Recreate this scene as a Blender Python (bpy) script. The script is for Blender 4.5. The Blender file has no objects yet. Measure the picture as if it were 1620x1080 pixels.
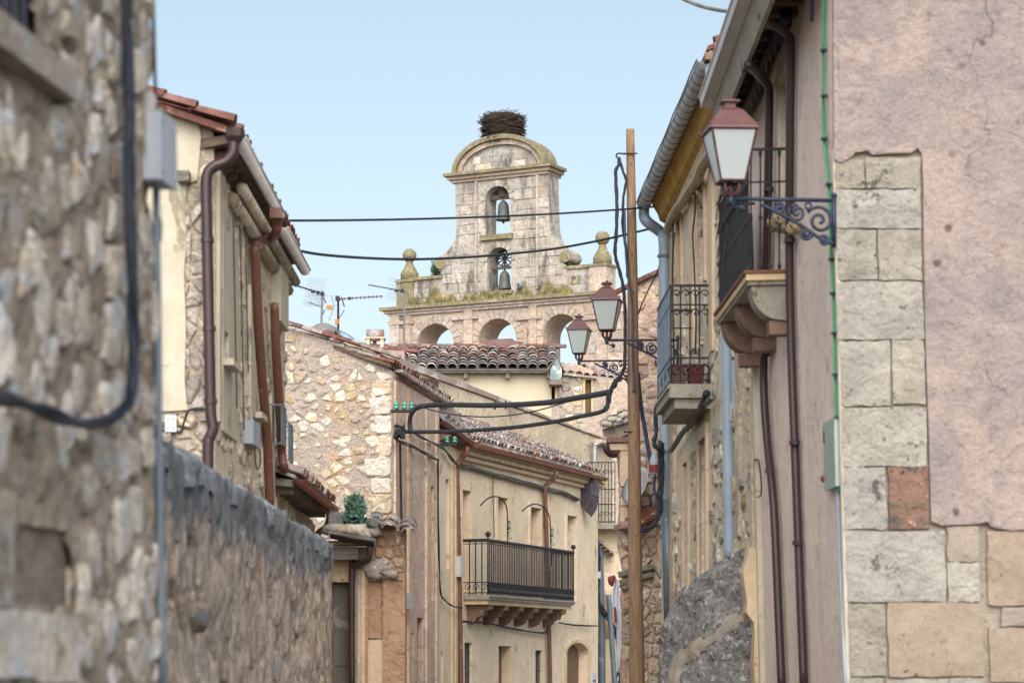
import bpy, math, random
from mathutils import Vector, Matrix, noise
from mathutils.geometry import tessellate_polygon
random.seed(7)
R = math.radians
sc = bpy.context.scene
# ------------------------------------------------------------ camera
F = 3825.0; CX = 810.0; HZ = 1040.0; EYE = 1.6
cam_d = bpy.data.cameras.new('camera'); cam = bpy.data.objects.new('camera', cam_d)
sc.collection.objects.link(cam); sc.camera = cam
cam.location = (0, 0, EYE); cam.rotation_euler = (R(90), 0, 0)
cam_d.lens = 85; cam_d.sensor_width = 36; cam_d.shift_y = (HZ-540)/1620.0
cam_d.clip_end = 3000; cam_d.clip_start = .1
cam_d.dof.use_dof = True; cam_d.dof.focus_distance = 52; cam_d.dof.aperture_fstop = 3.0
# ------------------------------------------------------------ world, sun
SUN_EL, SUN_AZ = 40, 180
w = bpy.data.worlds.new("World"); sc.world = w; w.use_nodes = True
nt = w.node_tree; nt.nodes.clear()
sky = nt.nodes.new('ShaderNodeTexSky'); sky.sky_type = 'NISHITA'; sky.sun_disc = False
sky.sun_elevation = R(SUN_EL); sky.sun_rotation = R(SUN_AZ); sky.air_density = 1.0; sky.dust_density = 2.4; sky.ozone_density = 1.0
bg = nt.nodes.new('ShaderNodeBackground'); bg.inputs[1].default_value = 0.1
wo = nt.nodes.new('ShaderNodeOutputWorld')
hsv = nt.nodes.new('ShaderNodeHueSaturation'); hsv.inputs['Saturation'].default_value = .68; hsv.inputs['Hue'].default_value = .483
nt.links.new(sky.outputs[0], hsv.inputs['Color']); nt.links.new(hsv.outputs[0], bg.inputs[0]); nt.links.new(bg.outputs[0], wo.inputs[0])
sd = bpy.data.lights.new('sun', 'SUN'); sun = bpy.data.objects.new('sun', sd); sc.collection.objects.link(sun)
sd.energy = 2.5; sd.angle = R(75); sd.color = (1, .955, .905)
dv = Vector((math.sin(R(SUN_AZ))*math.cos(R(SUN_EL)), math.cos(R(SUN_AZ))*math.cos(R(SUN_EL)), math.sin(R(SUN_EL))))
sun.rotation_euler = dv.to_track_quat('Z', 'Y').to_euler(); sun.location = (0, -20, 30)
sc.view_settings.view_transform = 'Standard'; sc.view_settings.look = 'None'
sc.view_settings.gamma = 1; sc.view_settings.use_curve_mapping = False
sc.view_settings.exposure = 0.88

# ------------------------------------------------------------ materials
def hx(s):
    v = [int(s[i:i+2], 16)/255 for i in (0, 2, 4)]
    return [c/12.92 if c <= .04045 else ((c+.055)/1.055)**2.4 for c in v]
MATS = {}
def mat(name, c1, c2=None, scale=3, c3=None, s3=2, t3=.6, w3=.08, c4=None, s4=6, t4=.62, w4=.05, bump=.4, bscale=25,
        bdist=.02, rough=.9, rand=0, stretch=(1, 1, 1), st3=(1, 1, 1), metal=0, grain=.25, gscale=60, pits=0, top=None, spec=.3, crack=0):
    """base colour mottled c1..c2, patches of c3 and c4 above thresholds, grain, per-object variation, relief"""
    m = bpy.data.materials.new(name); m.use_nodes = True; MATS[name] = m
    n = m.node_tree.nodes; l = m.node_tree.links; b = n['Principled BSDF']
    b.inputs['Roughness'].default_value = rough; b.inputs['Metallic'].default_value = metal
    b.inputs['Specular IOR Level'].default_value = spec
    geo = n.new('ShaderNodeNewGeometry')
    def mapped(st):
        mp = n.new('ShaderNodeMapping'); mp.inputs['Scale'].default_value = st
        l.new(geo.outputs['Position'], mp.inputs[0]); return mp.outputs[0]
    base = mapped(stretch)
    def noi(vec, s, det=6, ro=.6, dis=0):
        t = n.new('ShaderNodeTexNoise'); t.inputs['Scale'].default_value = s; t.inputs['Detail'].default_value = det
        t.inputs['Roughness'].default_value = ro; t.inputs['Distortion'].default_value = dis
        l.new(vec, t.inputs['Vector']); return t.outputs[0]
    def ramp(v, a, b_, lo=0, hi=1):
        r = n.new('ShaderNodeMapRange'); r.inputs[1].default_value = a; r.inputs[2].default_value = b_
        r.inputs[3].default_value = lo; r.inputs[4].default_value = hi; l.new(v, r.inputs[0]); return r.outputs[0]
    def mix(f, a, b_, mode='MIX'):
        x = n.new('ShaderNodeMix'); x.data_type = 'RGBA'; x.blend_type = mode
        for k, v in ((0, f), (6, a), (7, b_)):
            if isinstance(v, (int, float)): x.inputs[k].default_value = v
            elif isinstance(v, (list, tuple)): x.inputs[k].default_value = (*v, 1)
            else: l.new(v, x.inputs[k])
        return x.outputs[2]
    c2 = c2 or c1
    col = mix(ramp(noi(base, scale, 8, .65, .3), .35, .65), c1, c2)
    if c3: col = mix(ramp(noi(mapped(st3), s3, 9, .65, .5), t3, t3+w3), col, c3)
    if top:   # weathering that lies on upper courses: (z0, z1, colour)
        sp = n.new('ShaderNodeSeparateXYZ'); l.new(geo.outputs['Position'], sp.inputs[0])
        zz = ramp(sp.outputs[2], top[0], top[1]); nn = noi(base, top[3], 8, .7)
        ad = n.new('ShaderNodeMath'); ad.operation = 'ADD'; l.new(zz, ad.inputs[0]); l.new(nn, ad.inputs[1])
        col = mix(ramp(ad.outputs[0], .95, 1.15, 0, .92), col, top[2])
    if c4: col = mix(ramp(noi(base, s4, 9, .7, .2), t4, t4+w4), col, c4)
    if pits:
        v = n.new('ShaderNodeTexVoronoi'); v.inputs['Scale'].default_value = pits
        nz = n.new('ShaderNodeTexNoise'); nz.inputs['Scale'].default_value = pits*.7; nz.inputs['Detail'].default_value = 4
        l.new(geo.outputs['Position'], nz.inputs['Vector'])
        vm = n.new('ShaderNodeVectorMath'); vm.operation = 'MULTIPLY_ADD'; vm.inputs[1].default_value = (.12, .12, .12)
        l.new(nz.outputs[1], vm.inputs[0]); l.new(base, vm.inputs[2]); l.new(vm.outputs[0], v.inputs['Vector'])
        pm = ramp(v.outputs['Distance'], .1, .22, 1, 0)
        pp = n.new('ShaderNodeMath'); pp.operation = 'MULTIPLY'; l.new(pm, pp.inputs[0])
        l.new(ramp(noi(base, pits*.25, 3), .5, .6), pp.inputs[1])
        col = mix(pp.outputs[0], col, mix(1.0, col, (.33, .3, .27), 'MULTIPLY'))
    if bump >= .4:
        col = mix(ramp(noi(base, bscale*.8, 7, .78, .6), .57, .66, 0, .6), col, mix(1.0, col, (.42, .38, .35), 'MULTIPLY'))
        col = mix(ramp(noi(base, bscale*.35, 6, .7, 1.2), .58, .64, 0, .35), col, mix(1.0, col, (.55, .52, .5), 'MULTIPLY'))
    if crack:
        v = n.new('ShaderNodeTexVoronoi'); v.feature = 'DISTANCE_TO_EDGE'; v.inputs['Scale'].default_value = crack
        nz = n.new('ShaderNodeTexNoise'); nz.inputs['Scale'].default_value = crack*2.2; nz.inputs['Detail'].default_value = 7
        l.new(geo.outputs['Position'], nz.inputs['Vector'])
        vm = n.new('ShaderNodeVectorMath'); vm.operation = 'MULTIPLY_ADD'; q_ = .55/crack; vm.inputs[1].default_value = (q_, q_, q_)
        l.new(nz.outputs[1], vm.inputs[0]); l.new(geo.outputs['Position'], vm.inputs[2]); l.new(vm.outputs[0], v.inputs['Vector'])
        pp = n.new('ShaderNodeMath'); pp.operation = 'MULTIPLY'; l.new(ramp(v.outputs['Distance'], .003, .009, .5, 0), pp.inputs[0])
        l.new(ramp(noi(base, crack*1.4, 4), .52, .62), pp.inputs[1])
        col = mix(pp.outputs[0], col, mix(1.0, col, (.3, .27, .25), 'MULTIPLY'))
        # long run-off streaks
        col = mix(ramp(noi(mapped((3, 3, .18)), 2.2, 6, .7), .55, .72, 0, .4), col, mix(1.0, col, (.68, .64, .6), 'MULTIPLY'))
    g = ramp(noi(base, gscale, 4, .7), .3, .7, 1-grain, 1+grain)
    cb = n.new('ShaderNodeVectorMath'); cb.operation = 'SCALE'; l.new(col, cb.inputs[0]); l.new(g, cb.inputs[3]); col = cb.outputs[0]
    if rand:
        oi = n.new('ShaderNodeObjectInfo')
        hs = n.new('ShaderNodeHueSaturation'); l.new(col, hs.inputs['Color'])
        l.new(ramp(oi.outputs['Random'], 0, 1, 1-rand, 1+rand), hs.inputs['Value'])
        f7 = n.new('ShaderNodeMath'); f7.operation = 'FRACT'; m7 = n.new('ShaderNodeMath'); m7.operation = 'MULTIPLY'
        m7.inputs[1].default_value = 7.31; l.new(oi.outputs['Random'], m7.inputs[0]); l.new(m7.outputs[0], f7.inputs[0])
        l.new(ramp(f7.outputs[0], 0, 1, .7, 1.25), hs.inputs['Saturation']); 
        l.new(ramp(f7.outputs[0], 0, 1, .5-rand*.012, .5+rand*.012), hs.inputs['Hue']); col = hs.outputs[0]
    l.new(col, b.inputs['Base Color'])
    if bump:
        hsum = noi(base, bscale, 8, .68, .2)
        h2 = noi(base, bscale*.22, 4, .6, .6)
        a2 = n.new('ShaderNodeMath'); a2.operation = 'MULTIPLY_ADD'; a2.inputs[1].default_value = 2.2
        l.new(h2, a2.inputs[0]); l.new(hsum, a2.inputs[2])
        bp = n.new('ShaderNodeBump'); bp.inputs['Strength'].default_value = bump; bp.inputs['Distance'].default_value = bdist
        l.new(a2.outputs[0], bp.inputs['Height']); l.new(bp.outputs[0], b.inputs['Normal'])
    return m
stone_near = mat('stone_near', hx('cdc4b8'), hx('b0a699'), 5, c3=hx('bcc2c8'), s3=7, t3=.52, c4=hx('a08c76'), s4=4, t4=.58, bump=.9, bscale=30, bdist=.03, rand=.28, top=None, pits=14)
mortar_near = mat('mortar_near', hx('ab9d8f'), hx('8b7e71'), 7, bump=.9, bscale=30, bdist=.03)
lich_wall = mat('lichen_wall', hx('c2b1a2'), hx('9d9186'), 6, c3=hx('8e959c'), s3=5, t3=.52, w3=.15, top=(1.6, 2.9, hx('7c8389'), 5), c4=hx('55503f'), s4=9, t4=.63, bump=1, bscale=26, bdist=.05, rand=.3)
lich_mortar = mat('lichen_mortar', hx('c2b1a2'), hx('998d82'), 6, stretch=(1, 1, .35), top=(1.7, 2.85, hx('6b7278'), 5), c3=hx('cdbba8'), s3=4, t3=.55, bump=1, bscale=22, bdist=.06, gscale=30, grain=.35)
lich_cap = mat('lichen_cap', hx('979ea4'), hx('6d747a'), 5, c3=hx('b9bfc1'), s3=9, t3=.55, c4=hx('6a7245'), s4=5, t4=.66, bump=1, bscale=18, bdist=.05, grain=.45, gscale=25)
cream = mat('cream_plaster', hx('c6bfac'), hx('b5ac98'), 1.5, c3=hx('948a78'), s3=2.3, t3=.62, w3=.05, crack=1.3, st3=(1, 1, .4), bump=.35, bscale=12, grain=.1)
old_stone = mat('old_stone', hx('c0b6a8'), hx('a2968a'), 4, c3=hx('d6cbb8'), s3=6, t3=.55, c4=hx('5f564b'), s4=8, t4=.62, bump=1, bscale=18, bdist=.05, rand=.2)
rub_mortar = mat('rubble_mortar', hx('b5a89d'), hx('a39589'), 2, c3=hx('b29a7f'), s3=1.4, t3=.5, w3=.1, bump=1, bscale=9, bdist=.06, grain=.3, gscale=22)
rub_stone = mat('rubble_stone', hx('c9bba2'), hx('b3a084'), 6, c3=hx('ddd4c4'), s3=4, t3=.52, c4=hx('8e6f52'), s4=7, t4=.63, bump=1, bscale=16, bdist=.04, rand=.22, pits=9)
rub_white = mat('rubble_white_stone', hx('ddd6c8'), hx('c5bba8'), 6, c4=hx('99856c'), s4=7, t4=.63, bump=1, bscale=16, bdist=.04, rand=.1, pits=9)
tan_plaster = mat('tan_plaster', hx('d8c2ae'), hx('c4ae9a'), 1.2, c3=hx('b79a80'), s3=1.5, t3=.58, crack=.9, st3=(1.5, 1.5, .12), c4=hx('8b7d6d'), s4=1.6, t4=.6, w4=.08, bump=.8, bscale=8, bdist=.05, grain=.16, gscale=20)
orange_plaster = mat('orange_plaster', hx('b08c70'), hx('ba9e84'), 3, c3=hx('9a7a5d'), s3=4, t3=.6, bump=.9, bscale=12, bdist=.05, grain=.2)
beige = mat('beige_plaster', hx('ecd9bd'), hx('e0c9aa'), 1.1, c3=hx('e0d0b6'), s3=1.6, t3=.55, w3=.1, c4=hx('a58b6e'), s4=1.7, t4=.6, w4=.1, crack=.7, st3=(1.6, 1.6, .22), bump=.45, bscale=5, bdist=.04, grain=.07)
beige_trim = mat('beige_trim', hx('dccba8'), hx('c5ac85'), 3, bump=.3, bscale=12, grain=.1)
grey_beige = mat('weathered_gable', hx('c8baa2'), hx('b4a68f'), .9, c3=hx('7f776a'), s3=1.1, t3=.6, w3=.12, c4=hx('8b8170'), s4=4, t4=.62, crack=.6, bump=.7, bscale=5, bdist=.06, grain=.15, gscale=14)
pale_beige = mat('pale_beige', hx('cdc2ac'), hx('c0b498'), .6, bump=.3, bscale=6, grain=.06)
ashlar = mat('ashlar_church', hx('bdb5a9'), hx('a39c92'), 1.4, c3=hx('6f6a64'), s3=1.6, t3=.5, w3=.13, st3=(1.3, 1.3, .3), c4=hx('94805a'), s4=1.6, t4=.64, w4=.05, bump=.8, bscale=6, bdist=.08, rand=.13, grain=.22, gscale=9)
ashlar_warm = mat('ashlar_warm', hx('bfae9f'), hx('aa9a8c'), 1.1, c3=hx('cabdad'), s3=1.2, t3=.56, c4=hx('7b6c5a'), s4=2.6, t4=.6, w4=.08, bump=.8, bscale=6, bdist=.08, rand=.12, grain=.2, gscale=9)
lichen_ochre = mat('lichen_ochre', hx('948a69'), hx('7b745f'), 2, c3=hx('aca085'), s3=2, t3=.55, c4=hx('5f5a45'), s4=4, t4=.6, bump=.8, bscale=8, bdist=.07, grain=.25, gscale=10)
tile_red = mat('tile_red', hx('80574d'), hx('6b4a42'), 6, c3=hx('b08c7c'), s3=6, t3=.58, c4=hx('6b625a'), s4=9, t4=.6, bump=.5, bscale=20, rand=.25, rough=.85)
tile_grey = mat('tile_grey', hx('82807f'), hx('6b6765'), 3, c3=hx('a09a93'), s3=4, t3=.55, c4=hx('84675c'), s4=1.5, t4=.64, bump=.6, bscale=14, rand=.3, rough=.9)
tile_mix = mat('tile_mixed', hx('a08d83'), hx('90867e'), 2, c3=hx('bfb8b1'), s3=2, t3=.52, c4=hx('9c6555'), s4=1.5, t4=.58, bump=.6, bscale=14, rand=.33, rough=.9)
wood_pole = mat('pole_wood', hx('957b62'), hx('77604a'), 6, stretch=(6, 6, .5), c4=hx('5c4632'), s4=6, t4=.64, bump=.7, bscale=20, bdist=.01, grain=.15, gscale=20)
wood_old = mat('old_wood', hx('7b6a5a'), hx('55483c'), 5, stretch=(1, 1, 6), bump=.8, bscale=20, grain=.2)
wood_grey = mat('grey_wood', hx('8f877c'), hx('6b645a'), 5, stretch=(1, 1, 6), bump=.8, bscale=20, grain=.2)
brown_pipe = mat('brown_pipe', hx('6d463e'), hx('5c3a35'), 3, c4=hx('8a6156'), s4=8, t4=.62, bump=.08, rough=.42, grain=.08, spec=.5)
dark_pipe = mat('dark_brown_pipe', hx('3e2b2d'), hx('352628'), 3, c4=hx('54403f'), s4=8, t4=.65, bump=.08, rough=.4, grain=.08, spec=.5)
rust_pipe = mat('rust_pipe', hx('7b5246'), hx('6c473c'), 3, c4=hx('ad8270'), s4=8, t4=.6, bump=.08, rough=.45, grain=.08, spec=.5)
zinc = mat('zinc', hx('b9bcbd'), hx('a3a8ab'), 4, c3=hx('7c8186'), s3=3, t3=.6, bump=.15, rough=.45, metal=.35, grain=.1)
grey_pipe = mat('grey_pipe', hx('98a9b8'), hx('8798a8'), 2, c4=hx('6e7c88'), s4=5, t4=.66, bump=.05, rough=.4, grain=.05, spec=.5)
slate_pipe = mat('slate_pipe', hx('687782'), hx('55636e'), 2, c4=hx('8795a0'), s4=5, t4=.6, bump=.05, rough=.4, grain=.08, spec=.5)
white_pipe = mat('white_gutter', hx('cfcdca'), hx('bcb9b6'), 2, c4=hx('99928a'), s4=6, t4=.63, bump=.05, rough=.45, grain=.06)
box_grey = mat('box_grey', hx('a8b0b8'), hx('979fa8'), 3, c4=hx('7f868c'), s4=7, t4=.66, bump=.08, rough=.5, grain=.05)
box_white = mat('box_white', hx('ccd0d0'), hx('bcc0c0'), 3, c4=hx('8f928f'), s4=9, t4=.66, bump=.05, rough=.5, grain=.05)
box_green = mat('box_green', hx('a4b0a9'), hx('939f99'), 3, bump=.05, rough=.5, grain=.05)
cable = mat('black_cable', hx('23262c'), hx('30343c'), 8, bump=.2, rough=.55, grain=.15)
cable_navy = mat('navy_cable', hx('151b26'), hx('1e2838'), 8, bump=.2, rough=.5, grain=.2, rand=.3)
cable_blue = mat('blue_cable', hx('3d4d68'), hx('2f3c53'), 8, bump=.2, rough=.5)
cable_grey = mat('grey_cable', hx('77736e'), hx('55524f'), 8, bump=.3, rough=.7, rand=.3)
cable_cream = mat('cream_cable', hx('b9ad98'), hx('9a8d78'), 12, bump=.4, rough=.7, rand=.15)
green_cable = mat('green_cable', hx('2f8a62'), hx('3e9d74'), 8, c4=hx('1e3b33'), s4=12, t4=.66, bump=.2, rough=.5)
iron = mat('wrought_iron', hx('2b2c30'), hx('383536'), 9, c4=hx('5a4338'), s4=12, t4=.64, bump=.2, rough=.55, metal=.2)
iron_navy = mat('painted_iron', hx('232a3a'), hx('2e3648'), 9, c4=hx('6b6d75'), s4=14, t4=.7, bump=.2, rough=.45)
lamp_red = mat('lamp_oxide', hx('5e3a38'), hx('50302f'), 6, c4=hx('86665f'), s4=14, t4=.68, bump=.1, rough=.5, spec=.5)
lamp_dark = mat('lamp_frame', hx('5a3637'), hx('492c2e'), 6, bump=.1, rough=.5, spec=.5)
def glass_mat():
    m = bpy.data.materials.new('frosted_glass'); m.use_nodes = True; b = m.node_tree.nodes['Principled BSDF']
    b.inputs['Base Color'].default_value = (.5, .56, .56, 1); b.inputs['Roughness'].default_value = .35
    b.inputs['Transmission Weight'].default_value = .35; b.inputs['Specular IOR Level'].default_value = .6
    n = m.node_tree.nodes; l = m.node_tree.links; t = n.new('ShaderNodeTexNoise'); t.inputs['Scale'].default_value = 3
    g = n.new('ShaderNodeNewGeometry'); l.new(g.outputs[0], t.inputs[0]); r = n.new('ShaderNodeMapRange')
    r.inputs[3].default_value = .25; r.inputs[4].default_value = .5; l.new(t.outputs[0], r.inputs[0]); l.new(r.outputs[0], b.inputs['Roughness'])
    return m
frost = glass_mat()
rough_mauve = mat('mauve_render', hx('a0918a'), hx('8b8180'), 1.7, c3=hx('a3948a'), s3=1.0, t3=.53, w3=.06, c4=hx('827d7b'), s4=2.2, t4=.55, w4=.14, crack=.8, bump=.7, bscale=22, bdist=.03, grain=.14, gscale=35, pits=5)
pink_plaster = mat('pink_plaster', hx('ecd8c9'), hx('dfcabc'), 1.6, c3=hx('dcc7b4'), s3=1.8, t3=.56, st3=(1, 1, .25), c4=hx('b3a49a'), s4=2.2, t4=.62, w4=.06, crack=1.0, bump=.5, bscale=9, bdist=.03, grain=.09)
block_pale = mat('block_pale', hx('aaa498'), hx('8f8a80'), 3.2, c3=hx('8f897e'), s3=3.5, t3=.6, w3=.07, c4=hx('57534d'), s4=5, t4=.6, w4=.06, bump=.9, bscale=18, bdist=.03, rand=.08, grain=.16, pits=11)
block_ochre = mat('block_ochre', hx('a29485'), hx('8e8172'), 2, c3=hx('a08568'), s3=2.5, t3=.62, w3=.1, c4=hx('665a4c'), s4=7, t4=.66, w4=.03, bump=.6, bscale=16, bdist=.02, rand=.07, grain=.13, pits=10)
block_rust = mat('block_rust', hx('86695a'), hx('776558'), 3, c3=hx('5a544d'), s3=3, t3=.5, c4=hx('c9a184'), s4=7, t4=.63, bump=1, bscale=14, bdist=.03, grain=.25, pits=10)
r2_plaster = mat('patchy_rubble_plaster', hx('e2d5bd'), hx('d3c4ab'), 2, c3=hx('cfc4b2'), s3=2, t3=.53, c4=hx('7d6f60'), s4=3.4, t4=.6, w4=.05, bump=1, bscale=9, bdist=.06, grain=.22, gscale=25)
peach_trim = mat('peach_trim', hx('d6c0a3'), hx('c6ae92'), 2, c4=hx('9c8165'), s4=5, t4=.62, bump=.5, bscale=12, grain=.1)
yellow_soffit = mat('yellow_soffit', hx('c39a52'), hx('a5803f'), 2, stretch=(1, 1, 1), c4=hx('6d5a3d'), s4=6, t4=.6, bump=.5, bscale=14, grain=.15)
cement_dark = mat('lichen_cement', hx('8d8c89'), hx('6f6e6d'), 3, c3=hx('b5b6b4'), s3=14, t3=.56, w3=.05, c4=hx('3d3f41'), s4=11, t4=.56, w4=.07, bump=1, bscale=16, bdist=.05, grain=.4, gscale=24)
cement_tan = mat('tan_cement', hx('9f9586'), hx('8a8378'), 3, bump=.8, bscale=12, bdist=.03, grain=.2)
slab_stone = mat('slab_stone', hx('a09b90'), hx('8b8377'), 3, c4=hx('63604f'), s4=5, t4=.6, bump=.6, bscale=16, grain=.2)
slab_under = mat('slab_underside', hx('8a7262'), hx('756052'), 3, c4=hx('a98e76'), s4=5, t4=.6, bump=.6, bscale=12, grain=.15)
pink_stone = mat('pink_rubble', hx('c2ab9d'), hx('b0998b'), 2.5, c3=hx('cfbba6'), s3=3, t3=.52, c4=hx('7d6a5c'), s4=4.5, t4=.6, bump=1, bscale=9, bdist=.07, grain=.2, gscale=16, rand=.12)
peach_stone = mat('peach_stone', hx('cdb9a3'), hx('bba68f'), 2.5, c3=hx('dcc9ae'), s3=3, t3=.52, c4=hx('8a6d54'), s4=4.5, t4=.6, bump=1, bscale=9, bdist=.07, grain=.2, gscale=16, rand=.15)
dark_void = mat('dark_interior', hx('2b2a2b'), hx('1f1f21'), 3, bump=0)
blue_door = mat('blue_door', hx('2f4258'), hx('273649'), 3, stretch=(8, 8, .6), bump=.3, rough=.5)
grey_door = mat('grey_door', hx('5e5c57'), hx('6d6b64'), 2, c3=hx('8b867c'), s3=3, t3=.6, w3=.04, bump=.3, bscale=10, rough=.7)
shut_brown = mat('brown_shutter', hx('82684f'), hx('6f5843'), 4, stretch=(6, 6, .8), bump=.4, rough=.7)
shut_slat = mat('pale_shutter', hx('9aa9a9'), hx('84979a'), 4, bump=.2, rough=.6)
yellow_frame = mat('yellow_frame', hx('c9b98a'), hx('b8a878'), 4, bump=.2, rough=.7)
dark_cloth = mat('dark_cloth', hx('4d4c53'), hx('413f46'), 5, c3=hx('6a6a72'), s3=5, t3=.58, bump=.5, bscale=12, rough=.95)
white_cloth = mat('white_cloth', hx('d9dce3'), hx('c3c8d2'), 3, bump=.5, bscale=10, rough=.9, grain=.05)
red_cloth = mat('red_plastic', hx('7f363b'), hx('722f35'), 3, bump=.1, rough=.6)
bronze = mat('bell_bronze', hx('565c5a'), hx('66675f'), 5, bump=.3, rough=.6, metal=.3)
twig = mat('twig', hx('4c4039'), hx('332b27'), 6, bump=.4, rand=.2)
grass_m = mat('dry_grass', hx('7f7a55'), hx('636445'), 3, c3=hx('a89a68'), s3=4, t3=.5, bump=0, grain=.3)
leaf = mat('leaf_green', hx('4e6a42'), hx('3d5638'), 4, c3=hx('74895a'), s3=5, t3=.55, bump=0, grain=.3)
leaf_blue = mat('leaf_bluegreen', hx('5c7f70'), hx('486a5b'), 4, c3=hx('7f9b84'), s3=5, t3=.55, bump=0, grain=.3)
ins_green = mat('insulator_glass', hx('2f7a66'), hx('4fa58c'), 9, bump=0, rough=.15, spec=.8)
foam = mat('yellow_foam', hx('b9a587'), hx('988569'), 9, bump=.8, bscale=30)
alu = mat('aluminium', hx('8f9296'), hx('7d8086'), 9, bump=0, rough=.4, metal=.5)
orange_pl = mat('orange_plastic', hx('c9832f'), hx('bb762a'), 4, bump=0, rough=.5)
road = mat('street_paving', hx('6e6a64'), hx('5c5853'), 1.2, c4=hx('4b4844'), s4=5, t4=.6, bump=.6, bscale=14, grain=.2)
brick_m = mat('brick', hx('b46a4a'), hx('9d5c42'), 5, c4=hx('c9a68c'), s4=7, t4=.62, bump=.6, bscale=20, rand=.2)
dish_m = mat('dish_grey', hx('a9a8a6'), hx('979693'), 3, bump=0, rough=.5)
curved_paint = mat('faded_blue_paint', hx('8e9c9e'), hx('73858a'), 6, c4=hx('c8c8bd'), s4=5, t4=.55, bump=.2)

# ------------------------------------------------------------ helpers
COL = sc.collection
def PT(px, py, Y): return Vector(((px-CX)/F*Y, Y, EYE+(HZ-py)/F*Y))
def thing(name, label, cat, loc=(0, 0, 0), group=None):
    o = bpy.data.objects.new(name, None); COL.objects.link(o); o.location = loc; o.empty_display_size = .2
    o['label'] = label; o['category'] = cat
    if group: o['group'] = group
    return o
def tag(o, label, cat, group=None):
    o['label'] = label; o['category'] = cat
    if group: o['group'] = group
    return o
ORG = {}
def org(o):
    v = Vector((0, 0, 0))
    while o is not None: v += o.location; o = o.parent
    return v
class MB:
    def __init__(s): s.v = []; s.f = []
    def add(s, vs, fs):
        k = len(s.v); s.v += [Vector(x) for x in vs]; s.f += [[i+k for i in f] for f in fs]; return s
    def box(s, c, sx, sy, sz, rz=0, M=None):
        vs = [Vector((x*sx/2, y*sy/2, z*sz/2)) for x in (-1, 1) for y in (-1, 1) for z in (-1, 1)]
        if rz: vs = [Matrix.Rotation(rz, 3, 'Z') @ v for v in vs]
        if M: vs = [M @ v for v in vs]
        vs = [v+Vector(c) for v in vs]
        return s.add(vs, [(0, 1, 3, 2), (4, 6, 7, 5), (0, 4, 5, 1), (2, 3, 7, 6), (0, 2, 6, 4), (1, 5, 7, 3)])
    def hexa(s, p):  # 8 pts: 4 front loop, 4 back loop
        return s.add(p, [(0, 1, 2, 3), (7, 6, 5, 4), (0, 4, 5, 1), (1, 5, 6, 2), (2, 6, 7, 3), (3, 7, 4, 0)])
    def tube(s, pts, r, n=8, r2=None, caps=True):
        pts = [Vector(p) for p in pts]; N = len(pts); ring = []
        up = None
        for i, p in enumerate(pts):
            t = (pts[min(i+1, N-1)]-pts[max(i-1, 0)])
            t = t.normalized() if t.length > 1e-9 else Vector((0, 0, 1))
            if up is None:
                up = Vector((0, 0, 1)) if abs(t.z) < .9 else Vector((0, 1, 0))
            a = up - t*up.dot(t)
            if a.length < 1e-4: a = t.orthogonal()
            a.normalize(); b = t.cross(a); up = a
            rr = r if r2 is None else r+(r2-r)*i/(N-1)
            if isinstance(r, (list, tuple)): rr = r[i]
            ring.append([p+(a*math.cos(q)+b*math.sin(q))*rr for q in [2*math.pi*k/n for k in range(n)]])
        vs = [v for g in ring for v in g]; fs = []
        for i in range(N-1):
            for k in range(n):
                fs.append((i*n+k, i*n+(k+1) % n, (i+1)*n+(k+1) % n, (i+1)*n+k))
        if caps: fs += [tuple(reversed(range(n))), tuple((N-1)*n+k for k in range(n))]
        return s.add(vs, fs)
    def lathe(s, c, prof, n=14):
        c = Vector(c); vs = []; fs = []
        for (r, z) in prof:
            for k in range(n):
                a = 2*math.pi*k/n; vs.append(c+Vector((r*math.cos(a), r*math.sin(a), z)))
        for i in range(len(prof)-1):
            for k in range(n): fs.append((i*n+k, i*n+(k+1) % n, (i+1)*n+(k+1) % n, (i+1)*n+k))
        fs += [tuple(reversed(range(n))), tuple((len(prof)-1)*n+k for k in range(n))]
        return s.add(vs, fs)
    def ball(s, c, r, n=10, m=6, jit=0, sc=(1, 1, 1)):
        prof = []; c = Vector(c); vs = []; fs = []
        for i in range(m+1):
            th = math.pi*i/m
            for k in range(n):
                a = 2*math.pi*k/n; d = Vector((math.sin(th)*math.cos(a)*sc[0], math.sin(th)*math.sin(a)*sc[1], math.cos(th)*sc[2]))
                rr = r*(1+jit*noise.noise(d*2.3+c*3)) ; vs.append(c+d*rr)
        for i in range(m):
            for k in range(n): fs.append((i*n+k, (i+1)*n+k, (i+1)*n+(k+1) % n, i*n+(k+1) % n))
        return s.add(vs, fs)
    def build(s, name, m, parent=None, smooth=False, kind=None, loc=None):
        o0 = org(parent) if parent else Vector(loc or (0, 0, 0))
        me = bpy.data.meshes.new(name)
        me.from_pydata([tuple(v-o0) for v in s.v], [], [tuple(f) for f in s.f])
        me.materials.append(m); me.validate(); me.update()
        if smooth: me.shade_smooth()
        o = bpy.data.objects.new(name, me); COL.objects.link(o)
        if parent: o.parent = parent
        elif loc: o.location = loc
        if kind: o['kind'] = kind
        return o
def inst(name, me, parent, Mw):
    o = bpy.data.objects.new(name, me); COL.objects.link(o); o.parent = parent
    o.matrix_local = Matrix.Translation(-org(parent)) @ Mw
    return o
def smooth_pts(p, k=6):
    p = [Vector(x) for x in p]
    if len(p) < 3: return p
    out = []
    for i in range(len(p)-1):
        a = p[max(i-1, 0)]; b = p[i]; c = p[i+1]; d = p[min(i+2, len(p)-1)]
        for j in range(k):
            t = j/k
            out.append(.5*((2*b)+(c-a)*t+(2*a-5*b+4*c-d)*t*t+(3*b-a-3*c+d)*t**3))
    out.append(p[-1]); return out
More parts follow.
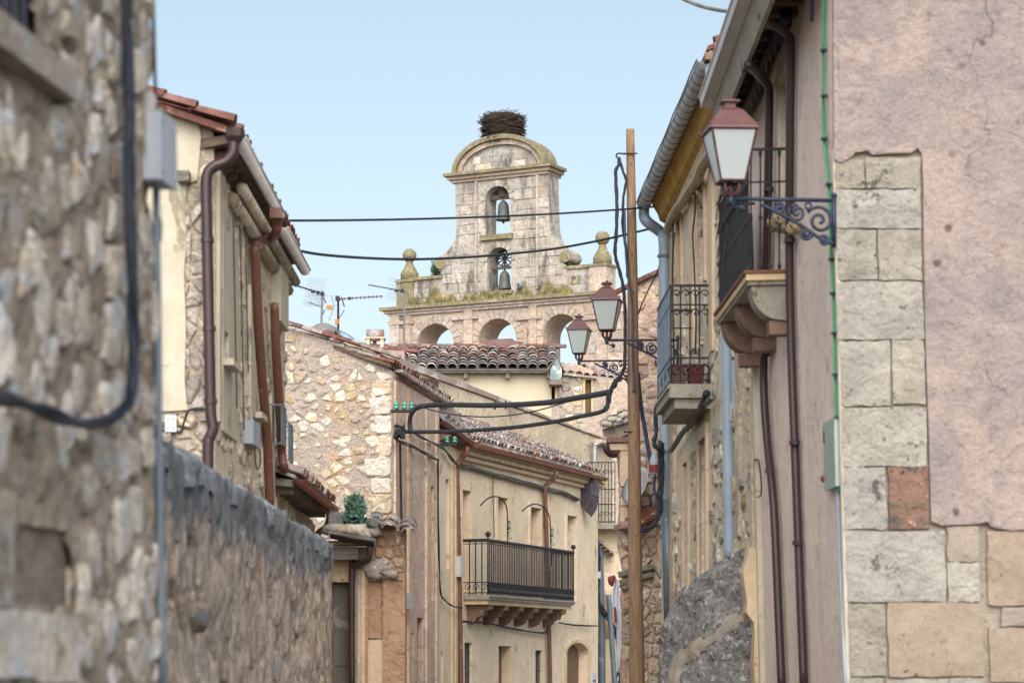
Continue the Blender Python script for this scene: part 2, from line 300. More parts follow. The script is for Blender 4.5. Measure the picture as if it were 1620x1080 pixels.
class Face:
    """vertical (or slightly battered) wall plane through two ground points"""
    def __init__(s, A, B, lean=0):
        s.O = Vector((A[0], A[1], 0)); s.u = Vector((B[0]-A[0], B[1]-A[1], 0)); s.L = s.u.length; s.u.normalize()
        s.lean = lean; s.v = Vector((-lean, 0, 1)); n = s.u.cross(s.v)
        s.O = s.O+Vector((lean*EYE, 0, 0))
        if n.dot(Vector((0, 0, EYE))-s.O) < 0: n = -n
        s.n = n.normalized()
    @staticmethod
    def px(a, Ya, b, Yb, lean=0): return Face(((a-CX)/F*Ya, Ya), ((b-CX)/F*Yb, Yb), lean)
    def P(s, a, z, out=0): return s.O+s.u*a+s.v*z+s.n*out
    def at(s, px, py, out=0):
        O = s.O+s.n*out; C = Vector((0, 0, EYE)); d = Vector(((px-CX)/F, 1, (HZ-py)/F))
        t = (O-C).dot(s.n)/d.dot(s.n); q = C+d*t-O
        return (q.dot(s.u)-0*q.z if s.lean == 0 else (q-s.v*(q.z)).dot(s.u), q.z)
    def W(s, px, py, out=0):
        a, z = s.at(px, py, out); return s.P(a, z, out)
def prism(mb, face, outer, holes=(), depth=.3, out=0, clean=True):
    loops = [list(outer)]+[list(h) for h in holes]
    f3 = [[Vector((a, z, 0)) for a, z in lp] for lp in loops]
    tris = tessellate_polygon(f3)
    flat = [p for lp in loops for p in lp]; N = len(flat)
    vs = [face.P(a, z, out) for a, z in flat]+[face.P(a, z, out-depth) for a, z in flat]
    fs = []
    for t in tris:
        a, b, c = [vs[i] for i in t]
        t = tuple(t)
        if (b-a).cross(c-a).dot(face.n) < 0: t = (t[0], t[2], t[1])
        fs.append(t); fs.append(tuple(N+i for i in reversed(t)))
    k = 0
    for li, lp in enumerate(loops):
        n = len(lp); ar = sum(lp[i][0]*lp[(i+1) % n][1]-lp[(i+1) % n][0]*lp[i][1] for i in range(n))
        for i in range(n):
            j = (i+1) % n; q = (k+i, k+j, N+k+j, N+k+i)
            fs.append(q)
        k += n
    return mb.add(vs, fs)
def pxpoly(face, pts, out=0): return [face.at(x, y, out) for x, y in pts]
def slab(face, pts, name, m, parent, depth=.3, out=0, holes=(), px=True, smooth=False):
    if px: pts = pxpoly(face, pts, out); holes = [pxpoly(face, h, out) for h in holes]
    return prism(MB(), face, pts, holes, depth, out).build(name, m, parent, smooth)
def fbox(face, a0, a1, z0, z1, o0, o1, mb=None):
    mb = mb or MB(); P = face.P
    mb.hexa([P(a0, z0, o1), P(a1, z0, o1), P(a1, z1, o1), P(a0, z1, o1), P(a0, z0, o0), P(a1, z0, o0), P(a1, z1, o0), P(a0, z1, o0)])
    return mb
def pxbox(face, x0, y0, x1, y1, o0, o1, mb=None):
    """box whose outline on the face runs from pixel corner to pixel corner"""
    a0, z1 = face.at(x0, y0, o1); a1, z0 = face.at(x1, y1, o1)
    _, z1b = face.at(x1, y0, o1)
    return fbox(face, min(a0, a1), max(a0, a1), min(z0, z1), max(z0, z1), o0, o1, mb)
def clip(poly, nx, nz, d):
    out = []
    for i in range(len(poly)):
        a = poly[i]; b = poly[(i+1) % len(poly)]
        da = a[0]*nx+a[1]*nz-d; db = b[0]*nx+b[1]*nz-d
        if da <= 0: out.append(a)
        if (da < 0) != (db < 0) and abs(da-db) > 1e-12:
            t = da/(da-db); out.append((a[0]+(b[0]-a[0])*t, a[1]+(b[1]-a[1])*t))
    return out
def inpoly(p, poly):
    c = False; j = len(poly)-1
    for i in range(len(poly)):
        a, b = poly[i], poly[j]
        if (a[1] > p[1]) != (b[1] > p[1]) and p[0] < (b[0]-a[0])*(p[1]-a[1])/(b[1]-a[1])+a[0]: c = not c
        j = i
    return c
def voronoi(a0, a1, z0, z1, w_, h_, jit=.75, rnd=random):
    st = []; r = 0; z = z0
    while z < z1+h_:
        a = a0-w_+(w_*.5 if r % 2 else 0)
        while a < a1+w_:
            st.append((a+rnd.uniform(-.5, .5)*w_*jit, z+rnd.uniform(-.5, .5)*h_*jit)); a += w_*rnd.uniform(.7, 1.35)
        z += h_*rnd.uniform(.75, 1.25); r += 1
    cells = []
    for i, p in enumerate(st):
        poly = [(p[0]-w_*1.6, p[1]-h_*1.6), (p[0]+w_*1.6, p[1]-h_*1.6), (p[0]+w_*1.6, p[1]+h_*1.6), (p[0]-w_*1.6, p[1]+h_*1.6)]
        for j, q in enumerate(st):
            if i == j or abs(q[0]-p[0]) > 3.2*w_ or abs(q[1]-p[1]) > 3.2*h_: continue
            nx, nz = (q[0]-p[0])/w_**2, (q[1]-p[1])/h_**2
            mx, mz = (p[0]+q[0])/2, (p[1]+q[1])/2
            poly = clip(poly, nx, nz, mx*nx+mz*nz)
            if len(poly) < 3: break
        for nx, nz, d in ((1, 0, a1), (-1, 0, -a0), (0, 1, z1), (0, -1, -z0)):
            if len(poly) >= 3: poly = clip(poly, nx, nz, d)
        if len(poly) >= 3: cells.append(poly)
    return cells
def rock(face, poly, proud, shrink=.9, out=0, tops=.7, rnd=random, back=.03):
    """one irregular stone from a cell outline"""
    cx = sum(p[0] for p in poly)/len(poly); cz = sum(p[1] for p in poly)/len(poly)
    pts = []
    n = len(poly)
    for i in range(n):
        a, b, c = poly[i-1], poly[i], poly[(i+1) % n]
        la = math.hypot(b[0]-a[0], b[1]-a[1])
        if la < .012: continue
        k = rnd.uniform(.05, .2)
        if la > .04: pts.append((b[0]+(a[0]-b[0])*k, b[1]+(a[1]-b[1])*k))
        k = rnd.uniform(.05, .2); pts.append((b[0]+(c[0]-b[0])*k, b[1]+(c[1]-b[1])*k))
    if len(pts) < 4: return None
    n = len(pts); vs = []
    P = [(cx+(x-cx)*shrink*rnd.uniform(.86, 1.06), cz+(z-cz)*shrink*rnd.uniform(.86, 1.06)) for x, z in pts]
    pr = proud*rnd.uniform(.5, 1.3); tx, tz = rnd.uniform(-.12, .12)*proud, rnd.uniform(-.12, .12)*proud
    for x, z in P: vs.append(face.P(x, z, out-back))
    for x, z in P: vs.append(face.P(x, z, out+pr*rnd.uniform(.2, .75)))
    for x, z in P: t_ = tops*rnd.uniform(.85, 1.06); vs.append(face.P(cx+(x-cx)*t_, cz+(z-cz)*t_, out+pr*rnd.uniform(.7, 1.2)+tx*(x-cx)/.1+tz*(z-cz)/.1))
    vs.append(face.P(cx, cz, out+pr*rnd.uniform(.9, 1.15))); fs = []
    for q in (0, 1):
        for i in range(n): j = (i+1) % n; fs.append((q*n+i, q*n+j, q*n+n+j, q*n+n+i))
    for i in range(n): fs.append((2*n+i, 2*n+(i+1) % n, 3*n))
    mb = MB(); mb.add(vs, fs); return mb
def fixn(mb, n):
    """turn faces so that they look outwards of the wall"""
    c = sum(mb.v, Vector())/len(mb.v)-n*.05; out = []
    for f in mb.f:
        a, b, d = mb.v[f[0]], mb.v[f[1]], mb.v[f[2]]; m = (a+b+d)/3
        out.append(f if (b-a).cross(d-a).dot(m-c) > 0 else list(reversed(f)))
    mb.f = out; return mb
def rubble(face, rect, w_, h_, proud, mats, parent, name='stone', shrink=(.85, .93), out=0, region=None, holes=(), maxn=300, jit=.75, keep=1, smooth=False, rnd=random, tops=.8):
    cells = voronoi(*rect, w_, h_, jit, rnd); k = 0; rest = MB()
    for poly in cells:
        cx = sum(p[0] for p in poly)/len(poly); cz = sum(p[1] for p in poly)/len(poly)
        if region and not inpoly((cx, cz), region): continue
        if region and sum(inpoly(p, region) for p in poly) < len(poly)*.6: continue
        if any(inpoly((cx, cz), h) or any(inpoly(p, h) for p in poly) for h in holes): continue
        if rnd.random() > keep: continue
        mb = rock(face, poly, proud, rnd.uniform(*shrink), out, tops, rnd)
        if not mb: continue
        fixn(mb, face.n)
        m = rnd.choices([x for x, _ in mats], [y for _, y in mats])[0]
        if k < maxn: mb.build(name, m, parent, smooth)
        else: rest.add(mb.v, mb.f)
        k += 1
    if rest.v: rest.build('small_stones', mats[0][0], parent, smooth, kind='stuff')
    return k
def blocks(face, outer, holes, bw, bh, mats, parent, proud=.025, gap=.018, name='block', out=0, rnd=random, maxn=300, slope=0):
    """dressed ashlar courses that keep inside the outline"""
    zs = [p[1] for p in outer]; as_ = [p[0] for p in outer]; z = min(zs); k = 0; row = 0
    while z < max(zs):
        h = bh*rnd.uniform(.85, 1.2); a = min(as_)-bw*rnd.random()
        while a < max(as_):
            ww = bw*rnd.uniform(.6, 1.5); a0, a1 = a+gap/2, a+ww-gap/2; z0, z1 = z+gap/2, z+h-gap/2
            # trim to the outline
            for _ in range(6):
                t = (a1-a0)
                if not (inpoly((a0, z0), outer) and inpoly((a0, z1), outer)): a0 += .15*bw
                if not (inpoly((a1, z0), outer) and inpoly((a1, z1), outer)): a1 -= .15*bw
                for hh in holes:
                    if inpoly((a0, z0), hh) or inpoly((a0, z1), hh): a0 += .15*bw
                    if inpoly((a1, z0), hh) or inpoly((a1, z1), hh): a1 -= .15*bw
            pts = [(a0, z0), (a1, z0), (a1, z1), (a0, z1), ((a0+a1)/2, z0), ((a0+a1)/2, z1)]
            if a1-a0 > bw*.25 and all(inpoly(p, outer) for p in pts) and not any(inpoly(p, hh) for p in pts for hh in holes):
                j = lambda: rnd.uniform(-.012, .012); pr = proud*rnd.uniform(.35, 1.2); c = .02
                P = face.P; q = [(a0+j(), z0+j()), (a1+j(), z0+j()), (a1+j(), z1+j()), (a0+j(), z1+j())]
                am, zm = (a0+a1)/2, (z0+z1)/2
                vs = [P(x, y, out-.02) for x, y in q]+[P(x, y, out+pr*.5) for x, y in q]+[P(x+(c if x < am else -c), y+(c if y < zm else -c), out+pr) for x, y in q]
                fs = [(8, 9, 10, 11)]
                for s_ in (0, 4):
                    for i in range(4): fs.append((s_+i, s_+(i+1) % 4, s_+4+(i+1) % 4, s_+4+i))
                m = rnd.choices([x for x, _ in mats], [y for _, y in mats])[0]
                if k < maxn: fixn(MB().add(vs, fs), face.n).build(name, m, parent)
                k += 1
            a += ww
        z += h; row += 1
# barrel tile, length along +Y, opening down, unit size
def tile_mesh(name, m, wd=.2, ln=.42, th=.014, cover=True):
    vs = []; fs = []; n = 6
    for (y, sc_) in ((0, 1.0), (ln, .8)):
        for rr in (wd/2, wd/2-th):
            for k in range(n+1):
                a = math.pi*k/n; vs.append((-rr*sc_*math.cos(a), y, rr*sc_*math.sin(a)*.8*(1 if cover else -1)))
    q = n+1
    for k in range(n):
        fs += [(k, k+1, 2*q+k+1, 2*q+k), (q+k+1, q+k, 3*q+k, 3*q+k+1), (k, q+k, q+k+1, k+1), (2*q+k, 2*q+k+1, 3*q+k+1, 3*q+k)]
    me = bpy.data.meshes.new(name); me.from_pydata(vs, [], fs); me.materials.append(m); me.shade_smooth(); return me
TM = {m.name: tile_mesh('tile_'+m.name, m) for m in (tile_red, tile_grey, tile_mix)}
def frame(x, y, z, o): return Matrix(((x.x, y.x, z.x, o.x), (x.y, y.y, z.y, o.y), (x.z, y.z, z.z, o.z), (0, 0, 0, 1)))
def tile_field(parent, O, u, up, cols, rows, mats, du=.21, dv_=.33, name='roof_tile', jit=.015, inside=None, rnd=random, rots=3):
    """one object for each curved tile; O = eave corner, u = along the eave, up = up the slope"""
    u = u.normalized(); up = up.normalized(); nn = u.cross(up)
    if nn.z < 0: nn = -nn
    for r in range(rows):
        for c in range(cols):
            p = O+u*(du*(c+.5)+rnd.uniform(-jit, jit))+up*(dv_*r+rnd.uniform(-jit, jit)*2)+nn*(.02+rnd.uniform(0, .01))
            if inside and not inside(c, r, p): continue
            rz = R(rnd.uniform(-rots, rots)); uu = (u*math.cos(rz)+up*math.sin(rz)); vv = (up*math.cos(rz)-u*math.sin(rz))
            vv = (vv-nn*.05).normalized(); uu = uu.normalized(); ww = uu.cross(vv)
            if ww.z < 0: uu = -uu; ww = uu.cross(vv)
            m = rnd.choices([x for x, _ in mats], [y for _, y in mats])[0]
            inst(name, TM[m.name], parent, frame(uu, vv, ww, p))
def pipe(pts, r, m, parent, name='downpipe', n=10, k=5, smooth=True):
    return MB().tube(smooth_pts(pts, k), r, n).build(name, m, parent, smooth)
def brackets(pts, r, m, parent):
    for p in pts: MB().lathe(p-Vector((0, 0, .02)), [(r*1.2, 0), (r*1.2, .04)], 10).build('pipe_clip', m, parent)
def bundle(name, label, cat, pts, r, strands, m, wob=.01, twist=0, k=8, group=None, rnd=random):
    sp = smooth_pts(pts, k); t = thing(name, label, cat, sp[0], group)
    for i in range(strands):
        ph = rnd.uniform(0, 6.28); ph2 = rnd.uniform(0, 6.28); out = []
        for j, p in enumerate(sp):
            if twist:
                a = j*twist+i*2*math.pi/strands; o = Vector((math.cos(a), .3*math.sin(a), math.sin(a)))*r*1.1
            else: o = Vector((math.sin(j*.6+ph)*wob, math.cos(j*.45+ph)*wob*.5, math.cos(j*.5+ph2)*wob))
            out.append(p+o)
        MB().tube(out, r, 6).build('strand', m, t, True)
    return t
def wire(name, label, pts, r, m=cable, k=8, cat='cable', group=None):
    sp = smooth_pts(pts, k); o = MB().tube([p-sp[0] for p in sp], r, 6).build(name, m, None, True, loc=None); o.location = sp[0]
    return tag(o, label, cat, group)
def leafy(name, label, cat, c, rad, n, m, size=.06, h=None, seed=1, stem=True, parent=None, spiky=False):
    rnd = random.Random(seed); t = thing(name, label, cat, c) if parent is None else parent
    mb = MB(); st = MB()
    for i in range(n):
        a = rnd.uniform(0, 6.28); rr = rad*rnd.random()**.6; hh = (h or rad)*rnd.random()
        p = Vector(c)+Vector((math.cos(a)*rr*(1-.4*hh/(h or rad)), math.sin(a)*rr, hh))
        d = Vector((rnd.uniform(-1, 1), rnd.uniform(-1, 1), rnd.uniform(.2 if spiky else -1, 1.5 if spiky else 1))).normalized()
        s_ = d.orthogonal().normalized(); L = size*rnd.uniform(.6, 1.4)
        mb.add([p, p+s_*L*.3+d*L*.5, p+d*L, p-s_*L*.3+d*L*.5], [(0, 1, 2, 3)])
        if stem and i % 9 == 0: st.tube([Vector(c)+Vector((math.cos(a)*rr*.2, math.sin(a)*rr*.2, -.02)), p], .006*max(1, size*12), 4)
    mb.build('foliage', m, t)
    if st.v: st.build('stems', twig, t)
    return t
def lantern_lamp(label, att, tip, W, yaw, m_arm=iron_navy, lift=0, group='wall lanterns along the street', tilt=0):
    """wrought iron bracket from wall point att to tip, four sided lantern of width W standing on the tip"""
    t = thing('street_lamp', label, 'street lamp', att, group)
    d = (tip-att); L = d.length; d.normalize(); up = Vector((0, 0, 1)); side = d.cross(up).normalized()
    b = MB(); b.tube([att+up*.02, tip+d*.03+up*.02], .02*W/.43, 8); b.tube([att+up*.06, att-up*L*.42], .022*W/.43, 8)
    curve = [att-up*L*.38, att-up*L*.36+d*L*.1, att-up*L*.22+d*L*.32, att-up*L*.1+d*L*.55, att-up*.02+d*L*.72]
    b.tube(smooth_pts(curve), .018*W/.43, 8)
    b.tube([tip-up*.04, tip+up*W*.12], .03*W/.43, 8); b.ball(tip-d*W*.25-up*W*.16, .035*W/.43)
    b.tube(smooth_pts([tip-up*.0, tip-d*W*.1-up*W*.12, tip-d*W*.25-up*W*.12]), .01*W/.43, 6)
    b.ball(att+up*.06, .03*W/.43)
    br = b.build('bracket', m_arm, t, True)
    for (ca, cb, r0, tw) in ((.14, .17, .14, 1), (.36, .1, .085, -1), (.53, .06, .055, 1), (.26, .3, .06, -1), (.1, .36, .05, 1)):
        c = att+d*L*ca-up*L*cb; pts = []
        for i in range(26):
            a = tw*i*.42+.6; r_ = L*r0*(1-i/28); pts.append(c+d*math.cos(a)*r_+up*math.sin(a)*r_)
        MB().tube(pts, .017*W/.43, 6).build('scroll', m_arm, br, True)
    for k in range(3):
        c = att+d*L*(.25+.13*k)-up*L*(.03+.02*k)
        MB().tube([c+d*L*.03*math.cos(a)+up*L*.03*math.sin(a) for a in [j*.5 for j in range(13)]], .013*W/.43, 5).build('scroll', m_arm, br, True)
    base = tip+up*W*.12; rot = Matrix.Rotation(yaw, 3, 'Z')
    if tilt: rot = Matrix.Rotation(tilt, 3, 'Y') @ rot
    def q(x, y, z): return base+rot @ (Vector((x, y, z*1.17))*W)
    zb, zt, wb, wt = .26, 1.2, .27, .5
    nk = MB()
    for sx, sy in ((-1, -1), (1, -1), (1, 1), (-1, 1)):
        nk.tube(smooth_pts([q(0, 0, .0), q(sx*.14, sy*.14, .05), q(sx*.16, sy*.16, zb)], 4), .016*W/.43, 6)
    nk.tube([q(0, 0, -.05), q(0, 0, .3)], .05*W, 8)
    nk.build('lamp_neck', lamp_dark, t, True)
    fr = MB()
    cor = [(-1, -1), (1, -1), (1, 1), (-1, 1)]
    for i, (sx, sy) in enumerate(cor):
        nx, ny = cor[(i+1) % 4]
        fr.tube([q(sx*wb, sy*wb, zb), q(sx*wt, sy*wt, zt)], .03*W, 4)
        fr.tube([q(sx*wb, sy*wb, zb), q(nx*wb, ny*wb, zb)], .035*W, 4)
        fr.tube([q(sx*wt, sy*wt, zt), q(nx*wt, ny*wt, zt)], .035*W, 4)
    fr.build('lamp_frame', lamp_dark, t)
    for i, (sx, sy) in enumerate(cor):
        nx, ny = cor[(i+1) % 4]; k = .985
        a, b_, c, d_ = q(sx*wb*k, sy*wb*k, zb), q(nx*wb*k, ny*wb*k, zb), q(nx*wt*k, ny*wt*k, zt), q(sx*wt*k, sy*wt*k, zt)
        cc = (a+b_+c+d_)/4; nrm = (b_-a).cross(d_-a).normalized()*.004
        MB().hexa([a, b_, c, d_, a+nrm, b_+nrm, c+nrm, d_+nrm]).build('pane', frost, t)
    rf = MB(); rings = [(.56, 1.2), (.55, 1.245), (.4, 1.42), (.27, 1.58), (.18, 1.64), (.12, 1.66), (.12, 1.74), (.2, 1.76), (.2, 1.79), (.05, 1.84)]
    vs = []; fs = []
    for r_, z in rings:
        for sx, sy in cor: vs.append(q(sx*r_, sy*r_, z))
    for i in range(len(rings)-1):
        for k in range(4): fs.append((i*4+k, i*4+(k+1) % 4, i*4+4+(k+1) % 4, i*4+4+k))
    fs += [(3, 2, 1, 0), tuple(len(vs)-4+k for k in range(4))]
    rf.add(vs, fs); r_o = rf.build('lamp_roof', lamp_red, t)
    fn = MB()
    for sx, sy in cor: fn.ball(q(sx*.56, sy*.56, 1.27), .035*W, 6, 4)
    fn.lathe(q(0, 0, 1.82), [(.04*W, 0), (.05*W, .03*W), (.01*W, .09*W)], 8)
    fn.build('finial', lamp_dark, r_o)
    return t
def window(face, x0, y0, x1, y1, parent, m, recess=.18, fm=None, name='window', bars=0, slats=0, frame_w=.04, fmat=None):
    """recessed leaf in an opening given by pixels, with optional frame and slats as sub-parts"""
    a0, z1 = face.at(x0, y0); a1, z0 = face.at(x1, y1)
    if a0 > a1: a0, a1 = a1, a0
    o = fbox(face, a0-.02, a1+.02, z0-.02, z1+.02, -recess-.06, -recess).build(name, m, parent)
    fm = fmat or fm
    if fm:
        mb = MB(); fw = frame_w
        fbox(face, a0, a0+fw, z0, z1, -recess, -recess+.03, mb); fbox(face, a1-fw, a1, z0, z1, -recess, -recess+.03, mb)
        fbox(face, a0+fw, a1-fw, z1-fw, z1, -recess, -recess+.03, mb); fbox(face, a0+fw, a1-fw, z0, z0+fw, -recess, -recess+.03, mb)
        am = (a0+a1)/2; fbox(face, am-fw*.4, am+fw*.4, z0+fw, z1-fw, -recess, -recess+.025, mb)
        mb.build('frame', fm, o)
    for i in range(slats):
        zz = z0+(z1-z0)*(i+.5)/slats
        fbox(face, a0+.01, a1-.01, zz-.01, zz+.012, -recess, -recess+.02).build('slat', fm or m, o)
    return (a0, a1, z0, z1, o)
def rect(face, x0, y0, x1, y1):
    a0, z1 = face.at(x0, y0); a1, z0 = face.at(x1, y1)
    return [(a0, z0), (a1, z0), (a1, z1), (a0, z1)]
def boxed(name, label, cat, face, x0, y0, x1, y1, o0, o1, m, group=None, extra=None):
    a0, z1 = face.at(x0, y0, o1); a1, z0 = face.at(x1, y1, o1)
    if a0 > a1: a0, a1 = a1, a0
    t = thing(name, label, cat, face.P((a0+a1)/2, z0, o0), group)
    fbox(face, a0, a1, z0, z1, o0, o1-.015).build('case', m, t)
    fbox(face, a0-.006, a1+.006, z0-.004, z1+.006, o1-.015, o1).build('cover', m, t)
    mb = MB(); r_ = .008
    for a in (a0+.02, a1-.02):
        for z in (z0+.03, z1-.03): mb.ball(face.P(a, z, o1), r_, 6, 4)
    mb.build('screw', alu, t)
    return t, (a0, a1, z0, z1)
# ------------------------------------------------------------ ground
g = MB(); g.add([(-400, -60, 0), (400, -60, 0), (400, 900, 0), (-400, 900, 0)], [(0, 1, 2, 3)])
g.build('ground', road, kind='structure')
def heightgrid(face, a0, a1, z0, z1, na, nz, amp, fr, out=0, depth=.4, topfn=None, holes=(), zs=1.0):
    mb = MB(); vs = []; fs = []
    for i in range(na+1):
        a = a0+(a1-a0)*i/na; zt = topfn(a) if topfn else z1
        for j in range(nz+1):
            z = z0+(zt-z0)*j/nz; p = face.P(a, z)
            q_ = Vector((p.x, p.y, p.z*zs)); n1_ = noise.noise(q_*fr*1.7+Vector((9, 2, 4))); d = noise.fractal(q_*fr, 1.0, 2.0, 5)*amp-amp*.75*max(0, 1-abs(n1_)*7)+amp*.3
            vs.append(face.P(a, z, out+d))
    for i in range(na):
        for j in range(nz):
            k = i*(nz+1)+j
            if holes and any(inpoly((a0+(a1-a0)*(i+.5)/na, z0+(z1-z0)*(j+.5)/nz), h_) for h_ in holes): continue
            fs.append((k, k+nz+1, k+nz+2, k+1))
    nb = len(vs)
    for i in range(na+1):
        a = a0+(a1-a0)*i/na; zt = topfn(a) if topfn else z1
        vs += [face.P(a, zt, out-depth), face.P(a, z0, out-depth)]
    for i in range(na):
        k = i*(nz+1)+nz; fs.append((k, k+nz+1, nb+(i+1)*2, nb+i*2)); fs.append((nb+i*2, nb+i*2+2, nb+i*2+3, nb+i*2+1))
    for i in (0, na):
        k = i*(nz+1); fs.append([k+j for j in range(nz+1)]+[nb+i*2, nb+i*2+1])
    mb.add(vs, fs); return mb
# ============================================================ LEFT NEAR HOUSE (rough stone wall)
f1 = Face((-1.82, 6.0), (-1.381, 9.4), lean=.012)
h1 = thing('stone_house', 'near rough rubble stone house wall filling the left edge, blurred', 'house', f1.P(0, 0))
_wz = f1.at(48, 74)[1]; _wa = f1.at(48, 74)[0]; win1 = [(_wa-1.1, _wz), (_wa, _wz), (_wa, 4.9), (_wa-1.1, 4.9)]; hole1 = rect(f1, 18, 822, 112, 962)
topz = 5.6
outer = [(-.6, 0), (f1.L, 0), (f1.L, topz), (-.6, topz)]
prism(MB(), f1, outer, [win1, hole1], .5, -.05).build('wall_core', mortar_near, h1)
MB().hexa([f1.P(-.6, 0, -.5), f1.P(f1.L, 0, -.5), f1.P(f1.L, topz, -.5), f1.P(-.6, topz, -.5), f1.P(-.6, 0, -3), f1.P(f1.L-.02, 0, -3), f1.P(f1.L-.02, topz, -3), f1.P(-.6, topz, -3)]).build('rear_block', mortar_near, h1)
heightgrid(f1, .9, f1.L, .9, 4.6, 230, 300, .03, 5.5, .0, .03, None, [win1, hole1], .6).build('wall_face', mortar_near, h1, True)
rnd = random.Random(11)
sill = rect(f1, -90, 60, 92, 140); sill_a1 = f1.at(92, 130)[0]; sz = f1.at(48, 74)[1]
ex = [[(win1[0][0]-.03, win1[0][1]-.03), (win1[1][0]+.03, win1[1][1]-.03), (win1[2][0]+.03, 9), (win1[3][0]-.03, 9)],
      [(p[0]+(-.03 if i in (0, 3) else .03), p[1]+(-.03 if i < 2 else .03)) for i, p in enumerate(hole1)],
      [(-1, sz-.14), (sill_a1, sz-.14), (sill_a1, sz+.02), (-1, sz+.02)]]
rubble(f1, (1.2, f1.L-.01, 1.2, 4.3), .15, .21, .03, [(stone_near, 1)], h1, shrink=(.6, 1.0), holes=ex, rnd=rnd, tops=.82, jit=.95, out=.0, keep=.8)
fbox(f1, -.3, sill_a1, sz-.12, sz-.01, -.1, .07).build('window_sill', stone_near, h1)
wdw = fbox(f1, win1[0][0], win1[1][0], win1[0][1], win1[2][1], -.12, -.07).build('window', dark_void, h1)
for i in range(9):
    a = win1[1][0]-.04-i*.1
    MB().tube([f1.P(a, win1[0][1], -.01), f1.P(a, win1[2][1], -.01)], .011, 6).build('bar', iron_navy, wdw)
fbox(f1, hole1[0][0]-.0, hole1[1][0], hole1[0][1], hole1[2][1], -.53, -.5).build('niche_back', stone_near, h1)
# dressed jamb stones about the niche
for (x0, y0, x1, y1) in ((60, 970, 118, 1078), (-20, 815, 14, 960), (-20, 962, 55, 1070)):
    a0, z1 = f1.at(x0, y0, .03); a1, z0 = f1.at(x1, y1, .03)
    fbox(f1, a0, a1, z0, z1, -.01, .05).build('jamb_stone', stone_near, h1)
# cables, box and conduit on it
bundle('cable_bundle', 'thick navy cable bundle running down the near left stone wall and turning left', 'cable',
       [f1.W(x, y, .09) for x, y in ((200, -60), (202, 60), (204, 200), (206, 330), (209, 450), (212, 560), (205, 628), (180, 662), (130, 668), (60, 648), (0, 630), (-60, 618))], .0125, 4, cable_navy, .012, k=5)
for (x, y) in ((205, 222), (211, 533)):
    pass
boxed('junction_box', 'grey plastic junction box at the corner of the near left stone wall', 'junction box', f1, 254, 176, 280, 300, 0, .092, box_grey)
wire('wall_cable', 'thin black cable dropping above the grey junction box at the wall corner', [f1.W(x, y, .02) for x, y in ((240, -50), (243, 40), (245, 120), (247, 176))], .008, k=4)
wire('wall_conduit', 'straight grey green conduit down the corner of the near left wall', [f1.W(x, y, .03) for x, y in ((247, 300), (250, 500), (253, 800), (256, 1100))], .0155, slate_pipe, k=3, cat='conduit')
wire('cable_loop', 'black cable loop hanging under the grey junction box', [f1.W(x, y, .03) for x, y in ((243, 290), (245, 330), (250, 372), (254, 380), (254, 350), (250, 335), (246, 300))], .005, k=5)
# ============================================================ LOW LICHEN WALL
f2 = Face((-1.86, 9.6), (-1.86, 24.4))
h2 = thing('garden_wall', 'low rough yard wall with dark lichen coping sloping away on the left', 'wall', f2.P(0, 0))
tw = lambda a: 2.74+.04*noise.noise(Vector((a*1.1, 0, 3)))
heightgrid(f2, 0, f2.L, 0, 2.74, 420, 60, .085, 3.0, 0, .42, tw, (), .45).build('wall_body', lich_mortar, h2, True)
rubble(f2, (3.0, f2.L, 1.1, 2.5), .2, .26, .03, [(lich_wall, 1)], h2, shrink=(.45, .85), rnd=random.Random(5), out=.0, keep=.45)
# rounded cement coping
vs = []; fs = []; na = 150; nr = 9
for i in range(na+1):
    a = f2.L*i/na
    for k in range(nr):
        th = math.pi*k/(nr-1); p = f2.P(a, tw(a)-.03-.12+.24*math.sin(th)**.7, -.19+.215*math.cos(th))
        vs.append(p+Vector((1, 0, 1))*noise.fractal(p*2, 1, 2, 4)*.03)
for i in range(na):
    for k in range(nr-1): q = i*nr+k; fs.append((q, q+nr, q+nr+1, q+1))
fs.append(tuple(range(nr))); fs.append(tuple(na*nr+k for k in reversed(range(nr))))
MB().add(vs, fs).build('coping', lich_cap, h2, True)
a, z = f2.at(300, 975); MB().ball(f2.P(a, z, .04), .1, 9, 6, .5, (.8, 1.4, .9)).build('projecting_stone', lich_wall, h2, True)
a, z = f2.at(402, 890); fbox(f2, a-.1, a+.1, z-.19, z+.14, -.02, .06).build('red_brick', slab_under, h2)
# ============================================================ CREAM HOUSE (left)
f3g = Face.px(100, 21.6, 340, 21.6); X3 = (340-CX)/F*21.6
f3 = Face((X3, 21.6), (X3, 28.3))
h3 = thing('cream_house', 'cream plastered house with stone patches and brown downpipes on the left', 'house', (X3-1, 21.6, 0))
h3['label'] = 'cream plastered house with stone patches and brown downpipes behind the lichen wall'
gab = pxpoly(f3g, ((100, 114), (250, 168), (330, 195), (338, 213), (338, 1150), (100, 1150)))
prism(MB(), f3g, gab, (), .3, 0).build('gable_wall', old_stone, h3)
slab(f3g, ((100, 114), (250, 168), (312, 190), (318, 215), (312, 285), (296, 291), (293, 330), (295, 380), (291, 430), (294, 520), (292, 600), (296, 648), (262, 650), (100, 650)), 'cream_render', cream, h3, .05, .035)
